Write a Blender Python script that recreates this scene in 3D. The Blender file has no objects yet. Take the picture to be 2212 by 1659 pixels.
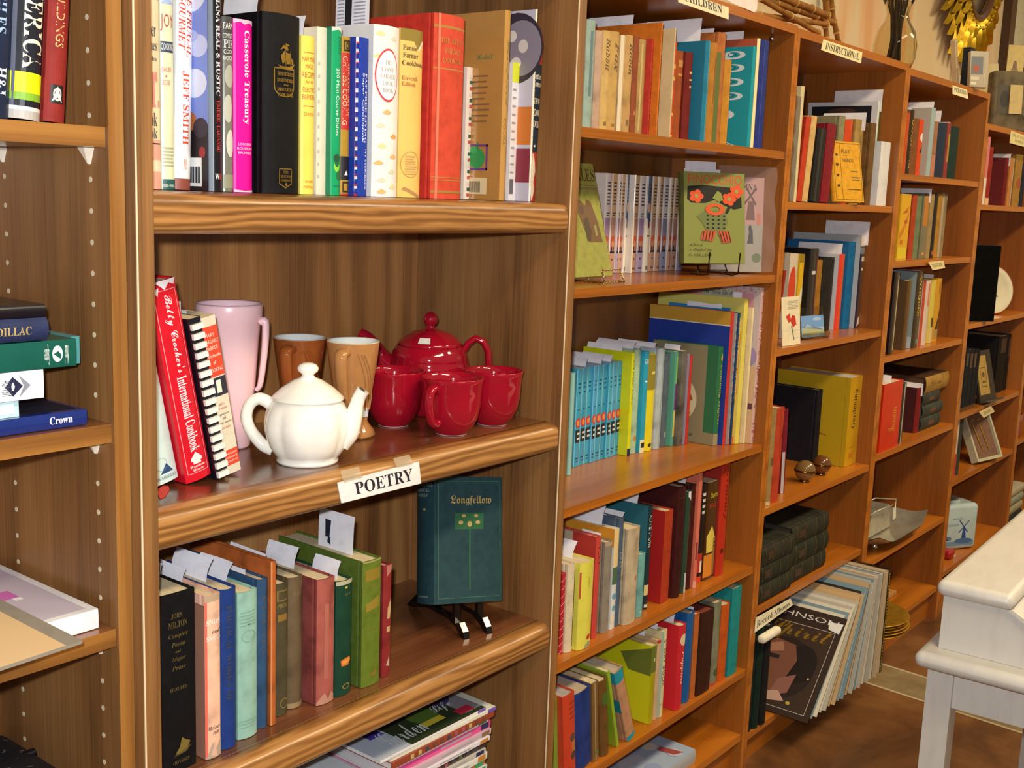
import bpy, math, random
from mathutils import Vector, Matrix
random.seed(11)
SC = bpy.context.scene
COL = SC.collection
R_ = math.radians

# ------------------------------------------------------------------ camera
FPX = 2444.1
YAW, PIT, ROL = R_(51.8552), R_(-9.4109), R_(2.1375)
CAM = Vector((-0.8278, 0.0, 1.521))
FW = Vector((math.sin(YAW)*math.cos(PIT), math.cos(YAW)*math.cos(PIT), math.sin(PIT)))
_rt = Vector((math.cos(YAW), -math.sin(YAW), 0)); _up = _rt.cross(FW)
RI = _rt*math.cos(ROL) + _up*math.sin(ROL)
UP = _up*math.cos(ROL) - _rt*math.sin(ROL)
cd = bpy.data.cameras.new('camera'); cam = bpy.data.objects.new('camera', cd); COL.objects.link(cam)
cd.sensor_width = 36.0; cd.sensor_fit = 'HORIZONTAL'; cd.lens = FPX/2212*36.0; cd.clip_start = 0.02
cam.matrix_world = Matrix(((RI.x, UP.x, -FW.x, CAM.x), (RI.y, UP.y, -FW.y, CAM.y), (RI.z, UP.z, -FW.z, CAM.z), (0, 0, 0, 1)))
SC.camera = cam

def ray(u, v): return FW + RI*((u-1106)/FPX) - UP*((v-829.5)/FPX)
def onY(u, v, y): d = ray(u, v); return CAM + d*(y/d.y)
def onZ(u, v, z): d = ray(u, v); return CAM + d*((z-CAM.z)/d.z)
def onX(u, v, x): d = ray(u, v); return CAM + d*((x-CAM.x)/d.x)
def proj(p):
    d = Vector(p)-CAM; z = d.dot(FW)
    return 1106+FPX*d.dot(RI)/z, 829.5-FPX*d.dot(UP)/z
def solX(u, y, z):                     # x of the point (x, y, z) seen in column u
    v = 800.0
    for _ in range(6):
        p = onY(u, v, y); v = proj((p.x, y, z))[1]
    return p.x
def solZ(v, x, y):                     # z of the point (x, y, z) seen in row v
    z = 1.3
    for _ in range(8):
        a = proj((x, y, z))[1]; b = proj((x, y, z+.01))[1]
        z += (v-a)/(b-a)*.01
    return z

# ------------------------------------------------------------------ materials
def lin(h):
    h = h.lstrip('#'); o = []
    if len(h) == 3: h = ''.join(c*2 for c in h)
    for i in (0, 2, 4):
        c = int(h[i:i+2], 16)/255
        o.append(c/12.92 if c <= .04045 else ((c+.055)/1.055)**2.4)
    return (*o, 1.0)
_M = {}
def _new(name):
    m = bpy.data.materials.new(name); m.use_nodes = True
    nt = m.node_tree; b = nt.nodes['Principled BSDF']
    return m, nt, b
def ramp(nt, stops):
    r = nt.nodes.new('ShaderNodeValToRGB'); e = r.color_ramp.elements
    e[0].position, e[0].color = stops[0]; e[1].position, e[1].color = stops[-1]
    for p, c in stops[1:-1]:
        x = e.new(p); x.color = c
    return r
def M(col, kind='cloth'):
    """a procedural material of one colour; kind sets sheen and texture"""
    k = (col, kind)
    if k in _M: return _M[k]
    m, nt, b = _new('%s_%s' % (kind, col.strip('#')))
    c = lin(col); b.inputs['Base Color'].default_value = c
    rough, var, sc = {'cloth': (.62, .17, 60), 'worn': (.7, .42, 24), 'jacket': (.26, .10, 25), 'paper': (.75, .10, 40),
                      'pages': (.85, .16, 8), 'ink': (.5, 0, 1), 'gloss': (.12, .08, 15), 'gold': (.35, .2, 40), 'glaze': (.07, .10, 14),
                      'plastic': (.3, .05, 20), 'metal': (.22, .15, 30), 'paint': (.38, .06, 12), 'print': (.3, .9, 16), 'black': (.4, .2, 30), 'silver': (.2, .15, 30), 'soot': (.9, .2, 30)}[kind]
    b.inputs['Roughness'].default_value = rough
    if kind in ('cloth', 'worn'): b.inputs['Specular IOR Level'].default_value = .22
    if kind in ('gold', 'metal'): b.inputs['Metallic'].default_value = .7 if kind == 'gold' else 1.0
    if kind == 'silver': b.inputs['Metallic'].default_value = .65
    if kind == 'soot': b.inputs['Specular IOR Level'].default_value = .1
    if kind in ('glaze', 'gloss'): b.inputs['Coat Weight'].default_value = .4; b.inputs['Coat Roughness'].default_value = .04
    if var:
        tc = nt.nodes.new('ShaderNodeTexCoord'); n = nt.nodes.new('ShaderNodeTexNoise')
        n.inputs['Scale'].default_value = sc; n.inputs['Detail'].default_value = 5
        mp = nt.nodes.new('ShaderNodeMapping')
        mp.inputs['Scale'].default_value = {'pages': (40, 3, 3), 'paint': (1, 4, 1)}.get(kind, (1, 1, 1))
        nt.links.new(tc.outputs['Object'], mp.inputs[0]); nt.links.new(mp.outputs[0], n.inputs[0])
        lo = tuple(x*(1-var) for x in c[:3])+(1,); hi = tuple(min(1, x*(1+var*.55)+.01*var) for x in c[:3])+(1,)
        r = ramp(nt, [(.32, lo), (.5, c), (.72, hi)])
        nt.links.new(n.outputs['Fac'], r.inputs[0]); nt.links.new(r.outputs[0], b.inputs['Base Color'])
        if kind in ('cloth', 'worn'):
            n2 = nt.nodes.new('ShaderNodeTexNoise'); n2.inputs['Scale'].default_value = 900
            bp = nt.nodes.new('ShaderNodeBump'); bp.inputs['Strength'].default_value = .18; bp.inputs['Distance'].default_value = .0006
            nt.links.new(tc.outputs['Object'], n2.inputs[0]); nt.links.new(n2.outputs['Fac'], bp.inputs['Height']); nt.links.new(bp.outputs[0], b.inputs['Normal'])
    _M[k] = m
    return m
def wood(name, c1, c2, c3, axis, rough=.42, wave=9.0, dist=5.0, coat=.15, wmix=.45):
    """laminate / stained wood with the grain running along one axis"""
    m, nt, b = _new(name)
    tc = nt.nodes.new('ShaderNodeTexCoord')
    def mapped(across, along):
        mp = nt.nodes.new('ShaderNodeMapping')
        s = [across]*3; s['xyz'.index(axis)] = along
        mp.inputs['Scale'].default_value = s; nt.links.new(tc.outputs['Object'], mp.inputs[0]); return mp
    n1 = nt.nodes.new('ShaderNodeTexNoise'); n1.inputs['Scale'].default_value = 1; n1.inputs['Detail'].default_value = 7; n1.inputs['Roughness'].default_value = .65
    nt.links.new(mapped(260, 3.5).outputs[0], n1.inputs[0])
    n2 = nt.nodes.new('ShaderNodeTexNoise'); n2.inputs['Scale'].default_value = 1; n2.inputs['Detail'].default_value = 3
    nt.links.new(mapped(9, 1.0).outputs[0], n2.inputs[0])
    w = nt.nodes.new('ShaderNodeTexWave'); w.wave_type = 'RINGS'; w.rings_direction = 'SPHERICAL'
    w.inputs['Scale'].default_value = 1.0; w.inputs['Distortion'].default_value = dist; w.inputs['Detail'].default_value = 3
    w.inputs['Detail Scale'].default_value = 1.4
    nt.links.new(mapped(wave, wave*.11).outputs[0], w.inputs[0])
    mx = nt.nodes.new('ShaderNodeMix'); mx.inputs[0].default_value = wmix
    nt.links.new(n1.outputs['Fac'], mx.inputs[2]); nt.links.new(w.outputs['Fac'], mx.inputs[3])
    mx2 = nt.nodes.new('ShaderNodeMix'); mx2.inputs[0].default_value = .45
    nt.links.new(mx.outputs[0], mx2.inputs[2]); nt.links.new(n2.outputs['Fac'], mx2.inputs[3])
    r = ramp(nt, [(.3, lin(c1)), (.5, lin(c2)), (.7, lin(c3))])
    nt.links.new(mx2.outputs[0], r.inputs[0]); nt.links.new(r.outputs[0], b.inputs['Base Color'])
    b.inputs['Roughness'].default_value = rough; b.inputs['Coat Weight'].default_value = coat; b.inputs['Coat Roughness'].default_value = .2
    return m
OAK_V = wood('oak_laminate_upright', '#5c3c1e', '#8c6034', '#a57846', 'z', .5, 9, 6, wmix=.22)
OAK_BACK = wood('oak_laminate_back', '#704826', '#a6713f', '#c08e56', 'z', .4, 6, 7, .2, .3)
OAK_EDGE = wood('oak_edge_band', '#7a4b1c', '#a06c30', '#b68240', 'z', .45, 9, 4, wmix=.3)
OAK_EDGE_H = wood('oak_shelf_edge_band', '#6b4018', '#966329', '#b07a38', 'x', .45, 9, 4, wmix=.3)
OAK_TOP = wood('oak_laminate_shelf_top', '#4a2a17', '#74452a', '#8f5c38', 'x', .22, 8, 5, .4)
OAK_NOSE = wood('oak_bullnose', '#6e4620', '#9c6a36', '#ba874c', 'x', .33, 26, 8, .25, .5)
CH_V = wood('cherry_veneer_upright', '#74400e', '#9c591a', '#b06a26', 'z', .42, 3, 4, .15, .25)
CH_BACK = wood('cherry_veneer_back', '#5c3410', '#80501c', '#965f26', 'z', .5, 3, 4, .1, .25)
CH_H = wood('cherry_veneer_shelf', '#8e4f0d', '#b5681a', '#c67824', 'x', .3, 4, 4, .3, .25)

# ------------------------------------------------------------------ text outlines (built-in font)
_T = {}
def _shift(s, A, a, d=None):
    o = ''
    for ch in s:
        if 'A' <= ch <= 'Z': o += chr(A+ord(ch)-65)
        elif 'a' <= ch <= 'z': o += chr(a+ord(ch)-97)
        elif d and '0' <= ch <= '9': o += chr(d+ord(ch)-48)
        else: o += ch
    return o
def SF(s): return _shift(s, 0x1D400, 0x1D41A, 0x1D7CE)      # serif
def SI(s): return _shift(s, 0x1D468, 0x1D482)               # serif italic
def FR(s): return _shift(s, 0x1D56C, 0x1D586)               # blackletter
def CU(s): return _shift(s, 0x1D4D0, 0x1D4EA)               # script
def text2d(s):
    if s in _T: return _T[s]
    c = bpy.data.curves.new('t', 'FONT'); c.body = s; c.resolution_u = 2; c.align_x = 'CENTER'
    o = bpy.data.objects.new('t', c); COL.objects.link(o)
    dg = bpy.context.evaluated_depsgraph_get()
    me = bpy.data.meshes.new_from_object(o.evaluated_get(dg))
    vs = [(v.co.x, v.co.y) for v in me.vertices]; fs = [tuple(p.vertices) for p in me.polygons]
    bpy.data.objects.remove(o); bpy.data.curves.remove(c); bpy.data.meshes.remove(me)
    if not vs: vs = [(0, 0), (1, 1)]
    x0 = min(p[0] for p in vs); x1 = max(p[0] for p in vs); y0 = min(p[1] for p in vs); y1 = max(p[1] for p in vs)
    vs = [((x-x0)/max(x1-x0, 1e-6), (y-y0)/max(y1-y0, 1e-6)) for x, y in vs]
    _T[s] = (vs, fs); return _T[s]

# ------------------------------------------------------------------ mesh builder
class MB:
    def __init__(s): s.v = []; s.f = []; s.fm = []; s.sm = []; s.mats = []
    def mi(s, m):
        if isinstance(m, str): m = M(m)
        if m not in s.mats: s.mats.append(m)
        return s.mats.index(m)
    def add(s, vs, fs, m, smooth=False):
        k = len(s.v); i = s.mi(m); s.v += [tuple(p) for p in vs]
        for f in fs: s.f.append(tuple(k+j for j in f)); s.fm.append(i); s.sm.append(smooth)
        return s
    def poly(s, pts, m): s.add(pts, [tuple(range(len(pts)))], m)
    def box(s, x0, x1, y0, y1, z0, z1, m, top=None, front=None):
        vs = [(x, y, z) for z in (z0, z1) for y in (y0, y1) for x in (x0, x1)]
        for f, mm in (((0, 2, 3, 1), m), ((4, 5, 7, 6), top or m), ((0, 1, 5, 4), front or m), ((2, 6, 7, 3), m), ((0, 4, 6, 2), m), ((1, 3, 7, 5), m)):
            s.add([vs[i] for i in f], [(0, 1, 2, 3)], mm)
        return s
    def rbox(s, x0, x1, y0, y1, z0, z1, r, m, n=4):          # box with rounded vertical and horizontal edges
        pr = []
        for rr, zz in ([(r-r*math.sin(a*math.pi/2/n), z0+r-r*math.cos(a*math.pi/2/n)) for a in range(n+1)] +
                       [(r-r*math.cos(a*math.pi/2/n), z1-r+r*math.sin(a*math.pi/2/n)) for a in range(n+1)]):
            ring = []
            for cx, cy, a0 in ((x1-r, y1-r, 0), (x0+r, y1-r, 90), (x0+r, y0+r, 180), (x1-r, y0+r, 270)):
                q = r-rr
                for a in range(n+1):
                    t = R_(a0+90*a/n); ring.append((cx+q*math.cos(t), cy+q*math.sin(t), zz))
            pr.append(ring)
        N = len(pr[0]); vs = [p for rg in pr for p in rg]; fs = []
        for i in range(len(pr)-1):
            for j in range(N): fs.append((i*N+j, i*N+(j+1) % N, (i+1)*N+(j+1) % N, (i+1)*N+j))
        s.add(vs, fs, m, True); s.add(pr[0], [tuple(range(N))[::-1]], m); s.add(pr[-1], [tuple(range(N))], m)
        return s
    def prism(s, prof, x0, x1, m, smooth=False, ax='x', cap=True):    # profile of (y, z) swept along x (or (x,z) along y)
        n = len(prof); mk = (lambda p, t: (t, p[0], p[1])) if ax == 'x' else (lambda p, t: (p[0], t, p[1]))
        if ax == 'z': mk = lambda p, t: (p[0], p[1], t)
        vs = [mk(p, x0) for p in prof]+[mk(p, x1) for p in prof]
        s.add(vs, [(i, (i+1) % n, n+(i+1) % n, n+i) for i in range(n)], m, smooth)
        if cap:
            s.add([mk(p, x0) for p in prof], [tuple(range(n))], m); s.add([mk(p, x1) for p in prof], [tuple(range(n))], m)
        return s
    def lathe(s, prof, m, n=40, c=(0, 0, 0), fn=None, smooth=True, cap=True):
        vs = []; fs = []
        for r, z in prof:
            for j in range(n):
                a = 2*math.pi*j/n; q = r*(fn(a, z) if fn else 1)
                vs.append((c[0]+q*math.cos(a), c[1]+q*math.sin(a), c[2]+z))
        for i in range(len(prof)-1):
            for j in range(n): fs.append((i*n+j, i*n+(j+1) % n, (i+1)*n+(j+1) % n, (i+1)*n+j))
        s.add(vs, fs, m, smooth)
        if cap and prof[0][0] > 1e-5: s.add(vs[:n], [tuple(range(n))[::-1]], m)
        if cap and prof[-1][0] > 1e-5: s.add(vs[-n:], [tuple(range(n))], m)
        return s
    def tube(s, pts, r, m, n=10, flat=1.0, closed=False):
        pts = [Vector(p) for p in pts]; k = len(pts); rs = r if isinstance(r, (list, tuple)) else [r]*k
        if isinstance(r, (list, tuple)) and 4 < k < 15 and not closed:        # round the path off
            P2, r2 = [], []
            for i in range(k-1):
                p0, p1, p2, p3 = pts[max(i-1, 0)], pts[i], pts[i+1], pts[min(i+2, k-1)]
                for j in range(5):
                    t = j/5; P2.append(.5*((2*p1)+(p2-p0)*t+(2*p0-5*p1+4*p2-p3)*t*t+(3*p1-p0-3*p2+p3)*t**3)); r2.append(rs[i]+(rs[i+1]-rs[i])*t)
            P2.append(pts[-1]); r2.append(rs[-1]); pts, rs, k = P2, r2, len(P2)
        vs = []; fs = []; nrm = None
        for i, p in enumerate(pts):
            t = ((pts[(i+1) % k]-pts[i-1]) if closed or 0 < i < k-1 else (pts[min(i+1, k-1)]-pts[max(i-1, 0)])).normalized()
            if nrm is None:
                nrm = t.cross(Vector((0, 0, 1)));
                if nrm.length < .2: nrm = t.cross(Vector((1, 0, 0)))
            nrm = (nrm-t*nrm.dot(t)).normalized(); b = t.cross(nrm)
            for j in range(n):
                a = 2*math.pi*j/n; vs.append(p+nrm*(rs[i]*math.cos(a)*flat)+b*(rs[i]*math.sin(a)))
        for i in range(k if closed else k-1):
            for j in range(n):
                fs.append((i*n+j, i*n+(j+1) % n, ((i+1) % k)*n+(j+1) % n, ((i+1) % k)*n+j))
        s.add(vs, fs, m, True)
        if not closed: s.add(vs[:n], [tuple(range(n))[::-1]], m); s.add(vs[-n:], [tuple(range(n))], m)
        return s
    def ball(s, c, r, m, n=16, sz=1.0):
        pr = [(r*math.sin(math.pi*i/n), -r*sz*math.cos(math.pi*i/n)) for i in range(n+1)]
        return s.lathe(pr, m, n*2, c)
    def strips(s, pts, mp, e, mt, n):
        """a printed polygon laid over a curved surface in narrow strips"""
        a0 = min(p[0] for p in pts); a1 = max(p[0] for p in pts)
        def cut(P, c, keep):
            o = []
            for i in range(len(P)):
                p, q = P[i-1], P[i]; ip, iq = keep*(p[0]-c) >= 0, keep*(q[0]-c) >= 0
                if ip != iq: t = (c-p[0])/(q[0]-p[0]); o.append((c, p[1]+(q[1]-p[1])*t))
                if iq: o.append(q)
            return o
        for i in range(n):
            P = cut(cut(pts, a0+(a1-a0)*i/n, 1), a0+(a1-a0)*(i+1)/n, -1)
            if len(P) > 2: s.add([mp(a, b, e) for a, b in P], [tuple(range(len(P)))], mt)
    def art(s, els, mp, e0=.0003, mul=1.0, n=1):
        """printed matter: els in (s, w) in 0..1; mp(s, w, e) -> point e above the surface"""
        for i, el in enumerate(els):
            k = el[0]; e = e0+i*.00005
            ik = lambda c: M(c, 'gold') if c in ('#c9a13c', '#b8923a') else M(c, 'ink')
            if k == 'r' or k == 'b':
                if k == 'b': _, w0, w1, c = el; s0, s1 = 0, 1
                else: _, s0, s1, w0, w1, c = el
                N = 8; mt = c if not isinstance(c, str) else ik(c)
                vs = [mp(s0+(s1-s0)*j/N, w, e) for w in (w0, w1) for j in range(N+1)]
                s.add(vs, [(j, j+1, N+2+j, N+1+j) for j in range(N)], mt)
            elif k == 't':
                _, tx, s0, s1, w0, w1, c, d = el; vs, fs = text2d(tx); out = []
                for x, y in vs:
                    if d == 'h': a, b = s0+x*(s1-s0), w0+y*(w1-w0)
                    elif d == 'd': a, b = s0+y*(s1-s0), w1-x*(w1-w0)
                    else: a, b = s1-y*(s1-s0), w0+x*(w1-w0)
                    out.append(mp(a, b, e))
                s.add(out, fs, ik(c))
            elif k == 'o':
                _, s0, s1, w0, w1, c = el; N = 24
                s.strips([((s0+s1)/2+(s1-s0)/2*math.cos(2*math.pi*j/N), (w0+w1)/2+(w1-w0)/2*math.sin(2*math.pi*j/N)) for j in range(N)], mp, e, ik(c), n)
            elif k == 'ring':
                _, s0, s1, w0, w1, c, th = el; N = 32; vs = []
                for q in (1, 1-th):
                    vs += [mp((s0+s1)/2+q*(s1-s0)/2*math.cos(2*math.pi*j/N), (w0+w1)/2+q*(w1-w0)/2*math.sin(2*math.pi*j/N), e) for j in range(N)]
                s.add(vs, [(j, (j+1) % N, N+(j+1) % N, N+j) for j in range(N)], ik(c))
            elif k == 'p':
                _, pts, c = el
                if n > 1: s.strips(pts, mp, e, ik(c), n)
                else: s.add([mp(a, b, e) for a, b in pts], [tuple(range(len(pts)))], ik(c))
            elif k == 'f':
                _, s0, s1, w0, w1, c, ts, tw = el
                for a0, a1, b0, b1 in ((s0, s1, w0, w0+tw), (s0, s1, w1-tw, w1), (s0, s0+ts, w0, w1), (s1-ts, s1, w0, w1)):
                    s.strips([(a0, b0), (a1, b0), (a1, b1), (a0, b1)], mp, e, ik(c), n)
        return s
    def build(s, name, parent=None, off=None):
        me = bpy.data.meshes.new(name)
        o = Vector(off) if off is not None else Vector((0, 0, 0))
        me.from_pydata([(p[0]-o.x, p[1]-o.y, p[2]-o.z) for p in s.v], [], s.f)
        for m in s.mats: me.materials.append(m)
        me.polygons.foreach_set('material_index', s.fm); me.polygons.foreach_set('use_smooth', s.sm); me.update()
        ob = bpy.data.objects.new(name, me); COL.objects.link(ob)
        if parent is not None: ob.parent = parent
        return ob

def tag(o, label=None, cat=None, group=None, kind=None):
    if label: o['label'] = label
    if cat: o['category'] = cat
    if group: o['group'] = group
    if kind: o['kind'] = kind
    return o
def thing(name, label, cat, loc, group=None):
    o = bpy.data.objects.new(name, None); COL.objects.link(o); o.empty_display_size = .02
    o.location = loc
    return tag(o, label, cat, group)
def solo(mb, name, label, cat, loc=(0, 0, 0), group=None):
    o = mb.build(name, None, loc); o.location = loc
    return tag(o, label, cat, group)

# ------------------------------------------------------------------ books
def book_mesh(t, d, h, col, sp=None, k='h', b=None, art=(), la=(), ra=(), xs=0.0, lcol=None):
    """cover of a book: spine at y=0 facing -y, boards running back; returns (cover builder, pages box dims)"""
    cm = col if not isinstance(col, str) else M(col, {'h': 'cloth', 'w': 'worn', 'j': 'jacket', 'p': 'jacket', 'g': 'gloss'}[k])
    sm = cm if sp is None else M(sp, {'h': 'cloth', 'w': 'worn', 'j': 'jacket', 'p': 'jacket', 'g': 'gloss'}[k])
    bt = min(.0026, t*.22) if k != 'p' else min(.0008, t*.2)
    if b is None: b = {'h': .22, 'w': .2, 'j': .2, 'p': .03, 'g': .1}[k]*min(t, .03)
    mb = MB(); n = 8; hg = .006 if k in 'hw' and t > .012 else 0
    def sy(q): return -b*(1-(2*q-1)**2)
    outer = [(0.0, d)]; inner = [(bt, d)]
    if hg: outer += [(0, .011), (.0014, .008), (0, .005)]; inner += [(bt, .011), (bt+.001, .008), (bt, .005)]
    for j in range(n+1):
        q = j/n; outer.append((q*t, sy(q))); inner.append((bt+q*(t-2*bt), sy(q)+bt))
    if hg: outer += [(t, .005), (t-.0014, .008), (t, .011)]; inner += [(t-bt, .005), (t-bt-.001, .008), (t-bt, .011)]
    outer.append((t, d)); inner.append((t-bt, d))
    N = len(outer); P = [(x+xs, y) for x, y in outer+inner]
    vs = [(x, y, 0) for x, y in P]+[(x, y, h) for x, y in P]
    ns = 1+(3 if hg else 0)
    for i in range(N-1):
        isp = ns <= i < ns+n
        mb.add([vs[i], vs[i+1], vs[2*N+i+1], vs[2*N+i]], [(0, 1, 2, 3)], sm if isp else cm, isp)
        mb.add([vs[N+i+1], vs[N+i], vs[3*N+i], vs[3*N+i+1]], [(0, 1, 2, 3)], cm)
        mb.add([vs[i+1], vs[i], vs[N+i], vs[N+i+1]], [(0, 1, 2, 3)], cm)
        mb.add([vs[2*N+i], vs[2*N+i+1], vs[3*N+i+1], vs[3*N+i]], [(0, 1, 2, 3)], cm)
    for i in (0, N-1):
        mb.add([vs[i], vs[N+i], vs[3*N+i], vs[2*N+i]], [(0, 1, 2, 3)], cm)
    if art: mb.art(art, lambda q, w, e: (q*t+xs, sy(q)-e, w*h), n=6 if b > .001 else 1)
    if la: mb.art(la, lambda q, w, e: (xs-e, (1-q)*d, w*h))
    if ra: mb.art(ra, lambda q, w, e: (xs+t+e, q*d, w*h))
    ins = .0035 if k in 'hwj' else .0006
    return mb, (xs+bt, xs+t-bt, b*0+bt+.001, d-ins*1.2, ins, h-ins)
def pages_mesh(dm, pc, top=None):
    m = MB(); x0, x1, y0, y1, z0, z1 = dm
    m.box(x0+.0002, x1-.0002, y0, y1, z0, z1, M(pc, 'pages'))
    return m

class Shelf:
    def __init__(s, z, Y, back, suf): s.z, s.Y, s.back, s.suf, s.cur = z, Y, back, suf, -9; s.xmax = 99; s.zmax = 99
NB = 0
def bk(sh, u0, u1, vt, col, lab, Y=None, d=.17, sp=None, k='h', b=None, art=(), la=(), ra=(), lean=0, h=None, pc='#d8c7a0',
       t=None, grp=None, x0=None, free=False, name='book', cat='book', suf=None, dz=0, part_pages='pages', mb_extra=None):
    Y = sh.Y if Y is None else Y
    X0 = solX(u0, Y, sh.z) if x0 is None else x0
    X1 = solX(u1, Y, sh.z) if t is None else X0+t
    if not free:
        e = .0003
        if X0 < sh.cur+e: X0 = sh.cur+e
    T = max(X1-X0, .0045)
    if lean and t is None: T = T*math.cos(R_(lean))-.0006
    if X0+T > sh.xmax: T = max(sh.xmax-X0, .005)
    if not free: sh.cur = X0+T/math.cos(R_(lean))
    if h is None: h = min(solZ(vt, X0+T*.3, Y), sh.zmax)-sh.z
    bb = {'h': .22, 'w': .2, 'j': .2, 'p': .03, 'g': .1}[k]*min(T, .03) if b is None else b
    d = min(d, sh.back-Y-.006)
    full = (lab+' '+(sh.suf if suf is None else suf)).strip()
    piv = T if lean > 0 else 0
    r = thing(name, full, cat, (X0+piv, Y+bb, sh.z+dz), grp)
    r.rotation_euler = (0, R_(lean), 0)
    mb, dm = book_mesh(T, d, h, col, sp, k, bb, art, la, ra, -piv)
    if mb_extra: mb_extra(mb, T, d, h, -piv)
    mb.build('cover', r); pages_mesh(dm, pc).build(part_pages, r)
    info = dict(X=X0+piv, t=T, Y=Y+bb, z=sh.z+dz, h=h, d=d, lean=lean, lab=lab, xs=-piv, sh=sh)
    return info
def flat(x1, y, z, L, d, t, col, lab, sp=None, k='h', art=(), ra=(), pc='#d8c7a0', rot=0, name='book', cat='book', grp=None, la=()):
    """a book lying flat, spine towards the aisle, head at the left; x1 = right end"""
    r = thing(name, lab, cat, (x1, y, z), grp)
    r.matrix_world = Matrix.Translation((x1, y, z)) @ Matrix.Rotation(R_(rot), 4, 'Z') @ Matrix.Rotation(R_(-90), 4, 'Y')
    mb, dm = book_mesh(t, d, L, col, sp, k, None, art, la, ra)
    mb.build('cover', r); pages_mesh(dm, pc).build('pages', r)
    return r
def facing(P, rz, rx, ry, w, h, t, col, lab, art=(), la=(), sp=None, k='h', pc='#d8c7a0', spart=(), name='book', cat='book'):
    """a book shown face on; P = bottom left corner of its front cover"""
    r = thing(name, lab, cat, P)
    r.matrix_world = (Matrix.Translation(P) @ Matrix.Rotation(R_(rz), 4, 'Z') @ Matrix.Rotation(R_(rx), 4, 'X') @ Matrix.Rotation(R_(ry), 4, 'Y')
                      @ Matrix.Translation((0, t, 0)) @ Matrix.Rotation(R_(-90), 4, 'Z'))
    mb, dm = book_mesh(t, w, h, col, sp, k, None, spart, la, art)
    mb.build('cover', r); pages_mesh(dm, pc).build('pages', r)
    return r
def slip(i, yf=.5, w=.07, up=.035, bend=.006, col='#f8f6fc', art=(), tilt=0, lab=None, xf=.5, down=.03):
    """a paper slip standing out of the top of a book, lying along its pages"""
    mb = MB(); n = 6; x = i['xs']+i['t']*xf; y0 = i['d']*yf-w/2; g = []
    for a in range(n+1):
        for b in range(n+1):
            q, p = a/n, b/n; z = i['h']-down+(up+down)*p
            o = bend*max(0, (z-i['h'])/max(up, .01))**2 + bend*.35*math.sin(q*3+i['t']*900)*max(0, p-.45)
            g.append((x+o, y0+w*q+tilt*(z-i['h']), z))
    N = n+1; f = [(a*N+b, (a+1)*N+b, (a+1)*N+b+1, a*N+b+1) for a in range(n) for b in range(n)]
    pm = M(col, 'paper'); mb.add(g, f, pm, True); mb.add([(p[0]+.0004, p[1], p[2]) for p in g], [q[::-1] for q in f], pm, True)
    if art:
        def mp(s, w_, e):
            z = i['h']-down+(up+down)*w_; o = bend*max(0, (z-i['h'])/max(up, .01))**2
            return (x+o-.0012-e, y0+w*(1-s)+tilt*(z-i['h']), z)
        mb.art(art, mp)
    ob = mb.build('paper_slip'); ob.location = (i['X'], i['Y'], i['z']); ob.rotation_euler = (0, R_(i['lean']), 0)
    L = lab or ('white paper slip in the '+i['lab'])
    wds = L.split()
    return tag(ob, ' '.join(wds[:16]), 'paper slip', 'white paper slips tucked in books')
# ------------------------------------------------------------------ room
YF, YB = 1.2439, 1.565          # front and inner back of the cherry cases
YA = 1.2222                     # front of the middle oak case
def struct(name, mb, loc=(0, 0, 0)):
    o = mb.build(name, None, loc); o.location = loc; o['kind'] = 'structure'; return o
def floor_mat():
    m, nt, b = _new('stained_concrete'); tc = nt.nodes.new('ShaderNodeTexCoord')
    n = nt.nodes.new('ShaderNodeTexNoise'); n.inputs['Scale'].default_value = 3.2; n.inputs['Detail'].default_value = 8; n.inputs['Roughness'].default_value = .62
    n.inputs['Distortion'].default_value = .6
    nt.links.new(tc.outputs['Object'], n.inputs[0])
    r = ramp(nt, [(.3, lin('#4a2d18')), (.5, lin('#6e4827')), (.7, lin('#8d6238'))]); nt.links.new(n.outputs['Fac'], r.inputs[0])
    nt.links.new(r.outputs[0], b.inputs['Base Color']); b.inputs['Roughness'].default_value = .38
    return m
def wall_mat():
    m, nt, b = _new('streaked_beige_plaster'); tc = nt.nodes.new('ShaderNodeTexCoord'); mp = nt.nodes.new('ShaderNodeMapping')
    mp.inputs['Scale'].default_value = (3.2, 1, .5); nt.links.new(tc.outputs['Object'], mp.inputs[0])
    n = nt.nodes.new('ShaderNodeTexNoise'); n.inputs['Scale'].default_value = 1.6; n.inputs['Detail'].default_value = 4; nt.links.new(mp.outputs[0], n.inputs[0])
    r = ramp(nt, [(.36, lin('#d9c195')), (.52, lin('#dcc8a0')), (.6, lin('#dfb98a')), (.68, lin('#d8a674'))]); nt.links.new(n.outputs['Fac'], r.inputs[0])
    nt.links.new(r.outputs[0], b.inputs['Base Color']); b.inputs['Roughness'].default_value = .8
    return m
fm = floor_mat(); wm = wall_mat()
struct('floor', MB().box(-2.5, 7, -3.2, 1.75, -.1, 0, fm))
struct('wall_back', MB().box(-2.5, 7, 1.62, 1.74, 0, 3.1, wm))
struct('wall_right', MB().box(6.9, 7.02, -3.2, 1.62, 0, 3.1, wm))
def patch_mat():
    m, nt, b = _new('bare_concrete_strip'); tc = nt.nodes.new('ShaderNodeTexCoord')
    n = nt.nodes.new('ShaderNodeTexNoise'); n.inputs['Scale'].default_value = 14; n.inputs['Detail'].default_value = 6; nt.links.new(tc.outputs['Object'], n.inputs[0])
    r = ramp(nt, [(.3, lin('#75603f')), (.7, lin('#93805a'))]); nt.links.new(n.outputs['Fac'], r.inputs[0]); nt.links.new(r.outputs[0], b.inputs['Base Color'])
    b.inputs['Roughness'].default_value = .6; return m
pm_ = patch_mat()
q = MB()
a, b_, c, d_ = onZ(1897, 1432, 0), onZ(1850, 1468, 0), onZ(2212, 1585, 0), onZ(2212, 1530, 0)
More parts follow.
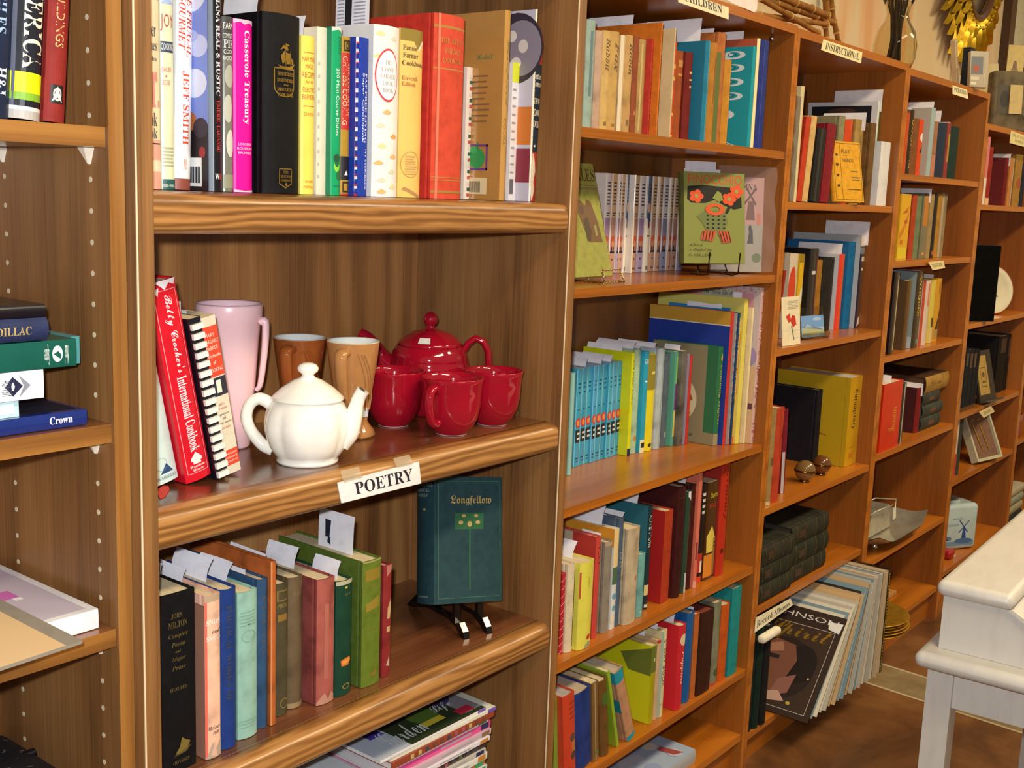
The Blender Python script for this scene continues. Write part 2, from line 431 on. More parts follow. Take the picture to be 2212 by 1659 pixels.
pts = [a, b_, c, d_]
q.add([(p.x, p.y, .0006) for p in pts]+[(p.x, p.y, .0) for p in pts], [(0, 1, 2, 3), (0, 4, 5, 1), (1, 5, 6, 2), (2, 6, 7, 3), (3, 7, 4, 0)], pm_)
for p0, p1 in ((a, d_), (b_, c)):
    dr = Vector((p1.x-p0.x, p1.y-p0.y, 0)).normalized(); nn = Vector((-dr.y, dr.x, 0))*.006
    q.add([(p0.x-nn.x, p0.y-nn.y, .0009), (p1.x-nn.x, p1.y-nn.y, .0009), (p1.x+nn.x, p1.y+nn.y, .0009), (p0.x+nn.x, p0.y+nn.y, .0009)], [(0, 1, 2, 3)], M('#b9a988', 'ink'))
struct('trim_1', q)

# ------------------------------------------------------------------ bookcases
def case(label, x0, x1, t, yf, yb, zt, shelves, mv, mbk, mh, edge, nose=False, base=.12, tt=.02, sy=.004, st=.019, top=True, line=None, eh=None):
    r = thing('bookcase', label, 'bookcase', ((x0+x1)/2, (yf+yb)/2, 0), 'bookcases along the back wall'); L = r.location.copy()
    for a, b in ((x0, x0+t), (x1-t, x1)):
        m = MB().box(a, b, yf, yb+.012, 0, zt, mv, front=edge)
        if line: m.box(a-.0004, a+.0016, yf-.0006, yf+.001, 0, zt, M(line, 'ink'))
        m.build('side_panel', r, L)
    MB().box(x0+t, x1-t, yb, yb+.010, 0, zt-.001, mbk).build('back_panel', r, L)
    if top: MB().box(x0+t, x1-t, yf, yb, zt-tt, zt, mh, front=eh or edge).build('top_board', r, L)
    MB().box(x0+t, x1-t, yf+.03, yf+.048, 0, base-.02, mh).build('plinth', r, L)
    for z in shelves:
        if nose:
            s = MB().box(x0+t+.0005, x1-t-.0005, 1.258, yb-.0005, z-.022, z, mh).build('shelf', r, L)
            pf = [(1.258, z+.0008), (1.246, z-.0005)]
            for k in range(7):
                pf.append((1.2415-.0165*math.sin(R_(k*15)), z-.018+.0165*math.cos(R_(k*15))))
            pf += [(1.225, z-.034)]
            for k in range(7): pf.append((1.2415-.0165*math.cos(R_(k*15)), z-.0375-.0165*math.sin(R_(k*15))))
            pf += [(1.258, z-.0545)]
            nb = MB().prism(pf, x0+t+.0008, x1-t-.0008, OAK_NOSE, True, cap=True)
            nb.box(x0+t+.001, x1-t-.001, 1.2574, 1.2588, z, z+.0007, M('#b88a5c', 'ink'))
            nb.build('bullnose_edge', s, L)
        else:
            MB().box(x0+t+.0005, x1-t-.0005, yf+sy, yb-.0005, z-st, z, mh, front=eh or edge).build('shelf', r, L)
    return r, L
CH_E = CH_H
zA = [1.5116, 1.100, .7012, .30, .10]
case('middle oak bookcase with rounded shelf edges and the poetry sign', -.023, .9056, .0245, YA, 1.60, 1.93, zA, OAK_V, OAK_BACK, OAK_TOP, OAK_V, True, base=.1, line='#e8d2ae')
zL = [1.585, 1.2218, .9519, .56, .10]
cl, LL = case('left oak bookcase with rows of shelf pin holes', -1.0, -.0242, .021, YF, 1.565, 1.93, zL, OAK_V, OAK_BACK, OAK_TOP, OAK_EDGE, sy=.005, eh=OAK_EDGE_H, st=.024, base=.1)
hole = None
for yy in (1.284, 1.492):
    for k in range(46):
        z = .14+k*.0384
        if any(0 < zz-z < .026 or abs(zz-.0345-z) < .012 for zz in zL): continue
        if hole is None:
            n = 10; hole = MB().add([(0, .0036*math.cos(6.2832*j/n), .0036*math.sin(6.2832*j/n)) for j in range(n)]+[(.003, .0036*math.cos(6.2832*j/n), .0036*math.sin(6.2832*j/n)) for j in range(n)],
                                    [tuple(range(n))]+[(j, (j+1) % n, n+(j+1) % n, n+j) for j in range(n)], M('#e4d8b8', 'ink')).build('pin_hole', cl); ho = hole
        else:
            ho = hole.copy(); COL.objects.link(ho)
        ho.location = Vector((-.0456, yy, z))-LL
for z in zL[:3]:
    for yy in (1.284, 1.492):
        MB().add([(-.0455, yy-.010, z-.0245), (-.0455, yy+.010, z-.0245), (-.0455, yy+.002, z-.044), (-.0455, yy-.002, z-.044),
                  (-.058, yy-.007, z-.0245), (-.058, yy+.007, z-.0245), (-.049, yy, z-.044)],
                 [(0, 1, 2, 3), (4, 5, 6), (0, 3, 6, 4), (1, 2, 6, 5), (0, 1, 5, 4), (2, 3, 6)], M('#e8dcc8', 'plastic')).build('shelf_pin', cl, LL)
zBs = [1.6544, 1.3512, .916, .59, .305, .12]
cb, LB = case("cherry bookcase of children's books right of the middle oak bookcase", .9075, 1.8285, .0155, YF, YB, 1.954, zBs, CH_V, CH_BACK, CH_H, CH_E)
zCs = [1.533, 1.159, .735, .463, .105]
cc, LC = case('cherry bookcase under the instructional sign', 1.8295, 2.5975, .0165, YF, YB, 1.950, zCs, CH_V, CH_BACK, CH_H, CH_E)
zDs = [1.633, 1.366, 1.071, .756, .400, .13]
cdn, LD = case('cherry bookcase below the gold feathered mirror', 2.5985, 3.4240, .022, YF, YB, 1.940, zDs, CH_V, CH_BACK, CH_H, CH_E)
zEs = [onY(2160, 450, YF).z+.01, onY(2195, 680, YF).z+.0, onY(2140, 880, YF).z+.018, onY(2120, 1018, YF).z+.018, .17]
ce, LE = case('low cherry bookcase holding the black album and encyclopedias', 3.4250, 4.30, .020, YF, YB, 1.838, zEs, CH_V, CH_BACK, CH_H, CH_E)
cf, LF = case('last cherry bookcase at the right edge of the row', 4.3010, 5.15, .020, YF, YB, 1.838, [1.55, 1.19, .90, .55, .15], CH_V, CH_BACK, CH_H, CH_E)
# screw heads / shelf clips under the top board of the children's case
MB().ball((1.806, 1.30, 1.925), .007, M('#c8c6c0', 'metal'), 8).build('clip', cb, LB)

zA0, zB0, zC0, zD0, zE0 = zA, zBs, zCs, zDs, zEs
zL, zBs, zCs, zDs, zEs = [[z+.0007 for z in q] for q in (zL, zBs, zCs, zDs, zEs)]
# shelves as places to stand things on
S = dict(
 L1=Shelf(zL[0], 1.262, YB, ''), A1=Shelf(zA[0]+.0014, 1.280, 1.60, 'on the cookbook shelf'), A2=Shelf(zA[1]+.0012, 1.30, 1.60, ''),
 A3=Shelf(zA[2]+.0012, 1.285, 1.60, 'on the poetry shelf'),
 B1=Shelf(zBs[0], 1.262, YB, "on the top children's shelf"), B2=Shelf(zBs[1], 1.45, YB, "on the second children's shelf"),
 B3=Shelf(zBs[2], 1.42, YB, "on the third children's shelf"), B4=Shelf(zBs[3], 1.27, YB, "on the fourth children's shelf"),
 B5=Shelf(zBs[4], 1.256, YB, "on the fifth children's shelf"),
 C1=Shelf(zCs[0], 1.262, YB, 'on the top instructional shelf'), C2=Shelf(zCs[1], 1.30, YB, 'on the second instructional shelf'),
 C3=Shelf(zCs[2], 1.27, YB, 'on the third instructional shelf'), C5=Shelf(zCs[4], 1.2, YB, ''),
 D1=Shelf(zDs[0], 1.262, YB, 'on the top shelf below the gold mirror'), D2=Shelf(zDs[1], 1.275, YB, 'on the second shelf below the gold mirror'),
 D3=Shelf(zDs[2], 1.27, YB, 'on the third shelf below the gold mirror'), D4=Shelf(zDs[3], 1.27, YB, 'on the fourth shelf below the gold mirror'),
 E1=Shelf(zEs[0], 1.262, YB, 'on the top shelf of the far right bookcase'), E3=Shelf(zEs[2], 1.28, YB, 'in the far right bookcase'), E4=Shelf(zEs[3], 1.27, YB, 'in the far right bookcase'))

for k_, q_ in S.items():
    q_.xmax = {'A': .8800, 'B': 1.8120, 'C': 2.5800, 'D': 3.4010, 'E': 4.2790}.get(k_[0], 99)
    lst, tp = {'B': (zB0, 1.934), 'C': (zC0, 1.930), 'D': (zD0, 1.920), 'E': (zE0, 1.818)}.get(k_[0], (None, 0))
    if lst: q_.zmax = min([z-.019 for z in lst+[tp+.019] if z > q_.z+.03])-.003
# ------------------------------------------------------------------ L: left oak case
s = S['L1']
bk(s, -38, 25, -10, '#1c2740', 'dark navy book with pale blue lettering, leftmost on the left oak bookcase', h=.28, d=.2, k='j', lean=4.5, art=[
  ('t', SF('AUTOMOBILES'), .3, .72, .33, .75, '#9fb9dc', 'd'), ('t', SF('H&J'), .35, .8, .09, .2, '#e9eef5', 'd')], suf='')
bk(s, 26, 98, -10, '#20242c', 'thick black book with bold white lettering and a neon yellow sticker', h=.285, d=.2, k='j', b=.012, lean=4.5, art=[
  ('b', 0, .035, '#b9b4ae'), ('b', .035, .05, '#e8e6e0'), ('r', .0, .12, .05, 1, '#5b6072'), ('t', SF('AMERICA'), .26, .9, .2, .62, '#f3ecd0', 'd'), ('r', .03, .97, .105, .185, '#e6f500'), ('r', .03, .97, .075, .105, '#86b830')], suf='')
bk(s, 99, 145, -10, '#8e2a24', 'dark red book with gold lettering, nearest the left panel of pin holes', h=.285, d=.2, k='h', b=.006, lean=4.5, art=[
  ('t', 'GREAT BUILDINGS', .3, .7, .3, .70, '#d9b878', 'd'), ('r', .2, .8, .075, .15, '#1e1a1a'), ('p', [(.25, .08), (.5, .145), (.75, .08), (.5, .1)], '#e7e2da'), ('ring', .3, .7, .085, .14, '#d8d3cc', .3)], suf='')
zz = zL[1]
xr = lambda u, y, z: solX(u, y, z)
flat(xr(187, 1.262, zz), 1.262, zz+.0005, .30, .235, .019, '#1c2f74', 'glossy navy blue book lying flat at the bottom of the left stack', k='g', ra=[('r', .05, .98, .02, .98, '#14182c')], art=[('t', SF('Crown'), .3, .78, .065, .165, '#f2f2f5', 'd')])
zz += .0198
MB_ = MB().box(-.012, .012, 0, .13, 0, .018, M('#c9e2e2', 'plastic')); MB_.box(-.0115, .0115, .001, .129, .0182, .0186, M('#dfe9ea', 'gloss'))
t_ = thing('jewel_case', 'pale aqua plastic case on the navy blue book in the left stack', 'case', (xr(20, 1.27, zz), 1.27, zz))
MB().box(-.13, .012, 0, .125, 0, .019, M('#bfe0df', 'gloss')).box(-.13, .006, -.0006, 0, .004, .016, M('#e8eef0', 'ink')).build('shell', t_)
MB().box(-.128, .010, .002, .123, .0192, .0205, M('#dceef0', 'gloss')).build('lid', t_)
zz += .0208
flat(xr(95, 1.262, zz), 1.262, zz, .24, .17, .034, '#eef0f2', 'white paperback lying in the left stack below the green volume', k='p', art=[
  ('t', 'NEVADA', .2, .75, .215, .165, '#44485a', 'h'), ('p', [(.15, .16), (.5, .2), (.85, .16), (.5, .11)], '#1c2140'), ('p', [(.1, .13), (.5, .07), (.9, .13), (.5, .105)], '#8a8d98')])
zz += .0347
r_ = thing('slipcased_book', 'thick green volume in a teal slipcase lying in the left stack', 'book', (xr(165, 1.262, zz), 1.262, zz))
mb, dm = book_mesh(.033, .2, .30, '#12574a', None, 'j', .001, [('t', 'Signature', .15, .85, .115, .095, '#eaf2ee', 'd'), ('o', .25, .75, .062, .085, '#dfeee8'), ('t', 'Mutual', .15, .85, .02, .05, '#eaf2ee', 'd')][:0] + [
  ('o', .2, .8, .06, .105, '#e4efe9'), ('p', [(.3, .07), (.5, .1), (.6, .08), (.45, .065)], '#12574a'), ('t', 'Signature', .1, .9, .118, .138, '#e4efe9', 'u'), ('t', 'Mutual', .1, .8, .035, .05, '#e4efe9', 'u')])
cv = mb.build('cover', r_); cv.rotation_euler = (0, R_(-90), 0); pg = pages_mesh(dm, '#d8d2b8').build('pages', r_); pg.rotation_euler = (0, R_(-90), 0)
MB().box(-.30, .012, .018, .21, .0, -.0008, M('#4b8f93', 'jacket')).box(.0006, .012, .012, .21, 0, .034, M('#4f9499', 'jacket')).box(-.30, .012, .2015, .21, 0, .034, M('#4f9499', 'jacket')).build('slipcase', r_)
zz += .0345
flat(xr(101, 1.262, zz), 1.262, zz, .24, .17, .027, '#262f52', 'dark blue cloth book with yellow lettering lying near the stack top', k='h', art=[
  ('t', SF('CADILLAC'), .3, .66, .09, .33, '#b49b5c', 'd'), ('t', SF('rt'), .25, .8, .37, .45, '#d3c23f', 'd')][:2])
zz += .0277
flat(xr(97, 1.262, zz), 1.262, zz, .24, .175, .015, '#15131a', 'thin black book topmost on the left stack', k='j')
# open portfolio on the third left shelf
zz = zL[2]
r_ = flat(xr(208, 1.27, zz), 1.265, zz+.0005, .36, .27, .026, '#f3f3f6', 'large white art book lying flat on the lowest visible left shelf', k='p', ra=[
  ('r', .04, .96, .03, .97, '#c9bfce'), ('r', .08, .92, .2, .97, '#cfc4b4'), ('r', .4, .52, .13, .2, '#d070c0'), ('r', .36, .4, .13, .16, '#f4f4f4')])
m = MB().box(-.30, 0, 0, .2, 0, .004, M('#8d8577', 'paper'))
m.art([('r', .0, .93, .0, .92, '#d9b98c'), ('r', .0, .6, .42, .92, '#3d3a4a'), ('o', .55, .62, .2, .27, '#8f5f3e'), ('r', .0, .2, .55, .9, '#565266'), ('p', [(.62, .22), (.7, .33), (.705, .32), (.64, .21)], '#5c5348')], lambda a, b, e: (-.30+.30*a, .2*b, .004+e))
o = solo(m, 'matted_print', 'tan picture in a grey mount resting on the large white book', 'picture', (0, 0, 0))
P1 = onZ(165, 1356, zL[2]+.045); o.matrix_world = Matrix.Translation((P1.x, P1.y-.012, zL[2]+.0285)) @ Matrix.Rotation(R_(3), 4, 'Z') @ Matrix.Rotation(R_(3.0), 4, 'X')
# dark glittery bag below
def spark():
    m, nt, b = _new('black_glitter_fabric'); tc = nt.nodes.new('ShaderNodeTexCoord'); v = nt.nodes.new('ShaderNodeTexVoronoi'); v.inputs['Scale'].default_value = 140
    nt.links.new(tc.outputs['Object'], v.inputs[0]); r = ramp(nt, [(.78, (.004, .004, .006, 1)), (.86, (.02, .02, .022, 1)), (1.0, (.25, .25, .25, 1))]); nt.links.new(v.outputs['Distance'], r.inputs[0])
    nt.links.new(r.outputs[0], b.inputs['Base Color']); b.inputs['Roughness'].default_value = .7; return m
bag = thing('bag', 'black glittery fabric bag in the lowest left bay', 'bag', (-.20, 1.40, .5605))
MB().rbox(-.2, .148, -.10, .14, 0, .178, .05, spark(), 5).build('body', bag)
MB().tube([(-.15+.3*k/10-.02, .02, .170+.0*math.sin(math.pi*k/10)) for k in range(11)], .006, M('#0c0c10', 'black')).build('zip', bag)

# ------------------------------------------------------------------ A1: cookbooks
s = S['A1']
lines = lambda n, w0, w1, c, s0=.12, s1=.85: [('r', s0, s1-random.random()*.2, w0+(w1-w0)*i/n, w0+(w1-w0)*(i+.45)/n, c) for i in range(n)]
bk(s, 302, 353, 0, '#ecd5ae', 'cream and pink banded cookbook, first beside the left panel', Y=1.285, h=.285, k='j', d=.2, art=[
  ('b', .83, 1, '#d9907c'), ('b', .87, .93, '#efd9bd'), ('b', 0, .22, '#e3a48f'), ('b', .08, .13, '#efd9bd'), ('b', .2, .206, '#3a3030'),
  ('t', SF('Better'), .1, .8, .67, .73, '#4a4644', 'h'), ('t', SF('Homes'), .1, .85, .61, .655, '#4a4644', 'h'), ('t', SF('Gardens'), .3, .85, .565, .585, '#4a4644', 'h'), ('t', SF('r.'), .55, .98, .36, .52, '#d7867c', 'h'),
  ('t', SF('Cook'), .1, .8, .28, .34, '#3c3836', 'h'), ('t', SF('Book'), .1, .8, .225, .272, '#3c3836', 'h')])
bk(s, 354, 381, 0, '#dfe0ba', 'pale green cookbook with a dark title box and red lettering', Y=1.288, h=.272, k='j', d=.2, art=[
  ('b', .86, 1, '#9fb4d8'), ('p', [(0, .86), (.5, .9), (1, .86), (1, .99), (0, .99)], '#e9e9e2'), ('t', 'JOY', -.0, .95, .735, .815, '#b33a42', 'h'), ('r', .0, .95, .64, .69, '#2e3e56'), ('t', 'COOKING', .02, .93, .65, .682, '#e5e8da', 'h'),
  ('t', 'BAUER', .05, .7, .55, .572, '#b6504a', 'h'), ('o', .25, .38, .525, .535, '#b6504a'), ('t', 'BECKER', .05, .6, .49, .512, '#b6504a', 'h'), ('b', 0, .05, '#215652'), ('t', 'BOBBS • MERRILL', .0, .95, .012, .026, '#dfe6d8', 'h')]
  + lines(6, .11, .21, '#a9ab8c', .0, .95))
bk(s, 381, 416, 0, '#f4f4f6', 'white jacketed cookbook with red-orange vertical lettering', Y=1.296, h=.27, k='j', d=.2, lean=1.6, art=[
  ('b', 0, .055, '#8f4a3c'), ('t', SI('THE FRUGAL'), .52, .92, .64, .985, '#cc4b2c', 'd'), ('t', SI('GOURMET'), .1, .45, .67, .93, '#cc4b2c', 'd'), ('t', SF('JEFF SMITH'), .3, .75, .22, .57, '#d2512f', 'd'), ('t', SF('M'), .42, .62, .1, .15, '#d88a5a', 'h')])
bk(s, 457, 485, 0, '#15161b', 'black cookbook with a blue sky cover and red author lettering', Y=1.264, h=.29, k='j', d=.2, b=.006, art=[
  ('r', 0, .22, 0, 1, '#64707c'), ('t', SF('LOUISIANA REAL & RUSTIC'), .42, .74, .43, .98, '#e9eaec', 'd'), ('t', SF('EMERIL LAGASSE'), .42, .72, .18, .41, '#bf3430', 'd'), ('t', SF('W'), .3, .6, .055, .08, '#e8e8ea', 'h'), ('t', SF('R'), .6, .85, .055, .08, '#c23a35', 'h')],
  la=[('r', 0, 1, 0, 1, '#7d90d8'), ('o', .68, .98, .8, .95, '#d7dcf2'), ('o', .8, 1.0, .6, .7, '#c5cdf0'), ('o', .72, .99, .42, .55, '#dbe0f5'), ('o', .6, .9, .66, .73, '#aebae8'),
      ('r', 0, 1, 0, .3, '#241a1c'), ('o', .7, .88, .27, .36, '#b0683c'), ('o', .84, 1, .24, .33, '#3b2f3a'), ('o', .6, .78, .2, .3, '#6a3328'), ('o', .9, .97, .15, .2, '#a22c2c'), ('r', .74, .93, .02, .15, '#efefec')] +
     [('r', .77+.012*i, .776+.012*i+.003*(i % 3), .035, .11, '#22242a') for i in range(12)])
bk(s, 485.5, 506, 35, '#77776a', 'grey photographic pie cookbook squeezed beside the magenta one', Y=1.278, k='j', d=.2, art=[
  ('b', .78, 1, '#3b3b36'), ('t', 'FARM', .05, .95, .93, .965, '#e8e8e2', 'h'), ('t', 'COMPLETE', .0, .95, .88, .905, '#e8e8e2', 'h'), ('t', SF('PIE'), .05, .95, .825, .87, '#f2f2ee', 'h'), ('t', 'COOK', .05, .95, .79, .815, '#e8e8e2', 'h'), ('t', 'BOOK', .05, .95, .755, .78, '#e8e8e2', 'h'),
  ('o', .1, 1.0, .6, .73, '#a9aa98'), ('o', .0, .8, .4, .56, '#b9baa8'), ('o', .2, 1, .2, .36, '#c9cabb'), ('b', .02, .1, '#8d8d70')])
bk(s, 508, 548, 41, '#e8129a', 'magenta cookbook in a clear jacket with white lettering', Y=1.276, k='j', d=.2, b=.004, art=[
  ('r', .0, .1, 0, 1, '#f04fb4'), ('t', SF('Casserole Treasury'), .42, .82, .4, .94, '#fbf3f8', 'd'), ('t', 'LOUSENE', .2, .9, .275, .29, '#f7d6ea', 'h'), ('t', 'ROUSSEAU', .15, .95, .25, .265, '#f7d6ea', 'h'), ('t', 'BRUNNER', .2, .9, .225, .24, '#f7d6ea', 'h'),
  ('p', [(0, .975), (.3, .985), (.5, .972), (.8, .985), (1, .97), (1, 1), (0, 1)], '#d9b9cf'), ('p', [(0, 0), (1, 0), (1, .012), (.5, .008), (0, .015)], '#d8c3d2')])
shield = [(.24, .70), (.24, .60)]+[(.5-.26*math.cos(R_(a)), .60-.055*math.sin(R_(a))) for a in range(15, 180, 15)]+[(.76, .60), (.76, .70)]
def outline(pts, th, c, cl=False):
    o = []; n = len(pts)
    for i in range(n if cl else n-1):
        (a, b), (c2, d) = pts[i], pts[(i+1) % n]; L = math.hypot(c2-a, (d-b)*4)+1e-6; nx, ny = -(d-b)*4/L*th, (c2-a)/L*th/4
        o.append(('p', [(a-nx, b-ny), (c2-nx, d-ny), (c2+nx, d+ny), (a+nx, b+ny)], c))
    return o
G = '#b8923a'
i7 = bk(s, 575, 653, 27, '#08080b', 'thick black household cookbook with a gold ship and shield', Y=1.258, k='h', d=.2, b=.009, sp='#08080b', pc='#8d8676', art=
  outline(shield+[(.24, .70)], .012, G, False) + [('p', [(.3, .72), (.42, .695), (.68, .695), (.8, .735), (.62, .712), (.4, .712)], G), ('p', [(.42, .725), (.38, .77), (.48, .80), (.5, .74)], G), ('p', [(.53, .725), (.5, .79), (.66, .785), (.64, .73)], G),
   ('p', [(.36, .80), (.45, .83), (.56, .82), (.58, .80), (.45, .81)], G), ('p', [(.68, .725), (.66, .765), (.73, .75), (.74, .73)], G), ('r', .5, .515, .715, .84, G), ('r', .64, .652, .715, .80, G), ('p', [(.515, .84), (.62, .83), (.515, .822)], G), ('r', .24, .76, .70, .704, G)] +
  [('t', SF(tx), a, b, c, d, G, 'h') for tx, a, b, c, d in (('HOUSEHOLD', .3, .72, .66, .68), ('DISCOVERIES', .29, .73, .625, .645), ('AND', .44, .58, .604, .614), ("MRS.CURTIS'S", .29, .72, .575, .595), ('COOK BOOK', .3, .72, .545, .565))] +
  outline([(.35, .14), (.35, .055), (.46, .04), (.5, .03), (.54, .04), (.68, .055), (.68, .14)], .01, G, True) + [('t', SF('THE'), .44, .58, .115, .13, G, 'h'), ('t', SF('SUCCESS'), .38, .65, .09, .105, G, 'h'), ('t', SF('COMPANY'), .38, .65, .068, .082, G, 'h'), ('p', [(.515, .066), (.54, .048), (.515, .042), (.49, .048)], G)])
slip(i7, .45, .075, .04)
i8 = bk(s, 653.5, 682, 77, '#f2dd62', 'yellow blender cookbook with red lettering', Y=1.266, k='j', d=.17, art=[('t', tx, a, b, c, d, '#c4552e', 'h') for tx, a, b, c, d in (('MARY MEADE', .05, .95, .84, .87), ('MAGIC', .22, .8, .795, .825), ('RECIPES', .03, .95, .74, .775), (SI('for the'), .2, .8, .70, .725), ('ELECTRIC', .08, .95, .65, .68), ('BLENDER', .06, .95, .605, .635), ('CHURCH', .15, .85, .5, .522), ('BOBBS', .25, .8, .075, .09), ('MERRILL', .15, .85, .04, .055))] + [('r', .1, .9, .56, .564, '#c4552e'), ('r', .1, .9, .895, .898, '#c4552e')])
slip(i8, .3, .08, .03)
bk(s, 683, 703, 58, '#e9e2cc', 'cream booklet with a column of faint dashes', Y=1.275, k='p', d=.17, art=[('r', .1, .28, .1+.075*i, .12+.075*i, '#b9b6b0') for i in range(10)])
bk(s, 707, 737, 58, '#12a468', 'bright green main course cookbook with a jar picture', Y=1.262, k='j', d=.19, la=[('r', 0, 1, 0, 1, '#0c7f58')], art=[
  ('t', '200 Main Course Dishes', .38, .68, .36, .76, '#eef7ef', 'd'), ('t', 'TRACY', .55, .8, .84, .95, '#0a4a34', 'd'), ('o', .25, .8, .14, .21, '#8fd33c'), ('o', .3, .75, .17, .23, '#0d6b40'), ('o', .2, .8, .2, .25, '#174f30'), ('o', .45, .95, .09, .15, '#2a6b3a'), ('t', 'Hearthside', .2, .9, .05, .065, '#0b5c40', 'h'),
  ('p', [(0, .975), (.5, .985), (1, .97), (1, 1), (0, 1)], '#cfd8c8')])
bk(s, 737.5, 756, 79, '#b9902f', 'red and gold key-pattern Chinese cookbook', Y=1.272, k='j', d=.18, art=[
  ('b', .42, .9, '#c62f28'), ('t', 'CHINESE COOKING', .1, .5, .45, .88, '#f0d9a0', 'd'), ('t', SF('THE FINE ART OF'), .58, .85, .5, .84, '#e9b86a', 'd'), ('b', .1, .25, '#1c1a20'), ('p', [(.3, .13), (.5, .16), (.7, .13)], '#eee'), ('f', .15, .85, .91, .98, '#3a2a10', .12, .012), ('f', .35, .65, .925, .965, '#3a2a10', .1, .01), ('f', .15, .85, .02, .09, '#3a2a10', .12, .012), ('r', .0, 1, .0, .012, '#b03a2a')])
def comb(n, cB):
    def fn(mb, T, d, h, xs):
        for k in range(n):
            z = h*(.015+.97*k/n); mb.box(xs+.0002, xs+.0055, -.0065, .012, z, z+h*.52/n, M(cB, 'plastic'))
    return fn
bk(s, 765, 806, 80, '#1f3fa8', 'blue comb-bound cookbook with a red and white striped edge', Y=1.262, k='p', d=.18, b=.002, t=.0268, mb_extra=comb(16, '#2340b0'), art=[
  ('r', 0, .18, 0, 1, '#f0eef0'), *[('r', 0, .18, (k+.0)/16, (k+.5)/16, '#d0313a') for k in range(16)], ('t', SF('FAT FREE LIVING'), .70, .86, .34, .78, '#dfe6ff', 'd'), ('t', 'Super Cookbook', .44, .64, .34, .78, '#f2f5ff', 'd'), ('t', 'IVY STEINBACK', .74, .86, .04, .3, '#dfe6ff', 'd')])
pies = []
for a, b in ((.2, .95), (.7, .93), (.15, .82), (.75, .78), (.25, .42), (.75, .36), (.3, .3), (.2, .2), (.75, .24), (.7, .15), (.3, .1), (.75, .06), (.45, .5), (.3, .03)):
    c = random.choice(['#e8b978', '#ecdca0', '#e6a85c', '#d9d8c0']); pies += [('p', [(a-.16, b), (a, b+.018), (a+.16, b), (a+.1, b-.012), (a-.1, b-.012)], c)]
i13 = bk(s, 808, 862, 54, '#f1efec', 'white cookbook with a red oval title and small printed pies', Y=1.262, k='j', d=.2, b=.007, art=pies+[('o', .04, .9, .56, .87, '#d0393c'), ('o', .075, .865, .572, .858, '#fbfafb')] +
  [('t', SF(tx), a, b, c, c+.026, '#a9a39c', 'h') for tx, a, b, c in (('THE', .34, .6, .775), ('FANNIE', .22, .7, .735), ('FARMER', .2, .74, .695), ('COOK', .27, .67, .655), ('BOOK', .27, .68, .615))])
slip(i13, .38, .075, .075, .003, art=[('r', .3, .5, .35, .8, '#23232a'), *[('r', .08, .28, .3+.05*i, .32+.05*i, '#a8a8b8') for i in range(12)], *[('r', .58, .92, .2+.05*i, .22+.05*i, '#a8a8b8') for i in range(14)]], lab='printed white slip with a black picture rising behind the white oval-title cookbook')
i14 = bk(s, 864, 911, 62, '#efc871', 'yellow cookbook with a torn jacket top over an olive board', Y=1.272, k='j', d=.19, b=.006, art=[
  ('b', .93, 1, '#8f7a2e'), ('p', [(.45, .94), (.95, .94), (.68, .885)], '#8f7a2e'), ('p', [(.68, .885), (.95, .945), (1, .93), (.72, .872)], '#f5ead2'),
  ('t', SF('Fannie'), .08, .62, .875, .905, '#57442c', 'h'), ('t', SF('Farmer'), .08, .7, .83, .862, '#57442c', 'h'), ('t', SF('Cookbook'), .06, .97, .785, .815, '#57442c', 'h'), ('t', SF('Eleventh'), .06, .68, .7, .725, '#b06a34', 'h'), ('t', SF('Edition'), .06, .58, .665, .69, '#b06a34', 'h'), ('ring', .06, .86, .12, .28, '#c28b44', .05)] + lines(8, .14, .26, '#cfa468', .22, .75) + [('p', [(.1, .05), (.9, .0), (.9, .015), (.2, .065)], '#b98a58')])
bk(s, 936, 1000, 30, '#c8372a', 'thick red French cookbook with faded gold lettering', Y=1.258, k='h', d=.2, b=.008, sp='#d04a33', art=[
  ('b', .925, .94, '#b07a38'), ('b', .705, .712, '#b8823c'), ('t', SF('THE ART OF'), .16, .92, .845, .875, '#b9803c', 'h'), ('t', SF('FRENCH'), .28, .82, .79, .82, '#b9803c', 'h'), ('t', SF('COOKING'), .22, .86, .74, .77, '#b9803c', 'h'), ('b', .1, .104, '#b8823c'), ('b', .115, .12, '#b8823c'), ('b', .03, .045, '#a87a38'), ('r', .1, .16, 0, 1, '#d87a5c')])
bk(s, 1001, 1013, 145, '#eee6da', 'thin white spiral booklet with red and green rings', Y=1.325, k='p', d=.16, art=[('r', .5, .95, .02+.045*k, .045+.045*k, ('#c8504a', '#3d5f4a', '#e8d8c8')[k % 3]) for k in range(21)])
bk(s, 1078, 1091, 22, '#b98a48', 'tall kraft brown cookbook with a green pepper on its cover', Y=1.255, k='g', d=.2, b=.002, sp='#c2934f', la=[
  ('t', CU('Herbett'), .70, .88, .75, .78, '#3c7a4a', 'h'), *[('r', .66, .66+.2*random.uniform(.6, 1), .66-.03*i, .668-.03*i, '#7b5a34') for i in range(9)], ('t', 'Herbs', .74, .84, .48, .5, '#8a6438', 'h'),
  ('f', .62, .86, .16, .3, '#6b3f86', .02, .012), ('o', .64, .83, .17, .28, '#2f9a50'), ('o', .66, .74, .25, .29, '#3aa85c'), ('r', .735, .75, .27, .31, '#2f7a40'), ('r', .63, .86, .03, .12, '#e3d0a0'), *[('r', .66+.012*i, .666+.012*i, .04, .1, '#3a3228') for i in range(11)]],
  art=[('t', CU('Cornfield'), .35, .8, .5, .85, '#5f7a3c', 'd'), ('t', 'COOKS', .25, .7, .3, .44, '#8f6b38', 'd')])
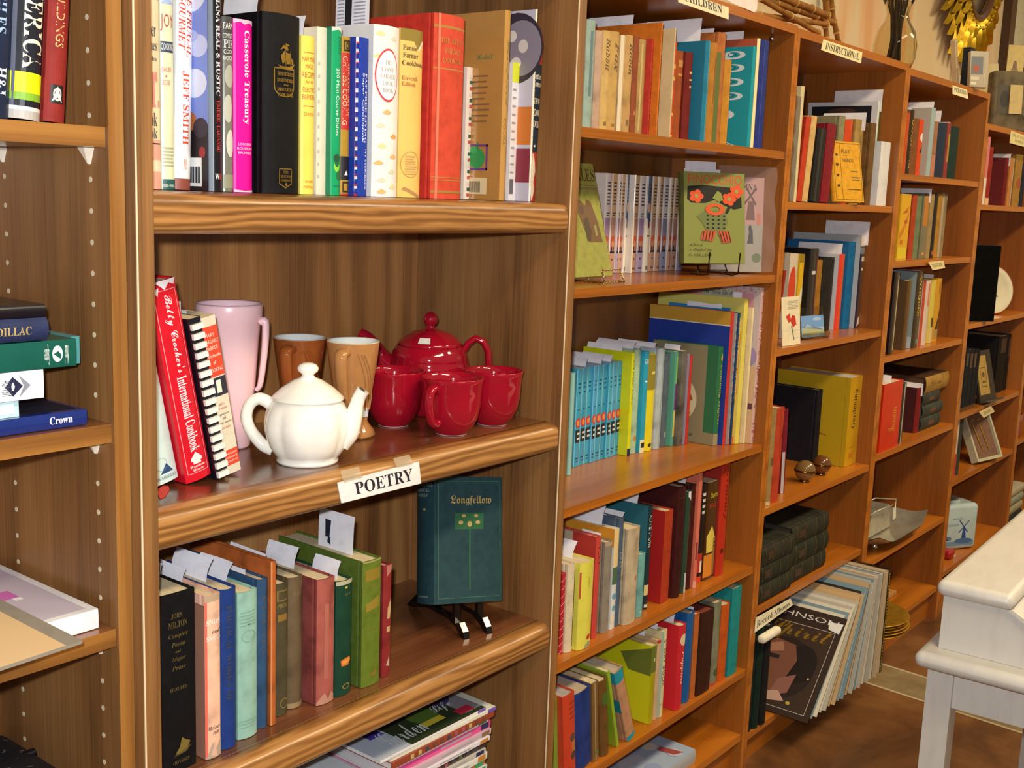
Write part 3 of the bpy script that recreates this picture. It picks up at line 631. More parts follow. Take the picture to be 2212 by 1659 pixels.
bk(s, 1098, 1112, 135, '#f1eef0', 'slim white pamphlet with a bright yellow top', Y=1.295, k='p', d=.16, art=[('b', .86, 1, '#e8f03a'), *[('r', .1, .6, .2+.06*i, .215+.06*i, '#a8a6a8') for i in range(11)], ('r', .05, .6, .05, .16, '#6c6a70')])
bk(s, 1120, 1136, 20, '#e8e2e6', 'white cookies-and-baking book with orange vertical lettering', Y=1.262, k='j', d=.2, b=.002, art=[
  ('b', .0, .07, '#efe8ec'), ('r', 0, 1, .07, 1, '#f6eccb'), ('t', 'LAND O LAKES', .25, .8, .74, .94, '#e0a034', 'd'), ('t', SF('CLASSIC COOKIES BAKING & MORE'), .3, .72, .24, .72, '#c98a6a', 'd'), ('t', 'INTERNATIONAL', .2, .5, .08, .2, '#77726a', 'd')],
  la=[('r', 0, 1, 0, 1, '#c6c3d2'), ('o', .5, 1.1, .62, .99, '#3a3040'), ('o', .62, 1.08, .66, .95, '#8c8494'), ('o', .7, .8, .84, .9, '#e0d8d0'), ('o', .82, .93, .78, .85, '#d8cfc8'), ('o', .74, .86, .7, .76, '#e0d8d0'), ('r', .6, 1, .3, .5, '#d2792e'), ('r', .6, 1, .1, .28, '#8a3040')])
bk(s, 1137, 1158, 75, '#c73328', 'red and navy checked home cookbook, rightmost cookbook', Y=1.285, k='j', d=.2, b=.004, lean=1.5, art=[
  ('r', 0, 1, .3, .83, '#152c3e'), ('b', .85, .99, '#d6392c'), ('p', [(.0, .12), (.5, .29), (1, .12), (.5, 0)], '#e9dcc4'), ('p', [(0, .0), (.5, .0), (0, .2)], '#cc3a30'), ('p', [(1, .0), (1, .26), (.6, .12)], '#c22f28'), ('p', [(0, .3), (.5, .29), (0, .15)], '#e9a9a0'),
  ('t', SF('Better'), .05, .95, .74, .775, '#eee6cc', 'h'), ('t', SF('Homes'), .05, .95, .695, .73, '#eee6cc', 'h'), ('t', SF('NEW'), .1, .9, .59, .625, '#eee6cc', 'h'), ('t', SF('COOK'), .05, .95, .52, .56, '#eee6cc', 'h'), ('t', SF('BOOK'), .05, .95, .45, .49, '#eee6cc', 'h'), ('o', .4, .6, .33, .345, '#cfd6d8')])

# ------------------------------------------------------------------ A2: leaning cookbooks
s = S['A2']
bk(s, 335, 387, 0, '#cfe4df', 'pale aqua jacketed cookbook, leftmost of the leaning books beside the red one', Y=1.33, h=.235, k='j', d=.2, lean=-11.5, free=True, x0=solX(460, 1.318, s.z)-.043-.002-.050/.9799, t=.049, b=.004, art=[
  ('p', [(.42, .06), (.86, .06), (.66, .12)], '#2b4a78'), ('ring', .3, .7, .08, .16, '#7f9aac', .05), ('t', SF('BOBBS-MERRILL'), .0, .96, .025, .045, '#6a8a92', 'h'), ('t', SF('COOKING'), .1, .9, .8, .84, '#55686c', 'h'), ('t', SF('B R'), .3, .9, .66, .7, '#77868a', 'h')])
xs_ = solX(460, 1.318, s.z)
ir = bk(s, 0, 0, 0, '#d5172a', 'red international cookbook with white lettering leaning left', Y=1.318, h=.292, k='j', d=.2, lean=-11.5, free=True, x0=xs_-.043, t=.043, b=.004, art=[
  ('t', CU("Betty Crocker's"), .32, .74, .55, .93, '#fbeef0', 'd'), ('t', SF('International Cookbook'), .34, .72, .15, .53, '#fbeef0', 'd'), ('f', .1, .92, .04, .955, '#f2a6a4', .02, .003), ('p', [(.3, .115), (.5, .145), (.72, .115), (.72, .1), (.3, .1)], '#f6e6e4'), ('r', .36, .66, .085, .105, '#f6e6e4'), ('t', SF('Random'), .22, .8, .068, .08, '#f6e6e4', 'h'), ('t', SF('House'), .3, .72, .05, .062, '#f6e6e4', 'h'),
  ('p', [(.0, 1), (1, 1), (.9, .97), (.7, .985), (.5, .955), (.3, .985)], '#f0e6e6'), ('p', [(.1, .96), (.3, .97), (.22, .93)], '#f0e6e6')])
slip(ir, .62, .05, .03, .003)
x2 = xs_+.0035
def combw(n):
    def fn(mb, T, d, h, xs):
        for k in range(n): z = h*(.01+.98*k/n); mb.box(xs+.001, xs+T*.98, -.0055, .01, z, z+h*.56/n, M('#f0eee6', 'plastic'))
    return fn
ib = bk(s, 0, 0, 0, '#15161f', 'black comb-bound cookbook with white teeth leaning left', Y=1.313, h=.240, k='p', d=.19, lean=-11.2, free=True, x0=x2, t=.0205, b=.001, mb_extra=combw(17))
slip(ib, .35, .075, .02, .003)
ie = bk(s, 0, 0, 0, '#ddd4bc', 'cream and red cookery encyclopedia numbered 1 leaning left', Y=1.322, h=.238, k='p', d=.19, lean=-11.0, free=True, x0=x2+.0215, t=.0295, b=.001, art=[
  ('b', .63, .94, '#d9482f'), ('b', .505, .622, '#2b2c38'), ('b', .055, .155, '#d9482f'), ('t', '1', .38, .66, .525, .605, '#eee6d0', 'h')] + [('t', tx, a, b, c, c+.024, '#f3d9c4', 'h') for tx, a, b, c in (('MARY', .2, .74, .875), ('MARGARET', .08, .94, .835), ('McBRIDE', .18, .84, .795), (SF('Encyclopedia'), .06, .94, .745), (SF('of'), .42, .6, .705), ('COOKING', .08, .92, .66))] +
  [('t', SF(tx), a, b, c, c+.016, q_, 'h') for tx, a, b, c, q_ in (("ABC's", .3, .66, .445, '#c05a44'), ('for snacks', .2, .78, .42, '#c05a44'), ('Appetizers', .16, .84, .38, '#4a463e'), ('and', .4, .6, .355, '#4a463e'), ('party snacks', .1, .9, .325, '#4a463e'), ('Four Index', .2, .8, .295, '#c05a44'))] +
  [('t', SF(tx), .12, .9, c, c+.012, '#f0d0bc', 'h') for tx, c in (('HOMEMAKERS', .125), ('RESEARCH', .1), ('INSTITUTE', .075))])
slip(ie, .4, .06, .004, .001, col='#e9e7e2')

# ------------------------------------------------------------------ A3: poetry
s = S['A3']
im = bk(s, 352, 425, 1284, '#0a0b0f', 'thick black poems volume with faint gold lettering', Y=1.272, k='h', b=.002, d=.17, art=[('t', SF(tx), a, b, c, c+h_, '#5d5028', 'h') for tx, a, b, c, h_ in (('JOHN', .3, .62, .86, .03), ('MILTON', .22, .76, .81, .035), (SI('Complete'), .22, .78, .75, .03), (SI('Poems'), .3, .7, .705, .025), (SI('and'), .4, .56, .67, .018), (SI('Major'), .3, .7, .62, .028), (SI('Prose'), .3, .7, .575, .025), ('HUGHES', .24, .72, .46, .02), ('ODYSSEY', .3, .8, .045, .02))] + [('p', [(.36, .1), (.5, .14), (.56, .19), (.66, .17), (.82, .15), (.7, .11)], '#75652e'), ('p', [(.3, .09), (.85, .13), (.7, .1)], '#5d5028')])
slip(im, .45, .07, .03, .004, art=[('t', CU('Ibid.'), .15, .8, .55, .85, '#3a3f66', 'h')])
i2 = bk(s, 447, 479, 1286, '#f2b9a0', 'pale pink torn-jacket book with a brown cover', Y=1.268, k='w', d=.16, b=.003, sp='#efbfa2', la=[('r', 0, 1, 0, .94, '#9d6f58'), ('r', .86, 1, 0, .93, '#a87862')], art=[
  ('r', 0, .12, .0, .97, '#ee6a58'), ('b', .96, 1, '#b9a184'), ('t', SF('SNIPS'), .08, .98, .82, .85, '#f7efe6', 'h'), ('t', SI('and'), .38, .98, .765, .79, '#5d4438', 'h'), ('t', SF('SNAILS'), .08, .98, .725, .75, '#f7efe6', 'h'), ('t', SI('McGraw'), .12, .95, .175, .2, '#5d4438', 'h'), ('t', SI('Hill'), .4, .85, .145, .165, '#5d4438', 'h'), ('p', [(0, 0), (1, 0), (1, .1), (.6, .05), (.4, .1), (.1, .02)], '#b7a690'), ('p', [(.3, .02), (.55, .11), (.7, 0)], '#e3b7a0')])
slip(i2, .75, .10, .018, .008); 
i3 = bk(s, 480, 517, 1275, '#1d3a80', 'royal blue cloth poetry book', Y=1.273, k='h', d=.165, b=.008, art=[('t', SF('POETICAL WORKS OF'), .3, .6, .3, .9, '#3a4048', 'd')])
slip(i3, .55, .085, .03, .012)
i4 = bk(s, 518, 559, 1280, '#93bdae', 'pale sage green poetry book with embossed ornament', Y=1.280, k='h', d=.175, b=.005, art=[*[('r', .12, .85, .86-.022*i, .867-.022*i, '#7fa898') for i in range(5)], ('ring', .15, .85, .66, .74, '#7fa898', .1), ('o', .42, .56, .775, .785, '#4d5c4c'), *[('r', .12, .85, .12-.022*i, .127-.022*i, '#84ad9d') for i in range(3)]])
slip(i4, .5, .075, .028, .012)
i5 = bk(s, 560, 582, 1253, '#2f4f72', 'slate blue poetry book with dusty edges', Y=1.288, k='w', d=.19, b=.005, art=[('t', SF('POEMS'), .3, .6, .5, .9, '#46505c', 'd')])
slip(i5, .45, .09, .004, .002)
i6 = bk(s, 583, 596, 1213, '#b5602c', 'thin rust orange book with scuffed edges', Y=1.285, k='w', d=.20, b=.001, art=[('r', 0, .25, 0, 1, '#d58a54')])
i7b = bk(s, 597, 625, 1262, '#4c4630', 'olive brown book with gold stamped spine', Y=1.300, k='w', d=.16, b=.005, art=[('f', .1, .9, .87, .95, '#7f6a34', .1, .01), ('t', SF('POEMS'), .12, .88, .82, .85, '#8f7a3c', 'h'), ('r', .15, .85, .72, .77, '#8a6a30'), ('ring', .3, .9, .05, .13, '#8a7238', .2)])
slip(i7b, .55, .09, .035, .006)
bk(s, 626, 657, 1249, '#6a5840', 'taupe brown worn book between olive brown and rose books', Y=1.305, k='w', d=.165, b=.006, art=[('b', .0, .04, '#9a8560'), ('t', SF('BURNS'), .2, .8, .86, .89, '#7f6d50', 'h')])
i9 = bk(s, 686, 723, 1252, '#8f4640', 'faded rose red thick worn book', Y=1.282, k='w', d=.18, b=.004, sp='#a85a50', art=[('p', [(0, 0), (1, 0), (1, .05), (.8, .08), (.6, .03), (.4, .09), (.2, .06), (0, .02)], '#bd8a78'), ('r', .35, .6, .2, .8, '#b26a5c')])
slip(i9, .62, .07, .03, .009)
i10 = bk(s, 727, 761, 1256, '#16402e', 'dark green book with an orange patch on its spine', Y=1.283, k='h', d=.165, b=.005, art=[('p', [(.25, .31), (.5, .325), (.85, .325), (.9, .29), (.7, .255), (.3, .26)], '#d3742e'), ('p', [(.32, .305), (.8, .318), (.82, .285), (.36, .27)], '#e59a44'), ('ring', .35, .85, .05, .1, '#8d7630', .3), ('t', SF('KEATS'), .45, .9, .87, .89, '#6d6a34', 'h'), ('b', .965, 1, '#b5b496'), ('r', .45, .6, .93, .95, '#c9b44a')])
slip(i10, .28, .06, .025, .008)
i11 = bk(s, 782, 821, 1212, '#566a26', 'tall olive green book with gold spine bands', Y=1.278, k='h', d=.21, b=.003, sp='#647826', art=[('r', .12, .9, .84, .93, '#8f7a2a'), ('b', .8, .806, '#7d7424'), ('b', .76, .764, '#7d7424'), ('p', [(.15, .66), (.85, .71), (.85, .62), (.15, .6)], '#94802e'), ('p', [(.4, .08), (.8, .13), (.7, .07)], '#8f6f24'), ('b', .985, 1, '#9a9a58'), ('r', .15, .9, .45, .455, '#7d7424')])
slip(i11, .42, .085, .062, .003, art=[('p', [(.22, .5), (.34, .5), (.37, .82), (.2, .83)], '#22263c'), ('p', [(.28, .4), (.37, .36), (.36, .5), (.3, .52)], '#22263c')])
bk(s, 826, 843, 1222, '#8a2a2a', 'narrow crimson book with flaking spine, last in the poetry row', Y=1.285, k='w', d=.2, b=.002, art=[('p', [(.5, .62), (.95, .7), (1, .6), (.8, .52), (.45, .52)], '#c9a878'), ('r', .4, .85, .4, .45, '#c9a878'), ('p', [(.4, .1), (.8, .18), (.9, .08)], '#c9a898'), ('p', [(.3, .9), (1, .95), (1, 1), (.3, 1)], '#b5766c')], pc='#c99a8c')
facing((.668, 1.34, .768), -16, -14, 7, .154, .238, .062, '#27454a', 'dark teal poetry book with gold title propped on a black stand', k='h', sp='#22424a', name='book', art=[
  ('f', .06, .97, .04, .965, '#3a6e56', .008, .005), ('t', FR('Longfellow'), .24, .84, .77, .85, '#c3a45c', 'h'), ('r', .3, .72, .58, .71, '#2c6640'), ('o', .4, .46, .675, .7, '#c0a468'), ('o', .58, .64, .675, .7, '#c0a468'), ('o', .35, .42, .62, .65, '#c0a468'), ('o', .48, .55, .6, .645, '#c0a468'), ('o', .6, .67, .62, .65, '#c0a468'), ('r', .505, .525, .1, .58, '#356e50')],
  spart=[('t', SF("LONGFELLOW'S"), .06, .95, .92, .945, '#9fb0a4', 'h'), ('t', SF('POETICAL'), .1, .85, .88, .905, '#8f9f94', 'h'), ('t', SF('WORKS'), .2, .75, .84, .865, '#8f9f94', 'h'), ('o', .55, .68, .73, .75, '#b09a5c'), ('t', SF('BOSTON'), .3, .8, .05, .065, '#8f9f94', 'h')])
# ------------------------------------------------------------------ A4: magazines under the poetry shelf
z0 = .3015; n_m = 22; zt_ = .550
thk = [.010+.006*((k*7) % 5)/4 for k in range(n_m)]; thk[-1] = .007; thk[-2] = .009; thk = [t_*(zt_-z0)/sum(thk) for t_ in thk]
cn = [('#e4e2e0', 'off-white'), ('#cfd4d2', 'pale grey'), ('#6a4630', 'brown'), ('#dfe3ea', 'bluish white'), ('#c8a880', 'tan'), ('#3c3a40', 'charcoal'), ('#e9e6e2', 'ivory'), ('#8c5a38', 'russet'), ('#dfe9e4', 'mint white'), ('#2c2a2e', 'black'), ('#d8d6dc', 'silver white'), ('#b5763c', 'ochre'),
      ('#e8eae6', 'chalk white'), ('#c7c3bd', 'grey'), ('#4a3a34', 'dark brown'), ('#e8e6ee', 'white'), ('#c9b4c0', 'dusty mauve'), ('#e85a9c', 'hot pink'), ('#eceaf0', 'thick white'), ('#9b4a34', 'floral brown'), ('#e9ead8', 'cream'), ('#f0eef0', 'garden photo')]
cols = [q[0] for q in cn]; desc = [q[1] for q in cn]
ordn = ['bottom', 'second', 'third', 'fourth', 'fifth', 'sixth', 'seventh', 'eighth', 'ninth', 'tenth', 'eleventh', 'twelfth', 'thirteenth', 'fourteenth', 'fifteenth', 'sixteenth', 'seventeenth', 'eighteenth', 'nineteenth', 'twentieth', 'twenty-first', 'topmost']
xm = onY(1046, 1514, 1.29).x
zc = z0
for k in range(n_m):
    th = thk[k]
    top = k == n_m-1
    x1 = xm + (.0 if top else .012+random.uniform(-.010, .016)); y = 1.286+(0 if top else random.uniform(-.004, .008))
    ra = []
    if top:
        ra = [('r', 0, 1, 0, 1, '#2e3a22'), ('r', 0, .99, .72, 1, '#b9c3d2'), ('r', .05, .5, .0, .16, '#8a8690'), ('o', .3, .8, .02, .3, '#4b3c70'), ('o', .12, .5, .28, .5, '#56742e'), ('o', .55, .95, .35, .6, '#1b2216'), ('r', .06, .16, .06, .2, '#c32848'), ('r', .12, .2, .3, .5, '#d6c23c'),
              ('r', .38, .56, .36, .46, '#4a3ca0'), ('r', .3, .5, .74, .86, '#4338a0'), ('o', .7, 1, .3, .62, '#18200f'), ('t', CU('Garden'), .08, .34, .48, .82, '#d3d8d8', 'd'), ('t', CU('Life'), .2, .36, .12, .3, '#d3d8d8', 'd'), ('o', .8, 1, .0, .15, '#3a9a2c'), ('r', .6, .75, .62, .76, '#232a1a')]
    art_ = [('r', .15, .85, .1+.07*i, .13+.07*i, random.choice(['#7a4a38', '#4a4a58', '#c8b070', '#b0566a', '#5c7a5a'])) for i in range(11)] if k in (2, 19, 7, 14) else ([('b', 0, .08, '#7a5ac0')] if k in (21, 20) else [('r', .1, .9, 0.02, .1, random.choice(['#36a060', '#30305a', '#8a6a50', '#c88a3a'])), ('r', .35, .65, .2, .5, '#a9a7ae')])
    lab = 'garden photo magazine on top of the pile under the poetry shelf' if top else '%s magazine, %s from the bottom of the pile under the poetry shelf' % (desc[k], ordn[k])
    flat(x1, y, zc, .285, .215, th-.0004, cols[k], lab, k='p', art=art_, ra=ra, rot=random.uniform(-1.5, 1.5) if not top else 0, name='magazine', cat='magazine', grp='magazines piled under the poetry shelf', pc='#d9d6d4')
    zc += th
zc = z0
for k, (c, L) in enumerate([('#e3e8e4', .27), ('#dfe6e0', .27), ('#c9cbe0', .265), ('#7fb48a', .27), ('#e0e3e6', .27), ('#b6a8c8', .268), ('#dde6e2', .27), ('#4ca26a', .272), ('#dce2e6', .27)]):
    flat(xm-.298, 1.30+.004*(k % 3), zc, L, .2, .0242, c, '%s magazine, %s from the bottom of the left pile under the poetry shelf' % (('off-white', 'mint', 'lilac', 'green', 'white', 'mauve', 'pale teal', 'bright green', 'blue-white')[k], ordn[k] if k < 8 else 'ninth'),
         k='p', art=[('r', .2, .8, .05, .5, '#c8ccd0')], name='magazine', cat='magazine', grp='magazines in the left pile under the poetry shelf', pc='#dadfdc'); zc += .0247

# ------------------------------------------------------------------ B1
s = S['B1']
tl = lambda c, w0=.62, w1=.92, n=2: [('r', .25+.3*j/n, .36+.3*j/n, w0+random.random()*.05, w1-random.random()*.08, c) for j in range(n)]
B1 = [
 (1258, 1282, 42, '#93aaa0', 'pale blue-green cloth book, leftmost', 1.275, 'h', .2, [('r', .4, .6, .3, .9, '#5f7a80')]),
 (1282, 1297.5, 66, '#b99a82', 'dusty pink-beige book', 1.275, 'w', .16, []),
 (1298, 1315, 66, '#c9a765', 'straw tan book with dark spine title, left of its twin', 1.278, 'h', .15, [('t', SI('Rabbit'), .25, .7, .6, .93, '#6b4d28', 'd'), ('r', .3, .6, .05, .09, '#8a6a3a')]),
 (1315.5, 1333, 68, '#bf9a58', 'honey tan book with dark spine title, right of its twin', 1.278, 'h', .15, [('t', SI('Fox'), .3, .8, .6, .9, '#6b4d28', 'd'), ('r', .3, .6, .05, .08, '#8a6a3a')]),
 (1334, 1345, 76, '#c3a67c', 'narrow beige book with a pale edge', 1.282, 'w', .15, [('r', 0, .4, 0, 1, '#ddcfae')]),
 (1345.5, 1362, 76, '#b9935a', 'tan book with blackish lettering beside the brick red spine', 1.28, 'w', .15, [('t', SI('Robin'), .3, .75, .6, .92, '#5e4526', 'd'), ('r', .3, .6, .08, .14, '#7c6036')]),
 (1362.5, 1374, 78, '#8f4a2c', 'brick red book', 1.288, 'h', .14, [('r', .3, .6, .2, .24, '#b9763c')]),
 (1374.5, 1390, 85, '#ab8a52', 'olive tan book', 1.288, 'w', .15, [('r', .2, .35, .05, .95, '#c5ab70')]),
 (1391, 1402.5, 84, '#c03e2e', 'red book with a long vertical title', 1.278, 'h', .17, [('t', 'THE BOY AND HIS DOG', .3, .72, .05, .9, '#4a1c14', 'd')]),
 (1403, 1412, 48, '#cf7222', 'tall thin orange book with a lettered spine', 1.262, 'h', .22, [('t', 'ANIMAL STORIES', .3, .7, .5, .95, '#5a2c10', 'd')]),
 (1413, 1423, 67, '#8a4e22', 'brown book between orange and cream', 1.30, 'h', .16, []),
 (1424, 1442, 61, '#d9c594', 'cream ribbed book', 1.275, 'p', .18, [('r', .35, .42, 0, 1, '#c0aa78'), ('r', .7, .75, 0, 1, '#c9b584')]),
 (1443, 1454.5, 89, '#b9471e', 'orange-red book with gold medallions', 1.282, 'h', .15, [('o', .3, .7, .72, .77, '#d9a04a'), ('o', .3, .7, .6, .64, '#d9a04a'), ('r', .1, .9, .24, .27, '#d9a04a'), ('r', .1, .9, .02, .04, '#d9a04a')]),
 (1455, 1470.5, 110, '#97481c', 'rust brown book with faint gold title', 1.282, 'h', .14, [('r', .2, .8, .82, .9, '#b9803c'), ('r', .2, .8, .72, .75, '#b9803c')]),
 (1471, 1491, 113, '#6e1d18', 'dark red book with three gold marks', 1.276, 'h', .14, [('r', .35, .7, .76, .785, '#d9b070'), ('r', .35, .7, .68, .70, '#d9b070'), ('r', .4, .65, .60, .625, '#d9b070')]),
 (1515, 1525, 88, '#1e7896', 'bright blue book with a broad blue cover', 1.254, 'h', .2, [('r', .4, .6, 0, 1, '#3a95ad')]),
 (1526, 1541.5, 92, '#b0762a', 'ochre book', 1.262, 'h', .16, [('r', .5, .62, .4, .85, '#7d5420')]),
 (1542, 1558, 70, '#b06834', 'tan-orange book with a green stripe', 1.262, 'h', .17, [('r', .0, .3, 0, .82, '#5c6a2e')]),
 (1559, 1573.5, 129, '#bd8226', 'short gold-brown book', 1.268, 'h', .13, [('r', .5, .6, 0, 1, '#d39c3c')]),
 (1614, 1622, 100, '#1a9aa6', 'turquoise book with white wave scroll frame on its cover', 1.252, 'g', .23, []),
 (1622.5, 1629, 83, '#e6cf88', 'cream-yellow book with a salmon cover', 1.254, 'h', .23, [('r', 0, .4, 0, 1, '#f0e0a8')]),
 (1630, 1651, 86, '#1f2f7c', 'navy blue book, rightmost', 1.256, 'h', .22, [('r', .3, .36, 0, 1, '#2a3d94')]),
]
scroll = [('r', 0, 1, 0, 1, '#1a9aa6'), ('r', .1, .74, .32, .9, '#e4e6e2'), ('o', .02, .8, .86, .93, '#e4e6e2')]
for w_ in (.93, .80, .66, .52):
    scroll += [('o', .66, .92, w_-.05, w_+.03, '#dfe6e6'), ('o', .70, .86, w_-.035, w_+.02, '#1a9aa6'), ('o', .68, .78, w_-.02, w_+.012, '#dfe6e6'), ('ring', .72, .82, w_-.02, w_+.008, '#3b4850', .25)]
scroll += [('o', .5, .84, .27, .38, '#dfe6e6'), ('o', .56, .76, .29, .355, '#1a9aa6'), ('o', .6, .7, .305, .335, '#dfe6e6')] + [('p', [(.1+.06*i, .0), (.13+.06*i, .0), (.0+.06*i, .2-.012*i), (-.015+.06*i, .2-.012*i)], '#e4eeee') for i in range(14)]
for (u0, u1, vt, c, lab, Y, k, d, art_) in B1:
    la = scroll if 'scroll' in lab else ([('r', 0, 1, 0, 1, '#b8583c')] if 'salmon' in lab else ([('r', 0, 1, 0, 1, '#1b7390')] if 'bright blue' in lab else []))
    i = bk(s, u0, u1, vt, c, lab, Y=Y, k=k, d=d, art=art_, la=la)
    if 'long vertical title' in lab: slip(i, .55, .07, .015)
    if 'tall thin orange' in lab: slip(i, .62, .13, .02, .002)
    if 'orange-red' in lab: pass
    if 'bright blue' in lab: slip(i, .45, .14, .05, .004)
    if 'green stripe' in lab: slip(i, .3, .06, .012, .002)
    if 'cream-yellow' in lab: slip(i, .5, .15, .02, .002)
    if 'wave' in lab: slip(i, .7, .09, .008, .002)
    if 'between orange' in lab: slip(i, .35, .06, .02, .002)

# ------------------------------------------------------------------ B2: picture-strip series
s = S['B2']
ub = [1300, 1313, 1326, 1334, 1342.6, 1351, 1361, 1373, 1387, 1400, 1412, 1424, 1437, 1447, 1459, 1473]
sch = ['w', 't', 'w', 't', 'b', 'c', 't', 'w', 'b', 't', 't', 'g', 't', 't', 'v']
for k in range(15):
    q = sch[k]
    top_ = {'w': '#e4dedc', 't': '#d6b487', 'b': '#5d7594', 'c': '#ead9b4', 'g': '#d8d8da', 'v': '#d9d4e2'}[q]
    bot = {'w': '#a88fb4', 't': '#b98f80', 'b': '#eee6d2', 'c': '#ecd9a8', 'g': '#8f90b0', 'v': '#9a86ac'}[q]
    art_ = [('b', .56, 1, top_), ('b', 0, .56, bot), ('r', .04, .16, 0, 1, '#f3efe8')]
    art_ += [('r', .3, .8, .9-.035*j, .915-.035*j, '#4d4650') for j in range(7)] + [('r', .3, .85, .6, .612, '#4d4650'), ('r', .3, .7, .58, .59, '#4d4650')]
    if q in 'b': art_ += [('o', .2, .8, .62, .72, '#e2b794'), ('o', .3, .9, .52, .6, '#3f5f8a'), ('r', .4, .7, .46, .53, '#6b3040'), ('r', .3, .9, .37, .385, '#5c5048'), ('r', .3, .8, .02, .06, '#8a8078')]
    elif q == 'c': art_ += [('o', .3, .8, .5, .68, '#d9a860'), ('r', .3, .6, .3, .33, '#8a7050')]
    else: art_ += [('o', .2, .85, .31, .38, '#c5583e'), ('o', .3, .75, .26, .33, '#d88a62'), ('r', .3, .45, .22, .27, '#4a2a30'), ('r', .6, .75, .22, .27, '#4a2a30'), ('r', .15, .95, .205, .222, '#23222c'), ('b', 0, .2, {'w': '#b3a4cc', 't': '#c89c86', 'g': '#8f98bc', 'v': '#a59cc4'}[q]), ('r', .4, .6, .13, .15, '#4a4048'), ('r', .3, .8, .03, .05, '#6a5a60')]
    Y = 1.462-(.02 if k == 5 else 0)+(.004 if k % 2 else 0)
    i = bk(s, ub[k], ub[k+1]-.4, 374+.8*k, '#e9e2d4', '%s comic-strip spine from the left in the picture-book series' % ['first', 'second', 'third', 'fourth', 'fifth', 'sixth', 'seventh', 'eighth', 'ninth', 'tenth', 'eleventh', 'twelfth', 'thirteenth', 'fourteenth', 'fifteenth'][k], Y=Y, k='g', d=.095, b=.002, art=art_, grp='picture-strip series on the second shelf', suf='on the second shelf')
i = bk(s, 1388, 1470, 370, '#c98468', 'salmon pink book standing behind the comic-strip series', Y=YB-.02, k='h', d=.012, free=True, t=.016, x0=solX(1390, 1.50, s.z), h=.01, suf='on the second shelf') if 0 else None
o = MB(); xx = solX(1388, 1.556, s.z)
t_ = thing('book', 'salmon pink book lying flat against the back behind the comic-strip series', 'book', (xx, 1.5625, s.z))
MB().box(0, 1.810-xx, -.0035, 0, 0, .222, M('#cf8f74', 'cloth')).build('cover', t_)
mb = MB().box(.12, .25, -.0001, .0005, 0, .01, M('#eae6ea', 'paper'))
facing((1.0593, 1.335, 1.3625), 0, -15.6, 0, .146, .242, .016, '#98994a', 'olive green book with brown lettering on the twisted wire stand', k='h', art=[
  ('t', SF('FRECKLES'), .0, .98, .84, .95, '#5c4226', 'h'), ('r', .05, .95, .80, .805, '#6e5a2c'), ('r', .1, .98, .765, .785, '#8a7a48'), ('p', [(.34, .66), (.5, .67), (.62, .62), (.66, .68), (.76, .66), (.86, .48), (.9, .3), (.56, .3)], '#6b4a24'), ('p', [(.5, .5), (.62, .52), (.66, .4), (.6, .31), (.52, .31)], '#46331c'), ('o', .44, .56, .54, .62, '#553a1e'), ('p', [(.74, .44), (.8, .46), (.8, .36), (.75, .35)], '#8f8f50')])
Pp = (1.5153, 1.34, 1.3816)
facing(Pp, -28.2, -7.1, 0, .170, .214, .024, '#7d8442', 'green puppet storybook with red title and orange figures on its cover', k='h', sp='#565a2c', art=[
  ('r', 0, 1, 0, 1, '#858c46'), ('t', 'PINOCCHIO', .07, .95, .87, .975, '#cf4526', 'h'),
  ('p', [(.06, .84), (.3, .86), (.8, .84), (.94, .8), (.95, .62), (.82, .6), (.66, .64), (.5, .7), (.34, .66), (.12, .66), (.05, .7)], '#1b1a14'),
  *[('o', cx_+.07*math.cos(j*1.257)-.05, cx_+.07*math.cos(j*1.257)+.05, cy_+.045*math.sin(j*1.257)-.03, cy_+.045*math.sin(j*1.257)+.03, '#e0552a') for cx_, cy_ in ((.2, .735), (.74, .715), (.86, .80)) for j in range(5)], *[('o', cx_-.03, cx_+.03, cy_-.022, cy_+.022, '#98a050') for cx_, cy_ in ((.2, .735), (.74, .715), (.86, .80))], ('p', [(.72, .64), (.66, .55), (.71, .55), (.78, .64)], '#23211a'), ('p', [(.46, .72), (.54, .80), (.6, .78), (.64, .7), (.56, .68)], '#8c9448'),
  ('p', [(.2, .52), (.35, .58), (.66, .58), (.72, .46), (.66, .36), (.36, .36), (.3, .44)], '#6f7a46'), *[('o', .36+.09*(j % 4), .40+.09*(j % 4), .38+.045*(j//4), .40+.045*(j//4), '#20211a') for j in range(16)],
  ('ring', .34, .66, .53, .66, '#d9582a', .5), ('p', [(.3, .36), (.52, .36), (.46, .24), (.26, .26)], '#c65436'), ('p', [(.54, .36), (.72, .36), (.78, .24), (.62, .22)], '#c65436'), *[('p', [(.31+.05*j, .355), (.325+.05*j, .355), (.3+.05*j, .25), (.285+.05*j, .25)], '#2a2018') for j in range(4)], *[('p', [(.56+.05*j, .355), (.575+.05*j, .355), (.63+.045*j, .235), (.615+.045*j, .235)], '#2a2018') for j in range(4)],
  ('t', CU('A Tale of'), .08, .3, .18, .22, '#2a2a1c', 'h'), ('t', CU('a Puppet by'), .08, .44, .13, .165, '#2a2a1c', 'h'), ('t', 'C. COLLODI', .07, .44, .075, .105, '#2a2a1c', 'h')])
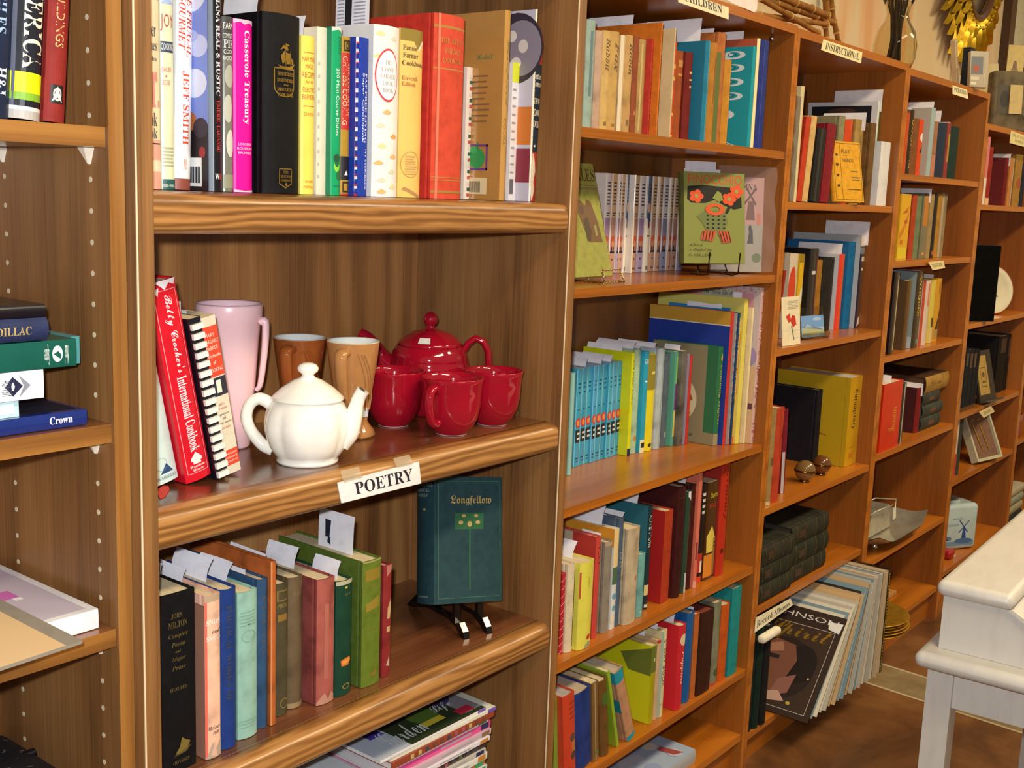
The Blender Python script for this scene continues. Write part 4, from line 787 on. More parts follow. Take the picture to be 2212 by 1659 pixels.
# bagged book behind
r_ = thing('bagged_book', 'pink and grey windmill picture book in a clear plastic bag behind the green puppet storybook', 'book', (0, 0, 0))
P2 = onY(1600, 575, 1.40); P2 = Vector((1.664, 1.372, s.z+.002))
r_.matrix_world = Matrix.Translation(P2) @ Matrix.Rotation(R_(-40), 4, 'Z') @ Matrix.Rotation(R_(-5), 4, 'X')
m = MB().box(.02, .155, 0, .012, .003, .236, M('#b08a8c', 'cloth'))
m.art([('r', .0, 1, 0, .5, '#9a9690'), ('r', 0, 1, .5, 1, '#b88a8a'), ('t', SF('HOLLANDINA'), -.0, .86, .86, .93, '#3a2c34', 'h'), ('p', [(.66, .55), (.7, .75), (.8, .75), (.84, .55)], '#6a3c3c'), ('p', [(.6, .72), (.62, .7), (.86, .88), (.84, .9)], '#5a3038'), ('p', [(.84, .7), (.86, .72), (.64, .92), (.62, .9)], '#5a3038'), ('o', .72, .78, .42, .5, '#23263a'), ('p', [(.7, .3), (.74, .45), (.8, .45), (.82, .3)], '#23263a'), ('o', .8, .98, .1, .2, '#5a6a48'), ('r', .88, .95, .5, .62, '#c06a52')], lambda a, b, e: (.02+.135*a, -e, .003+.233*b))
m.build('cover', r_)
def film():
    m, nt, b = _new('clear_plastic_film'); b.inputs['Base Color'].default_value = (1, 1, 1, 1); b.inputs['Roughness'].default_value = .12
    b.inputs['Alpha'].default_value = .10; b.inputs['Specular IOR Level'].default_value = .9; b.inputs['Coat Weight'].default_value = .8
    return m
FILM = film()
m = MB(); N = 16; g = []
for a in range(N+1):
    for b in range(N+1):
        x = .03+.152*a/N; z = .0035+.258*b/N; edge = max(0, a/N-.6)
        g.append((x, -.012-.014*math.sin(b*1.1+a*.7)*edge-.006*math.sin(a*1.9+b*.5)*edge, z))
m.add(g, [(a*(N+1)+b, (a+1)*(N+1)+b, (a+1)*(N+1)+b+1, a*(N+1)+b+1) for a in range(N) for b in range(N)], FILM, True)
m.build('plastic_bag', r_)
for k, (w_, u_) in enumerate(((.10, .026), (.085, .044))):
    mb = MB(); xw = w_
    mb.box(0, xw, 0, .0005, 0, .06+u_, M('#e6e3ec', 'paper')); o = mb.build('paper_slip')
    o.matrix_world = Matrix.Translation((1.56+.012*k, 1.376+.004*k, s.z+.165)) @ Matrix.Rotation(R_(-30), 4, 'Z') @ Matrix.Rotation(R_(-6), 4, 'X')
    tag(o, ['wide white slip just above the green puppet storybook', 'upper white slip standing highest behind the green puppet storybook'][k], 'paper slip', 'white paper slips tucked in books')

# ------------------------------------------------------------------ B3
s = S['B3']
i = bk(s, 1226, 1236, 806, '#8fc4c2', 'thin pale aqua book with a cream stripe, leftmost', Y=1.40, k='j', d=.14, art=[('r', .75, 1, .05, .95, '#d8cc9a')])
u9 = [1239, 1250, 1261, 1272, 1283, 1294, 1305, 1316, 1326, 1336]
for k in range(9):
    art_ = [('r', .0, .1, 0, 1, '#7cc4d8'), ('r', .3, .75, .84, .855, '#1d4a66'), ('r', .3, .65, .80, .815, '#1d4a66'), ('r', .35, .7, .75, .765, '#1d4a66'), ('r', .35, .65, .58, .59, '#1d4a66'),
            ('o', .05, .98, .40, .50, '#c8402c'), ('o', .25, .8, .42, .48, '#e2905c'), ('r', .1, .95, .25, .38, '#1f2a34'), ('r', .35, .95, .33, .35, '#e6e2d4'), ('r', .35, .95, .28, .30, '#e6e2d4'), ('r', .3, .75, .08, .095, '#1d4a66'), ('r', .3, .7, .05, .06, '#1d4a66')]
    i = bk(s, u9[k], u9[k+1]-.3, 797-2*k, ('#3aa0c6', '#3698bd', '#3fa6c8', '#49a2d0')[k % 4], '%s of the nine light blue mystery spines from the left' % ['first', 'second', 'third', 'fourth', 'fifth', 'sixth', 'seventh', 'eighth', 'ninth'][k], Y=1.437+.002*(k % 3), k='g', d=.115, b=.002, art=art_, grp='light blue mystery series on the third shelf', suf='', pc='#d9d4c4')
    if k in (2, 5, 7): slip(i, .5, .09, .010+.004*(k % 3), .01)
B3 = [
 (1351, 1362, 762, '#d6dc1c', 'bright yellow scout magic book with black lettering', 1.415, 'j', .14, [('t', 'CUB SCOUT MAGIC', .3, .75, .5, .93, '#1c1c14', 'd'), ('b', 0, .07, '#1e2350')], None),
 (1364, 1376, 755, '#a3bfa0', 'mottled pale green book', 1.42, 'w', .14, [('o', .2, .7, .12, .17, '#b98a3a')], None),
 (1377, 1393, 760, '#2a9fc0', 'cyan book with a black and cream base label', 1.41, 'j', .14, [('b', .0, .13, '#e3deb0'), ('r', .1, .9, .05, .1, '#2a2a20'), ('t', 'GAMES', .1, .8, .88, .93, '#e6f2f4', 'h'), ('r', .2, .7, .7, .715, '#d8eef4')], None),
 (1394, 1411, 767, '#e2d528', 'yellow book with an olive top band', 1.41, 'j', .14, [('b', .64, 1, '#8f842a'), ('r', .3, .7, .8, .83, '#d8cf70'), ('o', .3, .7, .04, .08, '#3b3a24')], None),
 (1412, 1428, 753, '#a9b6ba', 'light grey book with a wavy spine', 1.405, 'w', .15, [('r', .5, .58, 0, 1, '#8f9ca4')], None),
 (1429, 1440, 764, '#56626c', 'dark grey-blue book', 1.41, 'h', .14, [('r', .3, .7, .1, .16, '#8a959c')], None),
 (1441, 1455, 760, '#5fa88c', 'green, purple and yellow banded book', 1.40, 'g', .14, [('b', .66, .95, '#84c06a'), ('b', .38, .66, '#7a3f8a'), ('b', .1, .38, '#d8ce6a'), ('r', 0, .35, 0, 1, '#4a9a8a')], None),
 (1456, 1473, 758, '#6a655c', 'black and white speckled book', 1.39, 'print', .15, [], None),
 (1474, 1479, 765, '#8f88a0', 'very thin lavender grey book', 1.388, 'p', .15, [], None),
 (1480, 1486, 768, '#c6332c', 'thin red book', 1.385, 'j', .15, [], None),
 (1551, 1562, 750, '#2c7048', 'grey-green book with a green spine and a brown calf picture', 1.325, 'h', .19, [('t', SI('Climbing Higher'), .25, .75, .2, .82, '#b9b04a', 'd'), ('p', [(.3, .88), (.5, .94), (.7, .88), (.5, .85)], '#c9b84a'), ('b', 0, .12, '#9a8f6a')],
   [('r', 0, 1, 0, 1, '#8f8766'), ('r', .84, 1, .12, 1, '#2c7048'), ('o', .16, .72, .2, .66, '#d9d2a8'), ('p', [(.3, .5), (.42, .46), (.62, .5), (.66, .44), (.56, .38), (.5, .3), (.36, .34), (.34, .42)], '#a85c2c'), ('o', .36, .44, .3, .36, '#d8a484'), ('o', .22, .28, .24, .27, '#c0584a'), ('o', .45, .5, .22, .25, '#3a7a4a'), ('o', .6, .64, .28, .31, '#c9a83a'), ('t', SI('Manning'), .2, .7, .06, .1, '#4a4632', 'h')]),
 (1562, 1571, 674, '#c5352e', 'red-spined book with a royal blue and gold cover', 1.312, 'h', .235, [], [('r', 0, 1, 0, 1, '#1d3a98'), ('r', 0, 1, .9, 1, '#c99a34'), ('r', 0, 1, .893, .9, '#e9e4cc'), ('o', .2, .68, .3, .7, '#a9aed8'), ('o', .3, .5, .5, .68, '#7f86bc')]),
 (1572, 1577, 677, '#a0a8a4', 'thin book with diagonal blue and red stripes', 1.308, 'g', .2, [*[('p', [(0, .06*j), (1, .06*j+.03), (1, .06*j+.045), (0, .06*j+.015)], ('#3b5a8a', '#c0584a')[j % 2]) for j in range(16)], ('b', 0, .05, '#d9562c')], None),
 (1578, 1584, 676, '#1f3f6a', 'dark blue book with a white vertical title', 1.304, 'h', .21, [('t', 'HERITAGE BOOK OF MUSIC', .3, .8, .35, .96, '#dfe6ee', 'd')], None),
 (1585, 1589, 690, '#ddb23c', 'amber book with an orange title', 1.304, 'j', .2, [('r', .35, .6, .4, .9, '#d8582c'), ('b', 0, .06, '#e05a24')], None),
 (1590, 1611, 646, '#e3d35e', 'tall yellow picture book with a bright blue panel', 1.296, 'j', .25, [('r', .75, 1, 0, 1, '#a8782c'), ('o', .75, .95, .06, .09, '#3a2a1a')], [('r', 0, 1, 0, 1, '#d8cf6a'), ('r', .13, .85, .3, .93, '#2a86c4'), ('r', .15, .4, .86, .9, '#a05a50')]),
 (1612, 1619, 665, '#ead9a8', 'narrow cream book', 1.286, 'j', .23, [('r', .7, 1, .0, 1, '#f5ecd0')], None),
 (1629, 1643, 622, '#d9b4b4', 'large pink classic tale book with a flower-speckled spine', 1.272, 'g', .275, [*[('o', random.uniform(.0, .8), random.uniform(.1, 1)+.0, w_, w_+.008, random.choice(['#b85a62', '#c9747c', '#8f5a5a', '#e8dcd4'])) for w_ in [random.random()*.98 for _ in range(70)]]],
   [('r', 0, 1, 0, 1, '#d89aa4'), ('r', 0, 1, .96, 1, '#cdb0b0'), ('r', .93, 1, 0, 1, '#cfc0bc'), ('r', .4, .72, .925, .975, '#b9bba4'), ('t', SF('The Classic Tale of'), .41, .71, .937, .965, '#55564a', 'h'), ('r', .9, 1, 0, .5, '#d8b48a'), ('o', .88, 1, .5, .62, '#a892b8'), ('r', .92, .99, .22, .26, '#6a3a4a'), *[('o', x_, x_+.012, y_, y_+.008, '#b0606a') for x_, y_ in [(random.random()*.98, .96+random.random()*.03) for _ in range(50)]]]),
]
XT = {'calf': (1.697, .023), 'red-spined': (1.7212, .0155), 'diagonal': (1.7375, .006), 'dark blue book': (1.7442, .0078), 'amber': (1.7526, .0066), 'blue panel': (1.7598, .0215), 'narrow cream': (1.782, .009), 'classic tale': (1.7945, .0165)}
for (u0, u1, vt, c, lab, Y, k, d, art_, la) in B3:
    ck = M(c, 'print') if k == 'print' else c
    sp = None
    if k == 'print': k = 'p'
    xt = [v for q, v in XT.items() if q in lab]; xt = xt[0] if xt else (None, None)
    i = bk(s, u0, u1, vt, ck, lab, Y=Y, k=k, d=d, art=art_, la=la or (), x0=xt[0], t=xt[1])
    if 'scout' in lab: slip(i, .6, .1, .012, .004)
    if 'mottled' in lab: slip(i, .5, .11, .014, .015)
    if 'cyan' in lab: slip(i, .45, .08, .010, .012)
    if 'speckled book' in lab: slip(i, .25, .045, .012, .003)
    if 'blue panel' in lab: slip(i, .45, .1, -.018, .001, xf=-.02)
    if 'classic tale' in lab: slip(i, .3, .06, .012, .001, xf=-.02)
    if 'light grey' in lab: slip(i, .5, .11, .010, .006)
def row(s, data):
    out = []
    for rec in data:
        u0, u1, vt, c, lab, Y, k, d = rec[:8]; kw = rec[8] if len(rec) > 8 else {}
        kw = dict(kw); sl = kw.pop('slip', None)
        i = bk(s, u0, u1, vt, c, lab, Y=Y, k=k, d=d, **kw)
        if sl: slip(i, *sl)
        out.append(i)
    return out
zz_ = [('p', [(0, .1*j), (.5, .1*j+.05), (1, .1*j), (1, .1*j+.008), (.5, .1*j+.058), (0, .1*j+.008)], '#e6b9a8') for j in range(10)]
# ------------------------------------------------------------------ B4
row(S['B4'], [
 (1209, 1217, 1240, '#b52733', 'thin crimson book with a white zigzag pattern, leftmost', 1.275, 'j', .18, dict(art=zz_, la=[('p', [(.5, .1*j), (.75, .1*j+.05), (1, .1*j), (1, .1*j+.008), (.75, .1*j+.058), (.5, .1*j+.008)], '#e6b9a8') for j in range(10)])),
 (1218, 1239, 1220, '#d8c8a6', 'cream book with a black side stripe', 1.268, 'h', .15, dict(art=[('r', .68, .95, .05, .93, '#25242a')] + [('r', .75, .88, .1+.04*j, .12+.04*j, '#8a8a80') for j in range(19)], slip=(.6, .08, .012, .004))),
 (1240, 1279, 1216, '#dfd955', 'pale yellow book with a red apple near its foot', 1.256, 'j', .17, dict(b=.006, art=[('o', .55, .85, .09, .15, '#c0302a'), ('p', [(.4, .0), (.9, .0), (.95, .04), (.7, .07), (.45, .04)], '#9aa07a'), ('t', SI('Apples'), .5, .62, .7, .85, '#a9a23c', 'd'), ('r', .0, .08, .6, .9, '#c2463a')], slip=(.55, .11, .03, .015))),
 (1280, 1290, 1160, '#c4453c', 'salmon red book with a dark title', 1.272, 'j', .2, dict(art=[('t', 'PLAY', .3, .8, .72, .9, '#5a1c1a', 'd')], la=[('r', 0, 1, .0, 1, '#b8a890'), ('r', .7, 1, 0, 1, '#b5362f')])),
 (1302, 1317, 1172, '#8a8272', 'grey book with an olive grey side board', 1.272, 'h', .16, dict(art=[('b', .96, 1, '#b09a80')], slip=(.3, .05, .012, .004))),
 (1318, 1328, 1143, '#d9dcd8', 'white book with green and blue cover scenes', 1.274, 'g', .2, dict(art=[('b', .62, 1, '#e3c78c'), ('b', .45, .62, '#4a6a4c'), ('o', .1, .9, .3, .36, '#6aa0b4'), ('o', .2, .8, .18, .24, '#6aa0b4'), ('o', 0, .6, .06, .14, '#e3d8b8')], la=[('r', 0, 1, .82, 1, '#d8932a'), ('o', .5, .9, .74, .9, '#e9dfcf')], slip=(.5, .12, .04, .015))),
 (1329, 1338, 1121, '#4c5e72', 'steel blue-grey book with silver title', 1.276, 'h', .2, dict(art=[('t', SF('TALES'), .3, .7, .55, .7, '#98a4b0', 'd')], slip=(.35, .06, .0, .001))),
 (1339, 1376, 1143, '#b9a88a', 'large plain beige book', 1.262, 'w', .17, dict(b=.006, art=[('o', .6, .85, .44, .5, '#b08468')], slip=(.5, .1, .025, .012))),
 (1377, 1390, 1198, '#6fa6a0', 'short aqua book with a scuffed spine', 1.268, 'w', .12, dict(art=[('r', .3, .6, .06, .1, '#9cc0b8')])),
 (1391, 1400, 1094, '#16343c', 'black-teal book with bold white lettering', 1.285, 'j', .19, dict(art=[('t', 'ADVENTURE', .2, .85, .6, .92, '#d5dad6', 'd'), ('b', .14, .24, '#d9c48a'), ('b', .0, .13, '#22262a'), ('r', .1, .9, .02, .05, '#d0d0cc')], la=[('r', 0, 1, 0, 1, '#2b6a78')], slip=(.45, .1, .02, .006))),
 (1427, 1444, 1104, '#b23a22', 'large red book with a broad red side board', 1.278, 'h', .16, dict(b=.002, sp='#a93a1c', la=[('r', 0, 1, 0, 1, '#b01f1e')])),
 (1456, 1472, 1052, '#3c1413', 'thick dark maroon book', 1.272, 'h', .2, dict(la=[('r', 0, 1, 0, 1, '#43100f')], art=[('r', .2, .8, .9, .905, '#6a2a20')])),
 (1473, 1483, 1062, '#2c4436', 'dark green book with silver worn ends', 1.276, 'j', .18, dict(art=[('r', .3, .7, .0, .2, '#b9bdbc'), ('p', [(.2, .95), (.8, .9), (.6, 1), (.2, 1)], '#d8dcdc')], slip=(.4, .05, .03, .004))),
 (1484, 1492.5, 1048, '#45150f', 'narrow maroon book beside the salmon pink one', 1.282, 'h', .18, dict(slip=(.3, .06, .014, .001))),
 (1493, 1505, 1021, '#d8745c', 'salmon pink scuffed book', 1.275, 'j', .2, dict(art=[('r', .5, .8, .7, .9, '#b04a3c'), ('b', 0, .06, '#e0a08a'), ('r', .1, .4, .25, .4, '#8a3a34')])),
 (1506, 1515.5, 1046, '#1e1a1c', 'black book with white title blocks', 1.288, 'j', .19, dict(art=[*[('r', .2, .85, .7+.06*j, .73+.06*j, '#d4d4cc') for j in range(4)], ('b', .1, .3, '#b5322a'), ('r', .3, .8, .1, .22, '#e4ded0'), ('b', 0, .06, '#d8432a')])),
 (1516, 1542, 1042, '#4a2f16', 'brown book with yellow and orange pictures', 1.284, 'g', .2, dict(art=[('t', 'Stories', .25, .85, .84, .9, '#d8c82a', 'h'), ('t', 'READ', .2, .8, .74, .78, '#c8432a', 'h'), ('p', [(.1, .45), (.5, .55), (.85, .42), (.8, .28), (.15, .28)], '#dfc95c'), ('r', .0, .7, .03, .26, '#d8862a'), ('r', .7, .95, .03, .42, '#8f7a3a'), ('r', .75, .95, .36, .37, '#222'), ('r', .75, .95, .32, .33, '#222')], slip=(.4, .06, .015, .001))),
 (1546, 1566, 1001, '#b8301c', 'tall bright red book, rightmost', 1.276, 'j', .22, dict(art=[('t', SI('Treasury'), .3, .75, .5, .92, '#6a1a10', 'd'), ('r', .3, .55, .2, .24, '#5a1a12')], la=[('r', .6, 1, 0, 1, '#a3261c')])),
])
# ------------------------------------------------------------------ B5
s = S['B5']
row(s, [
 (1199, 1207, 1500, '#8aa83c', 'thin lime green booklet, leftmost', 1.275, 'p', .16, dict(lean=-6)),
 (1214, 1246, 1497, '#c9452a', 'orange-red book with dark round pictures', 1.258, 'j', .16, dict(lean=-6, b=.003, art=[('o', .5, .95, .42, .52, '#5a4a3c'), ('r', .6, .95, .28, .42, '#b8703a'), ('o', .55, 1, .2, .3, '#4a4038'), ('o', .1, .5, .06, .14, '#3a2420'), *[('r', .5, .9, .7+.06*j, .715+.06*j, '#8f3020') for j in range(4)]], pc='#a9a09a')),
 (1247, 1281, 1492, '#22367a', 'navy blue book with a worn top', 1.262, 'w', .17, dict(lean=-6, b=.005, pc='#b5a58c')),
 (1282, 1296, 1470, '#7a5c34', 'brown and tan book with a dusty foil spine', 1.262, 'g', .17, dict(lean=-6, art=[('r', .3, .45, 0, 1, '#a9906a'), ('o', .3, .8, .08, .13, '#5a7a3c')])),
])
ya = 1.262
xa = solX(1332, ya, s.z)+.005
bk(s, 0, 0, 0, '#6e4c22', 'brown cloth book with a green oval leaning left', Y=1.258, h=.185, k='h', d=.15, lean=-8, free=True, x0=s.cur+.0075, t=.030, la=[('o', .6, 1, .62, .8, '#4a6a34')], art=[('o', .2, .8, .66, .84, '#47682f')])
bk(s, 0, 0, 0, '#8fae2a', 'lime green thin book leaning left', Y=1.262, h=.205, k='p', d=.16, lean=-16, free=True, x0=s.cur+.0075+.0305+.0300, t=.010, suf="on the fifth children's shelf beside the brown book")
bk(s, 0, 0, 0, '#17161a', 'thin black book behind the tan and turquoise one', Y=1.275, h=.19, k='p', d=.15, lean=-17, free=True, x0=s.cur+.0075+.0305+.0455, t=.006)
bk(s, 0, 0, 0, '#b98a68', 'tan book with turquoise bands leaning steeply', Y=1.256, h=.200, k='h', d=.16, lean=-21, free=True, x0=s.cur+.0075+.0305+.0685, t=.032, b=.003, art=[('b', .84, 1, '#1f93a8'), ('b', 0, .06, '#1f93a8')], la=[('r', 0, 1, .42, .6, '#1b7f90'), ('r', .88, 1, .84, 1, '#1f93a8'), ('r', 0, .2, .7, 1, '#222326')], pc='#b9ac94')
s.cur = -9
row(s, [
 (1401, 1411, 1396, '#a9a214', 'lime yellow picture book with a dark green diamond', 1.268, 'g', .24, dict(art=[('b', .66, 1, '#65702a'), ('r', .3, .6, .8, .84, '#c8c890')], la=[('r', 0, 1, 0, 1, '#c9d014'), ('p', [(.64, .82), (1, .98), (1, .62), (.74, .62)], '#66752a'), ('ring', .15, .4, .8, .95, '#9aa018', .08), ('o', .45, .6, .5, .58, '#23221c'), ('ring', .3, .5, .55, .68, '#8f9618', .08)])),
 (1412, 1420, 1383, '#c9a884', 'peach-edged cream book', 1.270, 'j', .18, dict(art=[('b', .96, 1, '#b5302a')], slip=(.45, .08, .02, .003))),
 (1421, 1434, 1364, '#d9cfa0', 'cream book with a black vertical title', 1.268, 'j', .2, dict(art=[('t', 'STORY BOOK', .3, .75, .35, .9, '#45463c', 'd'), ('r', 0, .25, 0, 1, '#9ab0a0'), ('r', .2, .8, .14, .16, '#b5a878')], slip=(.4, .12, .01, .002))),
 (1460, 1475, 1352, '#c92a35', 'bright red book with a white oval on its cover', 1.256, 'j', .2, dict(art=[('o', .15, .85, .76, .9, '#e0c9a0'), ('t', SI('Poppins'), .3, .7, .3, .7, '#efc0b0', 'd')], la=[('r', 0, 1, 0, 1, '#d2222f'), ('o', -.1, .52, .22, .9, '#d9dcd9')], slip=(.35, .09, .02, .008))),
 (1477, 1492, 1325, '#1a5a9a', 'blue picture book with a red edge', 1.262, 'j', .2, dict(art=[('r', .8, 1, 0, 1, '#c2432a')])),
 (1493, 1503, 1327, '#b5642c', 'orange-brown book with a cream edge', 1.262, 'h', .18, dict(art=[('r', .75, 1, 0, 1, '#e3cfa0')], slip=(.4, .12, .012, .002))),
 (1504, 1533, 1322, '#3a1c10', 'thick dark brown book beside the grey-green spine', 1.258, 'h', .18, dict(b=.002, pc='#7a2f28')),
 (1535, 1551, 1302, '#7c7e66', 'grey-green book with a worn spine', 1.262, 'w', .19, dict(art=[('o', .3, .9, .1, .2, '#4a5a44'), ('b', 0, .03, '#b54a38')])),
 (1553, 1570, 1307, '#c2571a', 'orange cloth book beside the tall teal one', 1.260, 'h', .18),
 (1571, 1591, 1271, '#1b8a8c', 'tall teal book, rightmost', 1.258, 'h', .22, dict(b=.002)),
])
# flat book on the base of the children's case
t_ = flat(1.585, 1.262, .1205, .36, .245, .038, '#a9b0b8', "blue-white floral book lying flat at the bottom of the children's bookcase", k='g', rot=0, ra=[('r', 0, 1, 0, 1, '#9fb0c8'), *[('o', x_, x_+.16, y_, y_+.12, random.choice(['#c9c6b8', '#8fa0c4', '#b9bccc', '#aab6cc'])) for x_, y_ in [(random.random()*.84, random.random()*.88) for _ in range(26)]], ('p', [(.05, .1), (.3, .14), (.28, .2), (.1, .18)], '#a04a4a')], art=[('r', .2, .5, .3, .6, '#b4a888')])

# ------------------------------------------------------------------ C1
s = S['C1']
pf = thing('portfolio', 'black portfolio in clear plastic at the left of the top instructional shelf', 'portfolio', (solX(1703, 1.262, s.z), 1.262, s.z))
MB().box(0, .030, 0, .27, 0, .262, M('#1e1c18', 'gloss'), front=M('#6a5c48', 'gloss')).build('cover', pf)
m = MB(); g = [(-.001-.003*math.sin(j*1.9), -.004-.003*math.cos(j*2.3), .265*j/12) for j in range(13)]; g2 = [(.031+.003*math.sin(j*1.3), -.003, .265*j/12) for j in range(13)]
m.add(g+g2, [(j, j+1, 14+j, 13+j) for j in range(12)], FILM, True); m.build('plastic_sleeve', pf)
s.cur = solX(1703, 1.262, s.z)+.0315
row(s, [
 (1715, 1722, 186, '#d8c894', 'tall cream book beside the black portfolio', 1.262, 'j', .24),
 (1725, 1735, 252, '#a52a18', 'dark red book with an orange-red spine leaning right', 1.258, 'h', .18, dict(lean=5.5, sp='#b83a18', free=True)),
 (1737, 1748, 250, '#cda868', 'cream and tan book leaning right', 1.262, 'h', .18, dict(lean=5.5, free=True)),
 (1754, 1773, 279, '#1c1a18', 'black book leaning right', 1.256, 'h', .16, dict(lean=5, free=True, art=[('r', .2, .4, 0, 1, '#2c2924')], slip=(.6, .05, .014, .002))),
 (1776, 1795, 268, '#7c1620', 'dark red book with a plain cover leaning right', 1.275, 'h', .2, dict(lean=3, free=True, slip=(.35, .1, .004, .001))),
])
s.cur = -9
row(s, [
 (1803, 1815, 250, '#8a8560', 'grey-green book behind the yellow card book', 1.30, 'h', .15),
 (1816, 1832, 259, '#d0481c', 'orange-red book behind the yellow card book', 1.30, 'j', .16, dict(art=[('r', .0, .25, .2, .7, '#d9d4cc')])),
 (1833, 1856, 258, '#a2854a', 'tan book with gold edge behind the yellow card book', 1.292, 'w', .16, dict(art=[('r', .75, 1, 0, 1, '#b9903a')], slip=(.3, .13, .02, .002))),
 (1862, 1882, 266, '#6a4c26', 'brown marbled book right of the yellow card book', 1.27, 'w', .17),
])
i = bk(s, 1893, 1913, 306, '#dfe0e2', 'thick white binder box', Y=1.262, k='j', d=.2, b=.001)
i = bk(s, 1896, 1902, 219, '#17161e', 'tall black framed book with a green spine', Y=1.31, k='j', d=.22, x0=i['X']+i['t']+.001, t=.018, art=[('r', .4, 1, 0, 1, '#1f9a55'), ('r', 0, .4, 0, 1, '#d8dadc')], la=[('r', 0, 1, 0, 1, '#dcdce0'), ('r', .06, .92, .05, .96, '#15141c'), ('o', .3, .7, .88, .94, '#4a3024')])
slip(i, .3, .15, .035, .003)
facing((2.19, 1.264, 1.5405), -18, -11.7, 0, .118, .168, .016, '#d59a1a', 'yellow card-playing book with black lettering propped at the front', k='h', art=[
  ('f', .03, .97, .03, .97, '#5a4210', .012, .008), ('r', .27, .28, .04, .96, '#5a4210'), ('t', 'PLAY', .33, .62, .8, .87, '#4a3810', 'h'), ('t', 'OF THE', .38, .52, .755, .775, '#6a5218', 'h'), ('t', 'HANDS', .36, .72, .66, .72, '#4a3810', 'h'), ('t', '♠', .1, .2, .75, .8, '#3a2c10', 'h'), ('t', '♥', .1, .2, .58, .63, '#3a2c10', 'h'), ('t', '♦', .1, .2, .41, .46, '#3a2c10', 'h'), ('t', '♣', .1, .2, .24, .29, '#3a2c10', 'h'), ('r', .62, .86, .5, .515, '#6a5218'), ('r', .62, .92, .4, .415, '#6a5218'), ('r', .64, .9, .36, .375, '#6a5218'), ('r', .45, .93, .2, .215, '#6a5218')])
# ------------------------------------------------------------------ C2
row(S['C2'], [
 (1698, 1716, 548, '#cfc0a8', 'grey-white booklet with a red figure, leftmost', 1.33, 'j', .16, dict(art=[('o', .0, .6, .3, .85, '#c8401f')], la=[('r', 0, 1, 0, 1, '#c9bba4'), ('p', [(.2, .3), (.9, .3), (.95, .8), (.3, .85)], '#c8401f')])),
 (1719, 1728, 549, '#d2a81a', 'yellow pictorial book', 1.33, 'j', .16, dict(art=[('o', .2, .8, .4, .6, '#d8d0b0'), ('b', .9, 1, '#8f7a1a')])),
 (1739, 1756, 537, '#191a20', 'glossy black book with white specks', 1.34, 'g', .17, dict(art=[('r', .25, .75, .7, .74, '#c8c8c4'), ('r', .7, .76, 0, 1, '#3a3a42')])),
 (1757, 1769, 562, '#9a6a22', 'ochre book between two black ones', 1.345, 'h', .16, dict(slip=(.4, .07, .015, .001))),
 (1771, 1795, 557, '#201e1c', 'wide black book beside the orange one', 1.345, 'h', .16),
 (1804, 1816, 549, '#d2571f', 'orange-red book with a white side board', 1.335, 'j', .18, dict(la=[('r', 0, 1, 0, 1, '#d3d4da')], art=[('r', 0, .3, 0, 1, '#d8382a')], slip=(.4, .14, .03, .003))),
 (1823, 1838, 523, '#14679c', 'broad blue book', 1.33, 'h', .2, dict(la=[('r', 0, 1, 0, 1, '#14679c'), ('r', .55, .7, .65, .85, '#8a8f9c')])),
 (1846, 1867, 508, '#4a3526', 'brown pictorial book in glossy jacket, rightmost', 1.318, 'g', .22, dict(art=[('r', 0, .2, 0, 1, '#1d2148'), ('b', .88, 1, '#cfc4bc'), ('b', .8, .87, '#7a8088'), ('r', .25, .95, .72, .77, '#d0c4b0'), ('r', .3, .7, .62, .65, '#d0c0a8'), ('p', [(.3, .02), (1, .05), (1, .16), (.4, .1)], '#d8d0cc')], la=[('r', 0, 1, 0, 1, '#b9bcc0')], slip=(.25, .14, .04, .002))),
])
# ------------------------------------------------------------------ C3
s = S['C3']
row(s, [
 (1656, 1666.5, 886, '#9a7f4c', 'tan ribbed book, leftmost', 1.258, 'h', .17, dict(art=[('b', 0, .04, '#c9ba90'), ('r', .3, .7, .42, .5, '#6a5230')])),
 (1667, 1684, 882, '#b23d22', 'red-orange cloth book', 1.262, 'w', .17, dict(slip=(.5, .05, .025, .003))),
 (1689, 1697, 884, '#7a1a2c', 'dark crimson book with a pale edge leaning left', 1.285, 'h', .17, dict(lean=-3.5, free=True, art=[('r', 0, .35, 0, .5, '#b9b4b0')])),
])
s.cur = -9
row(s, [
 (1759, 1768, 843, '#1a1820', 'black cloth book with a wide plain cover', 1.374, 'h', .17),
 (1824, 1851, 815, '#c99a12', 'very thick yellow manual with black vertical title', 1.290, 'j', .24, dict(b=.002, la=[('r', 0, 1, 0, 1, '#bfa00f'), ('r', .94, .945, 0, 1, '#9a8010'), ('p', [(.35, .34), (.5, .37), (.72, .33), (.74, .315), (.5, .355), (.36, .325)], '#8f5a14')], art=[('t', SF('Gardening'), .3, .65, .42, .86, '#4a3a18', 'u'), ('r', .3, .6, .08, .14, '#c07a1a'), ('r', .3, .7, .2, .21, '#a08018')], pc='#cfd0d4')),
])
